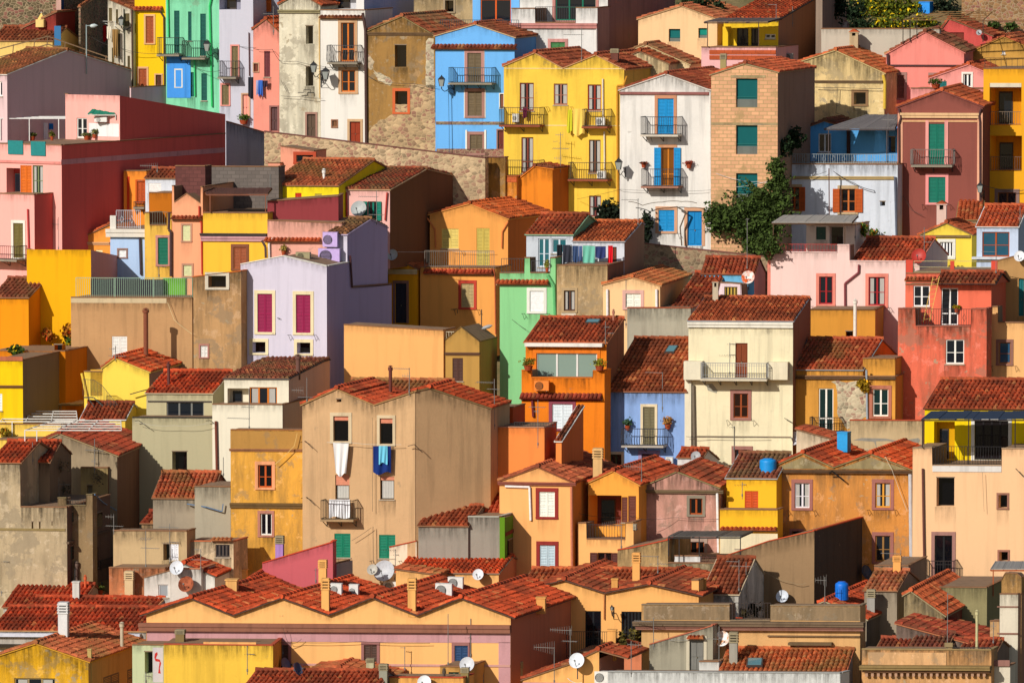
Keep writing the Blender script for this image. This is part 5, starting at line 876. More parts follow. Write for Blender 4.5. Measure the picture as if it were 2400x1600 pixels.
def dish(x, y, r, label, col=(215, 215, 218), kind='m', col2=None, yaw=-18, tilt=22, mast=None):
    P, ob = hit(x+r*.2, y+r*.2); Y = P[1]-.5; C = np.array(atY(x, y, Y)); k = unit(Y); R0 = r*k; e = thing('satellite_dish', C, label, 'satellite dish', 'satellite dishes on walls and roofs')
    ax = np.array((math.sin(R(yaw))*math.cos(R(tilt)), -math.cos(R(yaw))*math.cos(R(tilt)), math.sin(R(tilt)))); m = MB(); mm = M('r' if kind == 'r' else 'm', col, col2)
    pr = [(R0*t, -.16*R0*(1-t*t)*2) for t in (0.001, .3, .55, .8, .95, 1)]; m.lathe(C, pr+[(R0*1.02, .01), (R0*.99, -.02)]+[(q[0], q[1]-.02) for q in pr[::-1]], mm, 28, ax); m.build('reflector', e, C, True)
    a = MB(); g = M('m', (80, 78, 76)); low = C-np.array((0, 0, R0*.95)); tip = C+ax*R0*.95-np.array((0, 0, R0*.25)); a.bar(low, tip, .014, g, 6); a.bar(tip-ax*.07, tip+ax*.03, .04, g, 8); a.build('receiver_arm', e, C)
    b = MB(); back = C-ax*(.32*R0+.03); b.bar(back, back-ax*.12, .06, g, 8); Q = P+np.array((0, .05, 0))
    if mast: B_, _ = hit(x, mast); b.bar(np.array((back[0], back[1], B_[2]-.1)), back, .028, g, 8)
    else: b.bar(back-ax*.08, Q-np.array((0, 0, R0*.3)), .025, g, 8)
    b.build('mount', e, C)
def ac(x0, y0, x1, y1, label, col=(222, 220, 215)):
    P, _ = hit((x0+x1)/2, (y0+y1)/2); Y = P[1]-.45; C = np.array(atY((x0+x1)/2, y1, Y)); F = PF(C, 12); k = unit(Y); w = (x1-x0)*k/2; h = (y1-y0)*k
    e = thing('air_conditioner', C, label, 'air conditioner', 'air conditioning units'); mm = M('m', col); m = MB(); z = C[2]
    m.box(F, -w, w, 0, .3, z, z+h, mm); m.box(F, -w-.01, w+.01, -.01, .31, z+h, z+h+.02, mm); m.build('casing', e, C)
    g = MB(); gm = M('m', tuple(int(c*.3) for c in col)); cx = -w*.3; rr = min(h*.42, w*.62); cc = F.p(cx, -.006, z+h/2); g.lathe(cc, [(.001, 0), (rr, 0), (rr, .02), (rr*.94, .02), (rr*.9, .005)], gm, 20, -F.n, F.d)
    for j in range(9): zz = z+h/2-rr*.85+j*rr*.21; g.box(F, cx-rr*.8, cx+rr*.8, -.022, -.012, zz, zz+.012, mm)
    g.build('fan_grille', e, C); b = MB()
    for u in (-w*.7, w*.7): b.box(F, u-.02, u+.02, 0, .5, z-.04, z-.001, M('m', (90, 88, 85)))
    b.box(F, -w*.7, w*.7, .3, .34, z-.045, z-.02, M('m', (90, 88, 85))); b.build('bracket', e, C)
def chimney(x0, y0, x1, y1, col=(240, 180, 105), st='louver'):
    xm = (x0+x1)/2; P, ob = hit(xm, y1-4); rt = root_of(ob); k = unit(P[1]); w = (x1-x0)*k/2; h = (y1-y0)*k; F = PF(P+np.array((0, .3, 0)), 8); z = P[2]; m = MB(); c = M('o', col); o = rt.location if rt else (0, 0, 0)
    if st == 'pipe':
        a = F.p(0, 0, 0); a[2] = z-.4; b = a.copy(); b[2] = z+h; m.bar(a, b, w*.75, M('m', col), 12); m.bar(b-np.array((0, 0, .12)), b+np.array((0, 0, .03)), w*1.05, M('m', col), 12); m.bar(b+np.array((0, 0, .07)), b+np.array((0, 0, .13)), w*1.1, M('m', col), 12, w*.3); m.bar(b, b+np.array((0, 0, .08)), w*.3, M('m', col), 6)
    else:
        hd = min(.55, h*.35); m.box(F, -w*.86, w*.86, -w*.86, w*.86, z-.25, z+h-hd, c)
        if st == 'louver':
            dk = M('o', tuple(int(v*.85) for v in (190, 175, 140))) if col[0] < 200 else c
            m.box(F, -w*.6, w*.6, -w*.6, w*.6, z+h-hd, z+h-.05, M('c', (40, 36, 34)))
            for j in range(4): zz = z+h-hd+j*hd/4; m.box(F, -w, w, -w, w, zz, zz+hd*.14, dk)
            for a in (-1, 1):
                for b in (-1, 1): m.box(F, a*w*.78-w*.12, a*w*.78+w*.12, b*w*.78-w*.12, b*w*.78+w*.12, z+h-hd, z+h-.04, dk)
            m.box(F, -w*.9, w*.9, -w*.9, w*.9, z+h-.06, z+h, dk)
        elif st == 'tile':
            m.box(F, -w*.86, -w*.35, -w*.86, w*.86, z+h-hd, z+h-.14, c); m.box(F, w*.35, w*.86, -w*.86, w*.86, z+h-hd, z+h-.14, c); m.box(F, -w*.34, w*.34, -w*.2, w*.8, z+h-hd, z+h-.14, M('c', (45, 38, 34)))
            t = M('t', TILE); q = z+h-.14; m.box(F, -w*1.05, w*1.05, -w*1.05, w*1.05, q, q+.05, c); m.hexa([F.p(-w*1.1, -w, q+.051), F.p(w*1.1, -w, q+.051), F.p(w*1.1, w, q+.051), F.p(-w*1.1, w, q+.051), F.p(-w*.15, -w, q+.22), F.p(w*.15, -w, q+.22), F.p(w*.15, w, q+.22), F.p(-w*.15, w, q+.22)], t)
        else: m.box(F, -w*.86, w*.86, -w*.86, w*.86, z+h-hd, z+h-.06, c); m.box(F, -w, w, -w, w, z+h-.06, z+h, c)
    ob2 = m.build('chimney', rt, o)
    if rt is None: tag(ob2, 'stray chimney', 'chimney')
def leaves(mb, C, rad, n, m, size=.1, shell=.35):
    P = rng.normal(0, 1, (n, 3)); P /= np.linalg.norm(P, axis=1)[:, None]; P *= (shell+(1-shell)*rng.random((n, 1))**.6)
    lump = 1+.45*np.sin(P[:, :1]*6+C[0])*np.cos(P[:, 2:]*7+C[1])+.18*np.sin(P[:, 2:]*17+C[0]); P = np.array(C)+P*lump*np.array(rad)
    a = rng.normal(0, 1, (n, 3)); a /= np.linalg.norm(a, axis=1)[:, None]; b = np.cross(a, rng.normal(0, 1, (n, 3))); b /= np.linalg.norm(b, axis=1)[:, None]
    s = size*(.6+.8*rng.random((n, 1))); V = np.stack([P-a*s, P+b*s*.55, P+a*s, P-b*s*.55], 1).reshape(-1, 3); f = np.arange(4*n).reshape(n, 4); mb.add(V, f, m, rng.random((n, 2)))
def plant(x, y, w, h, label, col=(60, 95, 30), fl=None, pot=(170, 75, 40), n=260, name='potted_plant', cat='potted plant', size=.06):
    P, _ = hit(x, y); k = unit(P[1]); P = P-np.array((0, .18, 0)); e = thing(name, P, label, cat, 'plants on terraces and balconies')
    W, Hh = w*k, h*k; m = MB(); m.lathe(P, [(.001, 0), (W*.24, 0), (W*.32, .2), (W*.34, .24), (W*.28, .24), (.001, .22)], M('o', pot), 12); m.build('pot', e, P)
    g = MB(); leaves(g, P+np.array((0, 0, .2+Hh*.5)), (W*.5, W*.4, Hh*.5), n, M('lf', col, fl), size)
    for j in range(5): t = rng.random(2)-.5; g.bar(P+np.array((0, 0, .2)), P+np.array((t[0]*W*.6, t[1]*W*.6, .2+Hh*.7)), .01, M('wd', (90, 70, 45)), 3)
    g.build('foliage', e, P)
def shrub(blobs, label, col=(45, 62, 25), fl=None, name='bush', cat='bush', size=.11, dens=900, yoff=.5, trunk=None, group='bushes and climbers on the hillside'):
    e = None; g = MB(); C0 = None
    for x, y, rx, ry in blobs:
        P, _ = hit(x, y); P = np.array(atY(x, y, P[1]-yoff)); k = unit(P[1])
        if e is None: C0 = P; e = thing(name, P, label, cat, group)
        leaves(g, P, (rx*k, min(rx, ry)*k*.6+.15, ry*k), int(dens*(rx*k*ry*k)+120), M('lf', col, fl), size, .15)
    g.build('foliage', e, C0); t = MB()
    for x0, y0, x1, y1, r in (trunk or [(blobs[0][0], blobs[0][1]+blobs[0][3], blobs[0][0], blobs[0][1], .04)]):
        A = atY(x0, y0, C0[1]+.1); B = atY(x1, y1, C0[1]); t.bar(A, B, r, M('wd', (95, 75, 55)), 7, r*.6)
    t.build('trunk', e, C0)
def cloth(x0, y0, x1, y1, col, label, taper=0, off=.35, name='hanging_laundry', cat='laundry'):
    P, _ = hit((x0+x1)/2, (y0+y1)/2); Y = P[1]-off; nx_, ny_ = 14, 16; A = np.array(atY(x0, y0, Y)); B = np.array(atY(x1, y0, Y)); k = unit(Y); m = MB(); vs = []; ph = random.random()*6
    for j in range(ny_+1):
        for i in range(nx_+1):
            s, t = i/nx_, j/ny_; q = A+(B-A)*(.5+(s-.5)*(1-taper*t)); hgt = (y1-y0)*k*(t*(1+.06*math.sin(s*7+ph))); q = q+np.array((0, .035*math.sin(s*13+ph+t*2)*(.3+t), -hgt)); vs.append(q)
    n = nx_+1; f = [[j*n+i, j*n+i+1, (j+1)*n+i+1, (j+1)*n+i] for j in range(ny_) for i in range(nx_)]; m.add(vs, f, M('cl', col)); m.add([q+np.array((0, .012, 0)) for q in vs], [w[::-1] for w in f], M('cl', col))
    o = m.build(name, None, A, True); o.location = tuple(A); USED.add(label); tag(o, label, cat, 'laundry hung out to dry')
def line(pts, label, col=(60, 55, 52), r=.014, name='cable', cat='cable', off=.25, sag=.15, group='cables strung between the houses'):
    Q = [hit(x, y)[0] for x, y in pts]; Y = [q[1]-off for q in Q]; W = [np.array(atY(x, y, yy)) for (x, y), yy in zip(pts, Y)]; m = MB()
    for a, b in zip(W, W[1:]):
        n = 8; prev = a
        for i in range(1, n+1): t = i/n; q = a+(b-a)*t-np.array((0, 0, sag*4*t*(1-t))); m.bar(prev, q, r, M('m', col), 4); prev = q
    o = m.build(name, None, W[0]); o.location = tuple(W[0]); USED.add(label); tag(o, label, cat, group)
def lantern(x, y0, y1, ax, ay, label, cat='street lamp'):
    P, _ = hit(ax, ay); Y = P[1]-.75; C = np.array(atY(x, y1, Y)); k = unit(Y); h = (y1-y0)*k; e = thing('street_lamp', C, label, cat, 'street lamps on wall brackets'); im = M('m', (40, 40, 42)); F = PF(C, 10); z = C[2]
    b = MB(); A = np.array((P[0], P[1], C[2]-.12)); b.bar(C-np.array((0, 0, .02)), C-np.array((0, 0, .14)), .03, im, 6); prev = C-np.array((0, 0, .14))
    for j in range(1, 9): t = j/8; q = C+(A-C)*t-np.array((0, 0, .14+.12*math.sin(t*math.pi*2))); b.bar(prev, q, .022, im, 5); prev = q
    b.bar(A-np.array((0, 0, .35)), A+np.array((0, 0, .2)), .03, im, 5); b.bar(C+(A-C)*.4-np.array((0, 0, .2)), A-np.array((0, 0, .4)), .015, im, 5); b.build('bracket', e, C)
    w = h*.26; g = MB(); g.add([F.p(s*w*q, t*w*q, zz) for zz, q in ((z, .55), (z+h*.62, 1)) for s, t in ((-1, -1), (1, -1), (1, 1), (-1, 1))], [[0, 1, 5, 4], [1, 2, 6, 5], [2, 3, 7, 6], [3, 0, 4, 7]], M('g', (150, 155, 150))); g.build('glass_pane', e, C)
    c = MB()
    for s, t in ((-1, -1), (1, -1), (1, 1), (-1, 1)): c.bar(F.p(s*w*.56, t*w*.56, z), F.p(s*w, t*w, z+h*.62), .016, im)
    c.add([F.p(s*w*q, t*w*q, zz) for zz, q in ((z+h*.62, 1.15), (z+h*.84, .45), (z+h*.9, .2)) for s, t in ((-1, -1), (1, -1), (1, 1), (-1, 1))], [[a+i, a+(i+1) % 4, a+4+(i+1) % 4, a+4+i] for a in (0, 4) for i in range(4)]+[[3, 2, 1, 0]], im); c.bar(F.p(0, 0, z+h*.88), F.p(0, 0, z+h), .03, im, 6); c.build('lantern_top', e, C)
def tank(x0, y0, x1, y1, label, col=(20, 130, 215), box=False):
    P, _ = hit((x0+x1)/2, y1-3); k = unit(P[1]); w = (x1-x0)*k/2; h = (y1-y0)*k; e = thing('water_tank', P, label, 'water tank', 'blue water tanks on the roofs'); m = MB(); c = M('m', col); F = PF(P, 25); z = P[2]; C = F.p(0, w, z)
    if box: m.box(F, -w*.8, w*.8, 0, w*1.4, z-.05, z+h*.93, c); m.build('tank_body', e, P); l = MB(); l.box(F, -w*.84, w*.84, -.03, w*1.43, z+h*.931, z+h, c); l.build('lid', e, P)
    else:
        m.lathe(C, [(w, -.05)]+[(w*(1-.02*(i % 2)), h*.8*i/8) for i in range(9)]+[(w*.9, h*.9), (w*.55, h*.97)], c, 24); m.build('tank_body', e, P, True); l = MB(); l.lathe(C, [(w*.56, h*.965), (w*.56, h), (.001, h+.01)], c, 20); l.build('lid', e, P)
def canopy(x0, x1, yf, x2, x3, yb, posts, label, col=(105, 98, 90), st='reed', pcol=(80, 60, 50), base=None, cat='pergola', name='pergola', d=2.2):
    P, _ = hit(posts[0][0], posts[0][1]); Y = P[1]-.1; e = thing(name, np.array(atY(posts[0][0], posts[0][1], Y)), label, cat, 'pergolas and awnings over terraces'); O = e.location
    A, B = np.array(atY(x0, yf, Y)), np.array(atY(x1, yf, Y)); C, D = np.array(atY(x3, yb, Y+d)), np.array(atY(x2, yb, Y+d)); m = MB(); up = np.array((0, 0, .05)); mt = M('cl' if st == 'fabric' else 'wd' if st != 'beams' else 'm', col)
    if st == 'beams':
        n = 4
        for i in range(n+1): t = i/n; m.bar(A+(D-A)*t, B+(C-B)*t, .034, mt)
        for t in (0, .33, .66, 1): m.bar(A+(B-A)*t, D+(C-D)*t, .03, mt)
    else:
        n = 46 if st == 'reed' else 12
        for i in range(n):
            a, b = i/n, (i+(.92 if st == 'reed' else 1))/n; j = up*(rng.random()*.5+.3) if st == 'reed' else up*.3; sg = up*(math.sin(i*1.9)*.3 if st == 'fabric' else 0)
            q = [A+(B-A)*a+sg, A+(B-A)*b+sg, D+(C-D)*b+sg, D+(C-D)*a+sg]; m.hexa(q+[w+j+up*.4 for w in q], mt)
        for q in ((A, B), (D, C)): m.bar(q[0]-up, q[1]-up, .045, M('wd', pcol))
        for t in (0, .33, .66, 1): m.bar(A+(B-A)*t-up*.5, D+(C-D)*t-up*.5, .035, M('wd', pcol))
    m.build('canopy_cover' if st != 'beams' else 'roof_frame', e, O)
    for x, y in posts:
        t = (x-x0)/(x1-x0); top = A+(B-A)*min(max(t, 0), 1); b = np.array(atY(x, y, Y)); p = MB(); p.bar(b, np.array((b[0], b[1], top[2])), .035, M('wd' if st == 'reed' else 'm', pcol)); p.build('post', e, O)
def skylight(x0, y0, x1, y1, sk=0):
    Q = [hit(x, y)[0] for x, y in ((x0, y1), (x1, y1), (x1+sk, y0), (x0+sk, y0))]; ob = hit((x0+x1)/2, (y0+y1)/2)[1]; rt = root_of(ob); up = np.array((0, -.03, .1)); m = MB(); m.hexa(Q+[q+up for q in Q], M('m', (70, 62, 58))); c = sum(Q)/4+up
    g = MB(); q2 = [c+(q+up-c)*.82+np.array((0, 0, .012)) for q in Q]; o = m.build('skylight', rt, rt.location); g.hexa([q-np.array((0, 0, .01)) for q in q2]+q2, M('g', (90, 130, 140))); g.build('pane', o, rt.location)
# ------------------------------------------------------------------ chimneys, skylights
T(1, 1); chimney(455, 195, 475, 262, (190, 160, 100), 'plain')
for b_ in HOUSES:
    if 'yellow pyramid finial' in b_.label:
        c = atY(380, 180, YB(150)-.1); F = PF(np.array(c), 4); m = MB(); w = .2; z = c[2]; m.hexa([F.p(-w, -w, z), F.p(w, -w, z), F.p(w, w, z), F.p(-w, w, z), F.p(-.02, -.02, z+.36), F.p(.02, -.02, z+.36), F.p(.02, .02, z+.36), F.p(-.02, .02, z+.36)], M('c', (250, 215, 120))); m.lathe(F.p(0, 0, z+.4), [(.001, -.05), (.05, 0), (.001, .05)], M('c', (235, 230, 220)), 10); m.build('finial', b_.root, b_.root.location)
T(3, 1); chimney(905, 455, 985, 560, (110, 65, 55)); chimney(1912, 500, 1975, 645, (165, 150, 100)); T(4, 1); chimney(748, 285, 838, 430, (200, 175, 135), 'tile'); chimney(790, 985, 878, 1090, (150, 120, 90))
T(1, 2); chimney(1308, 1288, 1368, 1700, (130, 70, 45), 'pipe'); T(2, 2); chimney(605, 8, 640, 78, (225, 222, 215), 'pipe')
T(3, 2); chimney(1842, 1010, 1902, 1190, (205, 190, 165), 'tile'); skylight(668, 1378, 800, 1408, 20); chimney(920, 1300, 946, 1380, (170, 110, 90), 'pipe'); T(4, 2); chimney(1548, 295, 1650, 490, (228, 195, 180), 'tile'); chimney(780, 1205, 824, 1560, (225, 218, 205), 'pipe')
T(1, 3); chimney(1528, 215, 1566, 412, (95, 50, 45), 'pipe'); T(2, 3); chimney(355, 145, 415, 290, (105, 70, 60), 'pipe'); chimney(1212, 250, 1256, 472, (105, 50, 40), 'pipe'); chimney(722, 272, 752, 392, (150, 145, 145), 'pipe')
T(3, 3); chimney(742, 985, 840, 1250, (225, 185, 120)); skylight(1400, 50, 1490, 112, 40); T(1, 4); chimney(530, 830, 632, 1130, (228, 226, 230)); chimney(1142, 545, 1232, 770, (215, 190, 145)); chimney(662, 640, 735, 790, (215, 212, 210), 'plain'); chimney(1095, 1035, 1140, 1372, (190, 175, 150), 'pipe'); chimney(800, 1258, 842, 1560, (190, 165, 100), 'plain'); chimney(1608, 1085, 1702, 1196, (130, 110, 70)); chimney(675, 480, 722, 640, (110, 90, 80), 'pipe'); chimney(2070, 620, 2190, 715, (245, 190, 110), 'plain'); chimney(2165, 530, 2275, 620, (245, 190, 110), 'plain'); chimney(765, 605, 795, 720, (200, 90, 50), 'pipe')
T(2, 4); chimney(598, 610, 680, 915, (250, 190, 105)); chimney(572, 443, 654, 660, (250, 190, 105)); chimney(1392, 610, 1476, 920, (250, 190, 105)); chimney(175, 222, 258, 430, (175, 135, 200)); chimney(1010, 1350, 1092, 1450, (190, 185, 150)); chimney(1128, 1400, 1215, 1560, (150, 148, 135)); chimney(1880, 1435, 1960, 1560, (140, 125, 80)); chimney(1710, 1415+50, 1745, 1530, (80, 70, 60), 'pipe')
T(3, 4); chimney(1104, 376, 1184, 632, (250, 185, 100)); chimney(912, 614, 980, 712, (225, 165, 85), 'plain'); chimney(1722, 618, 1790, 700, (225, 165, 85), 'plain'); chimney(220, 785, 316, 890, (235, 170, 90), 'plain'); chimney(875, 1082, 965, 1320, (250, 185, 100), 'plain'); chimney(1995, 1105, 2082, 1385, (160, 155, 145)); chimney(1430, 250, 1495, 400, (195, 175, 130)); chimney(35, 1378, 102, 1560, (200, 175, 120)); skylight(2150, 1350, 2300, 1425, 10)
T(4, 4); chimney(908, 714, 992, 925, (165, 160, 155)); chimney(1148, 405, 1230, 560, (245, 180, 95)); chimney(1195, 690, 1218, 870, (180, 110, 80), 'pipe'); chimney(1222, 685, 1252, 890, (205, 190, 170), 'pipe'); chimney(1905, 925, 1940, 1300, (190, 180, 135), 'pipe'); chimney(1960, 725, 1995, 800, (190, 150, 110), 'pipe'); chimney(318, 110, 378, 170, (190, 165, 120), 'plain'); chimney(478, 58, 555, 128, (195, 170, 125), 'plain'); chimney(612, 30, 652, 100, (190, 188, 185), 'pipe')
# ------------------------------------------------------------------ dishes
T(4, 1); dish(688, 240, 62, 'rusty white satellite dish before the dark garden wall', (220, 205, 195), 'r', (140, 70, 50), mast=400); dish(1938, 300, 26, 'tiny grey satellite dish on the deep pink house', (170, 170, 172))
T(2, 2); dish(942, 348, 74, 'square-cornered silver dish on the tiles of the lilac tower', (175, 180, 180), mast=440); dish(1250, 772, 52, 'pale diamond-shaped dish behind the lilac tower', (200, 210, 208))
T(3, 2); dish(2168, 978, 62, 'white dish with an orange rust blotch by the light blue house', (225, 218, 212), 'r', (205, 85, 20), mast=1170); T(4, 2); dish(1385, 782, 68, 'dark red square dish on the coral house terrace', (175, 50, 40)); dish(2310, 785, 50, 'white dish cut by the right edge above the apricot terrace', (222, 222, 225))
T(3, 3); dish(1688, 1052, 46, 'grey dish in front of the tiny white rooftop hut', (165, 165, 168), mast=1135); T(4, 3); dish(232, 888, 65, 'grey-white dish on the corner of the tall cream house', (195, 195, 202))
T(1, 4); dish(1622, 508, 66, 'clean white dish, upper of the pair on the whitish block', (212, 215, 222)); dish(1708, 658, 74, 'badly rusted brown dish, lower of the pair on the whitish block', (165, 90, 60), 'r', (110, 55, 35))
T(2, 4); dish(1175, 535, 98, 'largest grey-white dish beside the long band of red tiles', (190, 192, 198), mast=690); dish(1068, 525, 50, 'half-hidden dish directly behind the largest one', (185, 180, 170)); dish(2040, 570, 52, 'small white dish on the peach wall under the tile band', (220, 220, 224)); dish(277, 1400, 70, 'blue-grey dish in shadow, left one of two before the peach building', (95, 95, 130), yaw=60); dish(388, 1435, 62, 'dark blue dish overlapping the shadowed blue-grey one', (70, 75, 105), yaw=60); dish(1938, 1395, 70, 'pale dish on the old chimney under the blue window', (200, 202, 208)); dish(1545, 1560, 66, 'white dish half cut off by the bottom edge, centre', (222, 224, 228))
T(3, 4); dish(594, 1360, 72, 'bright white dish before the curved red roof', (222, 226, 232), mast=1500); dish(1928, 1158, 72, 'white dish with a small rust mark beside the grey hut', (225, 225, 225), 'r', (200, 130, 60)); T(4, 4); dish(908, 548, 68, 'dark blue unlit dish on the brown gable wall side', (30, 55, 85), yaw=50); dish(130, 770, 58, 'thin white dish behind the white pier at the palace parapet', (205, 210, 220))
# ------------------------------------------------------------------ air conditioners
T(1, 1); ac(862, 1080, 982, 1122, 'white air conditioner under the green awning'); T(3, 1); ac(2, 1050, 60, 1122, 'white unit on the upper left yellow-house balcony'); ac(770, 1085, 852, 1150, 'white unit on the upper right yellow-house balcony'); ac(780, 1575, 860, 1638, 'white unit on the lower right yellow-house balcony')
T(2, 2); ac(610, 568, 748, 700, 'lilac painted unit high on the lilac tower front', (190, 165, 220)); ac(568, 718, 770, 856, 'larger lilac painted unit standing on the lilac roof', (190, 165, 220)); ac(362, 752, 495, 818, 'old beige-grey unit on the lilac house terrace', (150, 140, 105))
T(3, 3); ac(202, 362, 338, 452, 'orange painted unit on the vivid orange house', (235, 130, 40)); ac(1410, 1065, 1475, 1120, 'white unit beside the tiny white rooftop hut'); T(2, 4); ac(1168, 640, 1302, 720, 'white unit below the largest dish'); ac(1645, 656, 1800, 776, 'white caged unit on the flat roof behind the zigzag gables'); ac(678, 656, 786, 760, 'grey unit behind the peach chimney'); ac(852, 664, 938, 780, 'narrow white unit seen side-on behind the zigzag valley'); ac(1760, 598, 1900, 700, 'white shaded unit mounted on the peach wall'); T(3, 4); ac(756, 1462, 890, 1570, 'white unit with a round brown fan at the bottom edge')
T(4, 1); ac(150, 495, 228, 552, 'grey unit on the shaded brown side of the veranda house', (150, 150, 150)); T(3, 4); ac(1110, 112, 1140, 160, 'small grey box unit beside the apricot loggia', (150, 140, 120))
# ------------------------------------------------------------------ tanks
T(4, 3); tank(618, 832, 745, 1008, 'bright blue square tank by the greyish beige wall', (25, 150, 215), True); T(3, 3); tank(2243, 1082, 2400, 1200, 'round blue tank lying on the brown tiled roof', (15, 140, 215)); T(4, 4); tank(592, 642, 716, 800, 'upright blue barrel tank in the shade of the brown gable wall', (10, 110, 215)); T(4, 1); tank(1365, 22, 1502, 125, 'vivid blue box among the flowering bushes', (20, 140, 230), True)
# ------------------------------------------------------------------ lamps
T(1, 1); lantern(1115, 140, 235, 1240, 270, 'old lantern reaching left from the bright yellow house'); lantern(1902, 362, 470, 2005, 490, 'lantern before the mint house wall by the right balcony'); T(2, 1); lantern(530, 560, 665, 610, 690, 'lantern between the cream and the narrow white house'); lantern(640, 612, 730, 600, 700, 'second darker lantern on the narrow white house corner'); lantern(1705, 690, 795, 1820, 800, 'lantern on the left part of the sky blue house'); T(3, 1); lantern(980, 1445, 1560, 1040, 1590, 'lantern on the corner between yellow and white gabled houses'); T(4, 2); lantern(1948, 98, 200, 1985, 250, 'lantern between the burgundy and amber houses'); T(3, 4); lantern(917, 850, 900, 935, 880, 'little black lantern between the two barred doors')
T(1, 1); P, _ = hit(795, 520); e = thing('street_lamp', P, 'tall street light with a bare white hood above the dark alley', 'street lamp', 'modern street lights'); F = PF(P, 5); m = MB(); k = unit(P[1]); m.bar(P-np.array((0, 0, 1)), F.p(0, 0, P[2]+290*k), .035, M('m', (150, 165, 165)), 8); m.bar(F.p(0, 0, P[2]+280*k), F.p(60*k, 0, P[2]+285*k), .025, M('m', (150, 165, 165)), 6); m.build('pole', e, P); m = MB(); C = F.p(60*k, 0, P[2]+280*k); m.lathe(C, [(.001, -.18), (.1, -.1), (.12, .1), (.001, .3)], M('m', (190, 200, 200)), 14, (1, 0, .1), (0, 0, 1)); m.build('lamp_hood', e, P, True)
T(2, 2); P, _ = hit(2072, 1440); e = thing('street_lamp', P, 'grey street light pointing down-left on the apricot house wall', 'street lamp', 'modern street lights'); k = unit(P[1]); Q = P-np.array((0, .3, 0)); m = MB(); m.bar(Q, Q+np.array((0, 0, 170*k)), .03, M('m', (70, 60, 55)), 8); m.build('pole', e, P); m = MB(); m.lathe(Q+np.array((55*k, 0, 10*k)), [(.001, -.34), (.09, -.2), (.1, .1), (.001, .3)], M('m', (165, 165, 165)), 14, (1, 0, .3), (0, 0, 1)); m.build('lamp_hood', e, P, True)
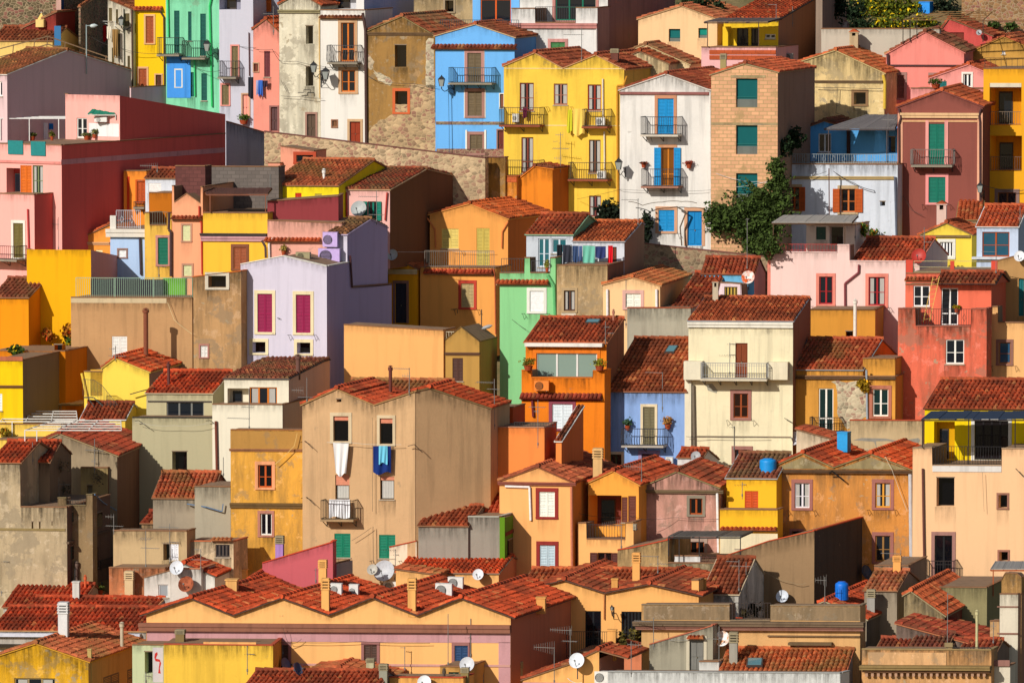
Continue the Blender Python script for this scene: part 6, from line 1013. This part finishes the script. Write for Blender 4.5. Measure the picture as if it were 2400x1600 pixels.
# ------------------------------------------------------------------ antennas
AN = [(1, 1, 1445, 1518, 1580, [(1525, 1275, 1445, 60, 1)], 'aerial above the small red roof by the red wall'), (2, 1, 160, 60, 300, [(130, 60, 165, 30)], 'aerial on the salmon gabled house'), (3, 1, 445, 1220, 1560, [(1365, 372, 525, 30), (1455, 385, 455, 60, 1), (1240, 400, 470, 60, 1)], 'tall aerial against the yellow double-gabled house'), (3, 1, 640, 250, 550, [(322, 470, 650, 20)], 'aerial in front of the white house with pink cornice'),
 (4, 1, 1102, 1040, 1500, [(1100, 1040, 1160, 50, 1)], 'pole aerial on the blue terrace house'), (4, 1, 225, 60, 225, [(100, 170, 235, 60)], 'aerial on the steep red veranda roof'), (4, 1, 75, 40, 180, [(45, 0, 80, 20)], 'left aerial on the veranda roof'), (1, 2, 538, 425, 720, [(492, 365, 545, 110, 1)], 'aerial against the dark red wall'), (1, 2, 1460, 850, 970, [(878, 1352, 1535, 20)], 'aerial before the narrow yellow house'), (2, 2, 130, 30, 180, [(95, 0, 135, 130, 1)], 'comb-shaped aerial above the brown pergola beam'), (2, 2, 1108, 180, 470, [(240, 935, 1118, 20), (405, 1035, 1175, 30)], 'aerial crossing the open green shutters'),
 (3, 2, 1158, 255, 500, [(270, 1000, 1158, 20)], 'aerial before the white gabled house wall'), (3, 2, 2160, 435, 900, [(445, 2150, 2175, 20)], 'long bare pole over the light blue house'), (3, 2, 1047, 1000, 1420, [(1100, 890, 1050, 16)], 'slim pole before the small peach house'), (3, 2, 858, 1380, 1568, [(1435, 850, 900, 30), (1490, 880, 940, 30)], 'aerial on the orange house roof'), (4, 2, 1435, 520, 750, [(600, 1400, 1440, 60, 1), (655, 1430, 1510, 30)], 'aerial before the small yellow gable'), (4, 2, 800, 390, 620, [(432, 770, 830, 16)], 'thin pole by the reed pergola'), (4, 2, 2095, 670, 940, [(745, 1960, 2100, 10)], 'golden pole on the coral terrace'), (4, 2, 2315, 330, 510, [(440, 2300, 2335, 90, 1)], 'aerial on the roof at the right edge'),
 (1, 3, 870, 890, 1180, [(998, 780, 960, 20), (1100, 840, 880, 50, 1)], 'aerial on the grey gable with the red roof'), (1, 3, 300, 925, 1100, [(985, 130, 290, 30)], 'aerial on the coarse tiled roof at the left'), (1, 3, 540, 1245, 1420, [(1275, 355, 540, 20), (1310, 460, 650, 20)], 'aerial in the dark courtyard at the left'), (1, 3, 1060, 40, 155, [(68, 1000, 1065, 50, 1), (132, 1000, 1165, 20)], 'aerial beside the white shutter of the tan wall'), (1, 3, 2290, 430, 800, [(708, 2075, 2290, 18), (602, 2220, 2330, 16)], 'aerial before the off-white house'), (1, 3, 2052, 1060, 1230, [], 'bare pole near the brown pipe'),
 (2, 3, 468, 330, 550, [(450, 320, 430, 80, 1), (512, 380, 530, 20)], 'aerial left of the tan double gable'), (2, 3, 1408, 240, 470, [(250, 1255, 1410, 20), (315, 1340, 1415, 70, 1)], 'aerial beside the brown flue on the tiles'), (2, 3, 2190, 340, 780, [(375, 2015, 2180, 40), (435, 2120, 2240, 20)], 'tall aerial by the pink-lilac wall'), (3, 3, 238, 535, 950, [(600, 152, 308, 20), (640, 200, 250, 50, 1)], 'aerial above the orange box house'), (3, 3, 1382, 280, 620, [(285, 1215, 1382, 16)], 'aerial on the long brown roof of the blue house'), (3, 3, 2000, 10, 300, [(20, 1985, 2050, 20), (120, 1915, 2045, 50)], 'aerial before the cream house balcony'), (3, 3, 2040, 775, 990, [(785, 1838, 2042, 16)], 'aerial low on the cream house'), (3, 3, 1190, 1062, 1285, [(1150, 1020, 1190, 90, 1)], 'comb aerial on the apricot gable roof'), (3, 3, 2115, 1290, 1420, [(1310, 2055, 2150, 40)], 'aerial casting shade on the yellow wall'),
 (1, 4, 1045, 25, 175, [(40, 965, 1045, 60, 1), (125, 968, 1140, 20)], 'left aerial on the grey-tan box house'), (1, 4, 1340, 165, 500, [(240, 1285, 1390, 60), (325, 1295, 1470, 16)], 'dark aerial before the grey-tan box house'), (1, 4, 1560, 100, 440, [(135, 1450, 1645, 20), (270, 1495, 1650, 40)], 'aerial by the white shutter door'), (1, 4, 1845, 335, 520, [(340, 1780, 1850, 60, 1), (435, 1750, 1920, 20)], 'aerial on the narrow cream wall'), (1, 4, 15, 370, 740, [(447, 0, 88, 20)], 'aerial at the far left edge'), (1, 4, 935, 490, 660, [(522, 775, 940, 30)], 'aerial bent over the dark gap'), (1, 4, 2272, 1220, 1460, [(1225, 2195, 2280, 30), (1297, 2185, 2345, 16)], 'aerial before the plain yellow wall'), (1, 4, 1340, 1465, 1560, [(1500, 1220, 1390, 60, 1)], 'white aerial at the bottom, left of the squiggle hut'),
 (2, 4, 245, 905, 1300, [(940, 38, 252, 24), (940, 190, 225, 90, 1)], 'yagi aerial over the left of the zigzag building'), (2, 4, 1280, 335, 620, [(338, 1080, 1285, 40), (385, 1120, 1310, 20)], 'aerial beside the largest dish'), (2, 4, 1972, 970, 1320, [(1145, 1740, 1975, 24)], 'aerial before the blue window'), (2, 4, 1765, 925, 1400, [], 'leaning-looking bare pole before the peach building'), (2, 4, 1367, 1230, 1450, [(1240, 1325, 1370, 10)], 'pole on the foreground red gable'), (2, 4, 2088, 1485, 1560, [(1492, 1965, 2092, 50, 1)], 'aerial in the bottom row by the pale dish'), (2, 4, 550, 510, 640, [(525, 372, 560, 16)], 'aerial before the maroon-pink wall'),
 (3, 4, 1005, 110, 330, [(118, 820, 1005, 110, 1)], 'comb aerial before the apricot loggia'), (3, 4, 388, 1230, 1560, [(1240, 190, 388, 130, 1)], 'comb aerial left of the bright white dish'), (3, 4, 535, 1060, 1380, [(1080, 340, 548, 90, 1), (1180, 460, 600, 30)], 'twin-boom aerial in the shaded gap'), (3, 4, 1340, 395, 560, [(405, 1185, 1342, 20), (470, 1330, 1430, 30)], 'aerial before the rubble-walled house'), (3, 4, 1300, 965, 1230, [(1000, 1110, 1290, 30)], 'aerial by the palace cornice'), (3, 4, 2085, 430, 720, [(450, 1960, 2090, 20), (490, 2000, 2230, 16)], 'aerial on the steep old tile roof'), (3, 4, 2150, 450, 780, [], 'bare pole beside the brown gable wall'), (3, 4, 1095, 1175, 1480, [(1210, 1060, 1190, 60, 1)], 'aerial left of the grey hut'), (3, 4, 1902, 1040, 1400, [(1160, 1780, 1905, 12)], 'pole before the white dish with the rust mark'),
 (4, 4, 522, 590, 810, [(622, 430, 535, 110, 1)], 'comb aerial beside the upright blue tank'), (4, 4, 1220, 345, 480, [(380, 1030, 1222, 20), (405, 1222, 1300, 30)], 'aerial on the chimney by the grey block house'), (4, 4, 1648, 730, 1240, [(745, 1645, 1690, 12)], 'tall brown pole over the dark courtyard'), (4, 4, 2070, 1000, 1200, [(1040, 2050, 2095, 90, 1)], 'aerial by the scrolled pier')]
for c, r, x, yt, yb, bo, lb in AN: T(c, r); antenna(x, yt, yb, bo, lb)
# ------------------------------------------------------------------ laundry
T(1, 1); cloth(935, 235, 982, 378, (200, 20, 30), 'red garment on the folding rack at the alley'); cloth(980, 245, 1020, 358, (225, 215, 195), 'white garment on the folding rack at the alley'); cloth(1030, 270, 1085, 525, (150, 115, 65), 'long brown cloth on the folding rack', .4); line([(905, 195), (1060, 200), (1060, 245), (925, 205)], 'white folding rack fixed to the pale narrow house', (225, 225, 220), .02, 'drying_rack', 'drying rack', .6, 0, 'drying racks')
cloth(2280, 710, 2352, 900, (35, 35, 45), 'black clothes between the lilac-grey and salmon houses'); cloth(400, 1130, 440, 1300, (215, 215, 225), 'white sheet on the pink terrace', off=.2); cloth(450, 1135, 490, 1190, (30, 120, 200), 'small blue cloth on the pink terrace', off=.2)
T(2, 1); cloth(0, 740, 22, 870, (170, 175, 215), 'pale shirt on the salmon house', off=.3); cloth(22, 738, 62, 878, (60, 110, 200), 'blue shirt on the salmon house', off=.3); cloth(62, 742, 108, 800, (60, 40, 55), 'dark cloth on the salmon house', off=.3)
T(3, 1); cloth(98, 982, 140, 1085, (110, 20, 60), 'wine-red towel on the yellow house balcony'); cloth(555, 1000, 672, 1240, (245, 205, 95), 'big pale yellow sheet hanging between the balconies', .1); cloth(512, 1008, 552, 1215, (200, 195, 40), 'narrow yellow-green cloth left of the pale yellow sheet', -.5)
T(3, 2)
for q in ((412, 680, 462, 858, (22, 24, 32), 'black trousers leftmost on the terrace line'), (466, 682, 552, 855, (48, 50, 62), 'charcoal clothes second on the terrace line'), (554, 690, 612, 840, (52, 72, 110), 'blue jeans third on the terrace line'), (614, 692, 646, 830, (85, 105, 150), 'pale denim on the terrace line'), (650, 688, 762, 860, (110, 185, 165), 'sea-green sheet on the terrace line'), (764, 695, 862, 805, (45, 55, 105), 'navy checked cloth on the terrace line'), (882, 685, 925, 858, (215, 20, 35), 'bright red towel rightmost on the terrace line')): cloth(*q, off=1.2)
line([(412, 680), (700, 684), (935, 684)], 'washing line across the worn tan house terrace', (200, 200, 200), .012, 'washing_line', 'washing line', 1.2, .05, 'washing lines')
T(2, 3); cloth(708, 930, 852, 1228, (238, 236, 234), 'long white sheet under the left top window of the tan house', .35); cloth(1075, 960, 1240, 1212, (15, 45, 115), 'navy blue towel under the right top window'); cloth(1128, 958, 1208, 1122, (110, 195, 225), 'light blue towel in front of the navy one', off=.42); cloth(672, 1450, 862, 1618, (235, 236, 242), 'white cloth over the balcony rail of the tan house'); line([(650, 925), (860, 925), (1070, 945), (1335, 945)], 'washing line along the top windows of the tan house', (200, 195, 180), .012, 'washing_line', 'washing line', .35, .02, 'washing lines')
# ------------------------------------------------------------------ canopies
T(1, 1); canopy(0, 800, 1090, -60, 700, 1072, [(5, 1285), (270, 1300), (540, 1322)], 'bare white tube frame over the pink terrace', (222, 222, 220), 'beams', (222, 222, 220), d=2)
canopy(805, 1055, 1050, 870, 1062, 985, [(1062, 1100)], 'small green fabric awning on the pink wing', (15, 130, 105), 'fabric', (200, 195, 185), cat='awning', name='awning', d=1.3); T(3, 1); canopy(1765, 2352, 205, 1900, 2480, 172, [(1797, 430), (2265, 430)], 'dark reed cover over the yellow veranda', (110, 95, 90))
T(4, 1); canopy(515, 1165, 1185, 900, 1230, 1060, [(555, 1500), (1090, 1500)], 'weathered timber pergola on the blue terrace', (115, 110, 110), pcol=(85, 75, 75)); canopy(1245, 1980, 185, 1560, 2060, 110, [(1240, 400), (1305, 385), (1368, 350), (1975, 390)], 'open bamboo frame among the flowering bushes', (130, 95, 55), 'beams', (60, 50, 40))
T(1, 2); canopy(1895, 2460, 215, 1870, 2500, 165, [(1930, 382), (2440, 382)], 'brown timber beam shelter on the wide yellow house', (95, 60, 50), 'reed', (130, 80, 60)); T(4, 2); canopy(35, 770, 480, 140, 830, 415, [(48, 665), (705, 680)], 'sagging grey reed pergola on the pale pink house', (165, 158, 150), pcol=(85, 62, 45))
T(1, 3); canopy(0, 712, 735, 85, 700, 640, [(112, 870)], 'upper white slatted awning frame at the left', (225, 222, 215), 'beams', (215, 215, 215), d=2.5); canopy(228, 1115, 815, 500, 1110, 725, [(228, 915), (338, 925)], 'lower white slatted awning frame at the left', (225, 222, 215), 'beams', (215, 215, 215), d=2.5); canopy(280, 765, 575, 300, 768, 545, [(560, 625)], 'cream corrugated lean-to cover by the yellow house', (230, 200, 140), 'fabric', (150, 120, 80), d=2)
T(4, 3); canopy(1410, 2352, 715, 1500, 2400, 645, [(1418, 975), (1842, 1130), (2270, 980)], 'navy fabric awning over the yellow veranda at the right', (45, 58, 78), 'fabric', (45, 35, 35), cat='awning', name='awning', d=1.8); T(3, 4); canopy(1435, 2105, 225, 1530, 2210, 178, [(1438, 400), (1535, 455), (1720, 405), (2098, 400)], 'grey board canopy over the rooftop terrace', (95, 92, 88), pcol=(50, 46, 46)); T(4, 4); canopy(2045, 2400, 525, 2090, 2420, 455, [(2068, 770)], 'ragged reed shade at the lower right edge', (150, 148, 145), pcol=(165, 80, 40))
# ------------------------------------------------------------------ vegetation
T(3, 2); shrub([(2250, 330, 230, 220), (2050, 400, 220, 140), (1900, 470, 130, 110), (2230, 700, 130, 90), (2330, 500, 180, 200), (1880, 410, 120, 90), (2350, 690, 130, 110), (2440, 300, 150, 170), (2180, 560, 160, 110), (2450, 120, 110, 130), (2430, -20, 90, 110)], 'huge dark green climber spilling down beside the block house', (64, 82, 32), size=.1, dens=2100, name='climbing_tree', cat='climber', trunk=[(2300, 800, 2280, 350, .12), (2280, 500, 2050, 400, .07), (2285, 450, 2420, 150, .07)])
T(4, 1); shrub([(220, 1280, 120, 110), (150, 1350, 70, 90)], 'dark leafy climber on the shaded wall by the blue terrace', (30, 48, 24), size=.11, dens=1500)
T(3, 2); shrub([(880, 370, 110, 100), (960, 400, 80, 80), (850, 440, 80, 50)], 'round dark shrub at the foot of the yellow house', (22, 34, 20), dens=1900); shrub([(1235, 480, 60, 100), (1230, 600, 50, 70)], 'narrow dark shrub in shade before the white gabled house', (24, 36, 20), dens=1900)
T(4, 1); shrub([(1050, 100, 200, 130), (1250, 80, 170, 120), (1150, 220, 200, 70), (1430, 200, 130, 60), (900, 40, 120, 80)], 'sunny bush thick with yellow flowers above the garden wall', (95, 105, 25), (245, 205, 20), dens=1700, size=.1); shrub([(780, 120, 140, 120), (850, 220, 150, 60), (640, 60, 120, 120)], 'deep green unlit bush behind the rusty dish', (25, 42, 18), dens=1300); shrub([(2080, 230, 70, 30), (2230, 240, 60, 35)], 'low green plants at the foot of the boulder wall', (60, 80, 30)); shrub([(1620, 60, 120, 90), (1720, 140, 60, 60)], 'dark shrub beside the blue box at the hilltop', (28, 40, 22), dens=1100)
T(3, 1); shrub([(1700, 20, 160, 50), (1900, 60, 60, 50)], 'dark trees behind the beige gable at the top edge', (32, 44, 20), dens=1000, name='tree', cat='tree')
T(4, 2); shrub([(880, 540, 60, 60), (960, 575, 90, 40)], 'sparse orange tree behind the tiled half roof', (85, 105, 35), (225, 120, 30), dens=500, name='tree', cat='tree'); T(1, 2); shrub([(440, 1500, 60, 60), (615, 1480, 45, 70)], 'rust-coloured bush before the mustard wall', (150, 95, 25), (190, 70, 20), dens=600); T(1, 3); shrub([(150, 80, 80, 50), (650, 20, 70, 60)], 'leafy green plants on the terrace above the yellow house', (50, 75, 20), (230, 190, 20), dens=900); shrub([(45, 830, 50, 40)], 'small orange-green shrub at the left edge terrace', (130, 110, 20), (210, 120, 20)); T(4, 3); shrub([(865, 390, 50, 50), (890, 430, 40, 30)], 'yellow-green tuft growing from the ochre wall drainpipe', (150, 120, 20), (230, 170, 20), dens=900, yoff=.15); T(3, 4); shrub([(2200, 890, 110, 50), (2120, 920, 50, 40)], 'bush behind the trellis on the palace parapet', (60, 50, 25), dens=900, yoff=.3); shrub([(1120, 1150, 60, 110), (1010, 1180, 40, 100)], 'thin yellowish shrub by the right barred door', (90, 80, 30), dens=600); T(1, 3); shrub([(560, 1140, 110, 60), (600, 1350, 70, 60), (900, 1250, 60, 70)], 'tangle of bare grey twigs in the dark left courtyard', (110, 95, 70), dens=300, size=.05)
T(3, 3); plant(150, 262, 130, 75, 'red-green plant on the left pier of the orange house', (120, 110, 30)); plant(805, 262, 130, 70, 'yellow-green plant on the right pier of the orange house', (130, 130, 30)); plant(1060, 810, 80, 70, 'green plant left on the blue house balcony', (60, 90, 60)); plant(1430, 800, 90, 80, 'dry tan plant right on the blue house balcony', (170, 120, 60)); T(1, 1); plant(2240, 1140, 120, 60, 'big green potted plant on the rubble wall top', (70, 95, 25)); plant(870, 1270, 60, 50, 'small white-flowered pot on the pink terrace', (110, 110, 60), (235, 225, 210)); plant(480, 1290, 50, 50, 'orange pot on the pink terrace', (90, 90, 30)); plant(300, 1290, 80, 40, 'spiky plant on the pink terrace edge', (90, 100, 40)); plant(800, 1285, 90, 30, 'low grey-green plant by the pink terrace door', (110, 110, 60)); T(4, 1); plant(1540, 810, 130, 55, 'leafy plant on the pink dormer terrace', (60, 80, 20)); T(3, 2); plant(322, 930, 50, 80, 'tall thin plant on the green house terrace', (140, 140, 60)); T(1, 4); plant(920, 750, 100, 40, 'small sprout in a wide orange trough', (90, 100, 40)); T(4, 2); plant(1730, 1300, 60, 30, 'yellow flowers on the coral balcony rail', (150, 130, 20), (240, 190, 20)); T(2, 2); plant(255, 775, 60, 60, 'round cactus at the lilac roof edge', (150, 130, 60)); T(3, 1); plant(1210, 1540, 70, 20, 'red pot in the left round wall holder', (120, 60, 40)); plant(1625, 1545, 80, 35, 'red pot with plant in the right round wall holder', (150, 60, 40))
# ------------------------------------------------------------------ cables
T(1, 1); line([(805, 315), (1100, 440), (1480, 490), (1800, 620), (2020, 650)], 'black cable from the street light to the mint house'); line([(2010, 400), (2352, 440)], 'cable across the lilac-grey house', sag=.05); T(2, 1); line([(0, 455), (150, 455), (215, 560), (370, 565), (600, 610), (740, 625)], 'cable sagging over the salmon and cream houses', sag=.03); line([(940, 630), (1110, 745), (1450, 770), (1660, 800)], 'cable across the crumbling brown house', sag=.05); T(4, 2); line([(0, 108), (350, 60), (540, 5)], 'thin double line left of the wooden pole', sag=.05); line([(600, 5), (800, 120), (960, 180), (1165, 195)], 'thick cable sagging before the pale blue-white house', sag=.05, r=.022); line([(1240, 230), (1320, 360), (1420, 410)], 'black cable on the burgundy house', sag=.02); line([(1980, 135), (2200, 185), (2352, 180)], 'dark cable on the amber house', sag=.03, r=.022); T(3, 3); line([(1600, 872), (1800, 880), (2350, 880)], 'cable run along the cream house', sag=.02); T(4, 3); line([(745, 900), (920, 995), (1080, 1060), (1140, 1180), (1280, 1560)], 'pale cable dropping across the decayed orange house', (200, 190, 170), sag=.03); T(4, 2); line([(560, -20), (563, 410)], 'thin brown wooden pole before the pale blue-white house', (95, 60, 50), .04, 'utility_pole', 'pole', 1.0, 0, 'poles'); T(1, 2); line([(1540, 1210), (1600, 1370), (1765, 1500)], 'cream cable on the broad dull tan wall', (220, 200, 150), sag=.02); T(3, 1); line([(600, 260+1568), (1000, 1740), (1500, 1755), (1825, 1745)], 'thin line across the white gabled house', sag=.03, r=.01)
# ------------------------------------------------------------------ outside stair and ladder
T(1, 3); P, _ = hit(960, 560); Y = P[1]-.5; A = lambda x, y, o=0: np.array(atY(x, y, Y+o)); e = thing('outside_stair', A(860, 510), 'steel outside stair with railings on the lemon yellow house', 'stair', 'outside stairs'); O = e.location; g = M('m', (70, 75, 72)); m = MB()
m.hexa([A(768, 520), A(860, 520), A(860, 520, .8), A(768, 520, .8), A(768, 508), A(860, 508), A(860, 508, .8), A(768, 508, .8)], g); m.bar(A(860, 515), A(1010, 650), .03, g); m.bar(A(860, 515, .8), A(1010, 650, .8), .03, g); m.bar(A(810, 520), A(865, 600), .03, g); m.build('stringer', e, O)
for i in range(9): t = i/8; x, y = 862+145*t, 520+125*t; s = MB(); s.hexa([A(x-14, y), A(x+14, y), A(x+14, y, .8), A(x-14, y, .8), A(x-14, y-5), A(x+14, y-5), A(x+14, y-5, .8), A(x-14, y-5, .8)], g); s.build('step', e, O)
m = MB(); m.line([A(762, 345), A(862, 352), A(940, 405), A(1095, 600)], .016, g)
for i in range(26): t = i/25; x = 762+333*t; yt = 345+7*t*3 if x < 862 else (352+(x-862)*.68 if x < 940 else 405+(x-940)*1.26); m.bar(A(x, yt), A(x, yt+150 if x < 862 else min(yt+140, 650)), .012, g)
m.build('railing', e, O)
T(4, 2); P, _ = hit(1460, 1370); a = np.array(atY(1545, 975, P[1]-.8)); b = np.array(atY(1455, 1385, P[1]-1.3)); e = thing('ladder', b, 'yellowish wooden ladder leaning on the coral house', 'ladder', 'ladders'); u = np.array((.17, 0, .03)); y_ = M('wd', (215, 175, 90)); m = MB(); m.bar(a-u, b-u, .022, y_); m.bar(a+u, b+u, .022, y_); m.build('rails', e, b)
for i in range(9): t = (i+.5)/9; s = MB(); q = a+(b-a)*t; s.bar(q-u, q+u, .014, y_); s.build('rung', e, b)
T(1, 1); 
for nm, pa, lb in (('wooden_railing', [(0, 450), (440, 335), (1000, 530)], 'grey timber railing zigzagging above the old barrel tiles'),):
    Y = YB(205); e = thing(nm, atY(440, 335, Y), lb, 'railing', 'timber railings'); wd = M('wd', (120, 95, 70)); O = e.location
    for dy_ in (0, 75): m = MB(); m.line([np.array(atY(x, y+dy_*(1 if x < 900 else .4), Y)) for x, y in pa], .045, wd); m.build('rail', e, O)
    for x, y in ((125, 420), (320, 370), (440, 340), (600, 395), (790, 460), (975, 520)): m = MB(); m.bar(atY(x, y-10, Y), atY(x-12, y+110, Y), .035, wd); m.build('post', e, O)

# ------------------------------------------------------------------ loose wires, meters and hoses that clutter the walls
T(2, 4); line([(0, 1180), (400, 1195), (960, 1185), (1600, 1200)], 'thin cable along the lilac band of the peach building', sag=.04, r=.012); line([(250, 1060), (300, 1200), (420, 1160)], 'loose cable looping by the yagi aerial', sag=.1, r=.01); line([(880, 260), (1060, 140)], 'wire running up to the hook on the tan house', sag=.02, r=.012); line([(1075, 130), (1078, 470)], 'black wire hanging down the tan house', sag=0, r=.016)
T(3, 4); line([(430, 1380), (520, 1530), (640, 1560)], 'white hose curling under the bright white dish', (225, 225, 220), .018, sag=.1); line([(620, 10), (900, 45), (1140, 30)], 'wire across the apricot loggia', sag=.05, r=.01); line([(1300, 1165), (1500, 1170), (1880, 1160)], 'wire over the grey hut door', (150, 150, 150), .01, sag=.05); line([(2240, 490), (2350, 560), (2560, 640), (2700, 650)], 'cables on the brown gable wall', (150, 130, 100), .012, sag=.08); line([(1180, 60), (1500, 45), (1900, 60)], 'laundry wire across the pinkish house', sag=.06, r=.009)
T(2, 3); line([(378, 840), (350, 960), (170, 1130)], 'cream cable looping on the ochre house', (215, 180, 110), .02, sag=.03); line([(1068, 700), (1070, 1560)], 'long thin wire down the middle of the tan house', (90, 75, 60), .012, sag=0); line([(1395, 960), (1455, 945), (1530, 1020)], 'black bent bar on the tan house corner', (35, 32, 30), .02, 'laundry_bar', 'laundry bar', .3, 0, 'laundry bars'); line([(410, 925), (455, 915), (525, 985)], 'upper black bent bar at the left edge of the tan house', (35, 32, 30), .02, 'laundry_bar', 'laundry bar', .3, 0, 'laundry bars'); line([(415, 1440), (470, 1430), (548, 1508)], 'lower black bent bar at the left edge of the tan house', (35, 32, 30), .02, 'laundry_bar', 'laundry bar', .3, 0, 'laundry bars')
T(1, 3); line([(1240, 728), (1275, 725), (1375, 798)], 'bent black bar at the left of the khaki wall', (35, 32, 30), .02, 'laundry_bar', 'laundry bar', .3, 0, 'laundry bars'); line([(1890, 728), (1930, 725), (1965, 750)], 'bent black bar at the right of the khaki wall', (35, 32, 30), .02, 'laundry_bar', 'laundry bar', .3, 0, 'laundry bars'); line([(1240, 735), (1600, 770), (1940, 740)], 'washing lines across the khaki wall', (190, 185, 170), .01, 'washing_line', 'washing line', .5, .1, 'washing lines'); line([(1195, 485), (1300, 455), (1420, 425)], 'dark spout sticking out of the lemon yellow house', (45, 42, 40), .035, 'roof_spout', 'spout', .4, 0, 'spouts'); line([(1720, 1490), (1900, 1520), (2040, 1560), (2050, 1490)], 'blue-grey pipe in the shade by the ochre house', (95, 120, 150), .035, 'drain_pipe', 'pipe', .2, 0, 'pipes on shaded walls'); line([(870, 1405), (950, 1480), (1070, 1550)], 'blue pipe slanting over the dark courtyard', (80, 120, 165), .035, 'drain_pipe', 'pipe', .4, 0, 'pipes on shaded walls')
T(2, 2); line([(195, 1352), (222, 1358)], 'tiny hook between the magenta shutters, left', (30, 28, 28), .02, 'wall_hook', 'hook', .1, 0, 'wall hooks'); line([(1240, 745), (1800, 740), (2190, 750)], 'wire along the apricot balcony', (200, 200, 195), .01, sag=.03); line([(1790, 1275), (1850, 1270), (1850, 1310)], 'black laundry bar on the apricot lower wall', (35, 32, 30), .02, 'laundry_bar', 'laundry bar', .3, 0, 'laundry bars')
T(4, 3); line([(565, 1215), (590, 1190), (700, 1280)], 'dark spout on the decayed orange house', (30, 28, 28), .05, 'roof_spout', 'spout', .3, 0, 'spouts'); line([(1970, 1200), (1985, 1560)], 'wire down the light peach house', (130, 110, 90), .01, sag=0); line([(2275, 1165), (2350, 1245)], 'dark bar at the right of the light peach house', (35, 32, 30), .025, 'laundry_bar', 'laundry bar', .3, 0, 'laundry bars'); line([(150, 703), (225, 745)], 'black bar at the ochre house edge', (35, 32, 30), .02, 'laundry_bar', 'laundry bar', .2, 0, 'laundry bars')
T(3, 2); line([(1070, 285), (1200, 320), (1380, 290), (1560, 285), (1700, 300)], 'bare vine branch trained across the white house', (95, 80, 65), .025, 'bare_vine', 'vine', .6, -.05, 'bare vines'); line([(1560, 690), (1545, 520), (1600, 380), (1510, 330)], 'upright vine stem beside the blue front door', (100, 85, 70), .05, 'bare_vine', 'vine', .4, 0, 'bare vines'); line([(1820, 0), (2060, 80), (2250, 100), (2352, 108)], 'upper white cable before the block house', (190, 190, 190), .014, sag=.05); line([(2060, 150), (2352, 95)], 'lower white cable before the block house', (190, 190, 190), .014, sag=.05); line([(0, 1365), (130, 1460)], 'black cable on the light green house', sag=.03)
T(2, 1); line([(1768, 800), (1775, 1200), (1775, 1400)], 'dark cable down the sky blue house', (30, 70, 110), .018, sag=0); line([(230, 740), (285, 845)], 'thin rod leaning off the weathered cream house', (60, 55, 50), .014, 'wall_rod', 'rod', .2, 0, 'rods'); line([(385, 855), (440, 850), (440, 825), (500, 825), (500, 860)], 'iron bracket on the weathered cream house', (60, 55, 50), .025, 'wall_bracket', 'bracket', .3, 0, 'brackets'); line([(228, 882), (400, 890), (610, 905)], 'old cable under the bracket on the cream house', sag=.02)
T(4, 1); line([(435, 802), (640, 805), (1050, 815)], 'cable below the cornice of the mottled cream house', (50, 45, 42), .018, sag=.02); line([(640, 810), (625, 1040), (700, 1060)], 'cable hanging on the mottled cream house', (80, 70, 60), .014, sag=.01)
# ------------------------------------------------------------------ light
AZ, EL = R(37), R(28)
L = bpy.data.lights.new('sun', 'SUN'); L.energy = 4.2; L.angle = R(.55); L.color = (1, .95, .86); lo = bpy.data.objects.new('sun', L); COL.objects.link(lo)
d = Vector((math.sin(AZ)*math.cos(EL), math.cos(AZ)*math.cos(EL), -math.sin(EL))); lo.rotation_euler = d.to_track_quat('-Z', 'Y').to_euler(); lo.location = (-60, 200, 120)
W = bpy.data.worlds.new('World'); S.world = W; W.use_nodes = True; t = W.node_tree; bg = t.nodes['Background']; sk = t.nodes.new('ShaderNodeTexSky'); sk.sky_type = 'NISHITA'; sk.sun_disc = False
sk.sun_elevation = EL; sk.sun_rotation = math.pi+AZ; t.links.new(sk.outputs[0], bg.inputs[0]); bg.inputs[1].default_value = .062
S.view_settings.view_transform = 'Standard'; S.view_settings.look = 'None'; S.view_settings.exposure = 0; S.view_settings.gamma = 1
S.render.engine = 'CYCLES'; S.cycles.transparent_max_bounces = 8; S.cycles.max_bounces = 4; S.cycles.diffuse_bounces = 3; S.cycles.glossy_bounces = 2; S.cycles.use_denoising = True
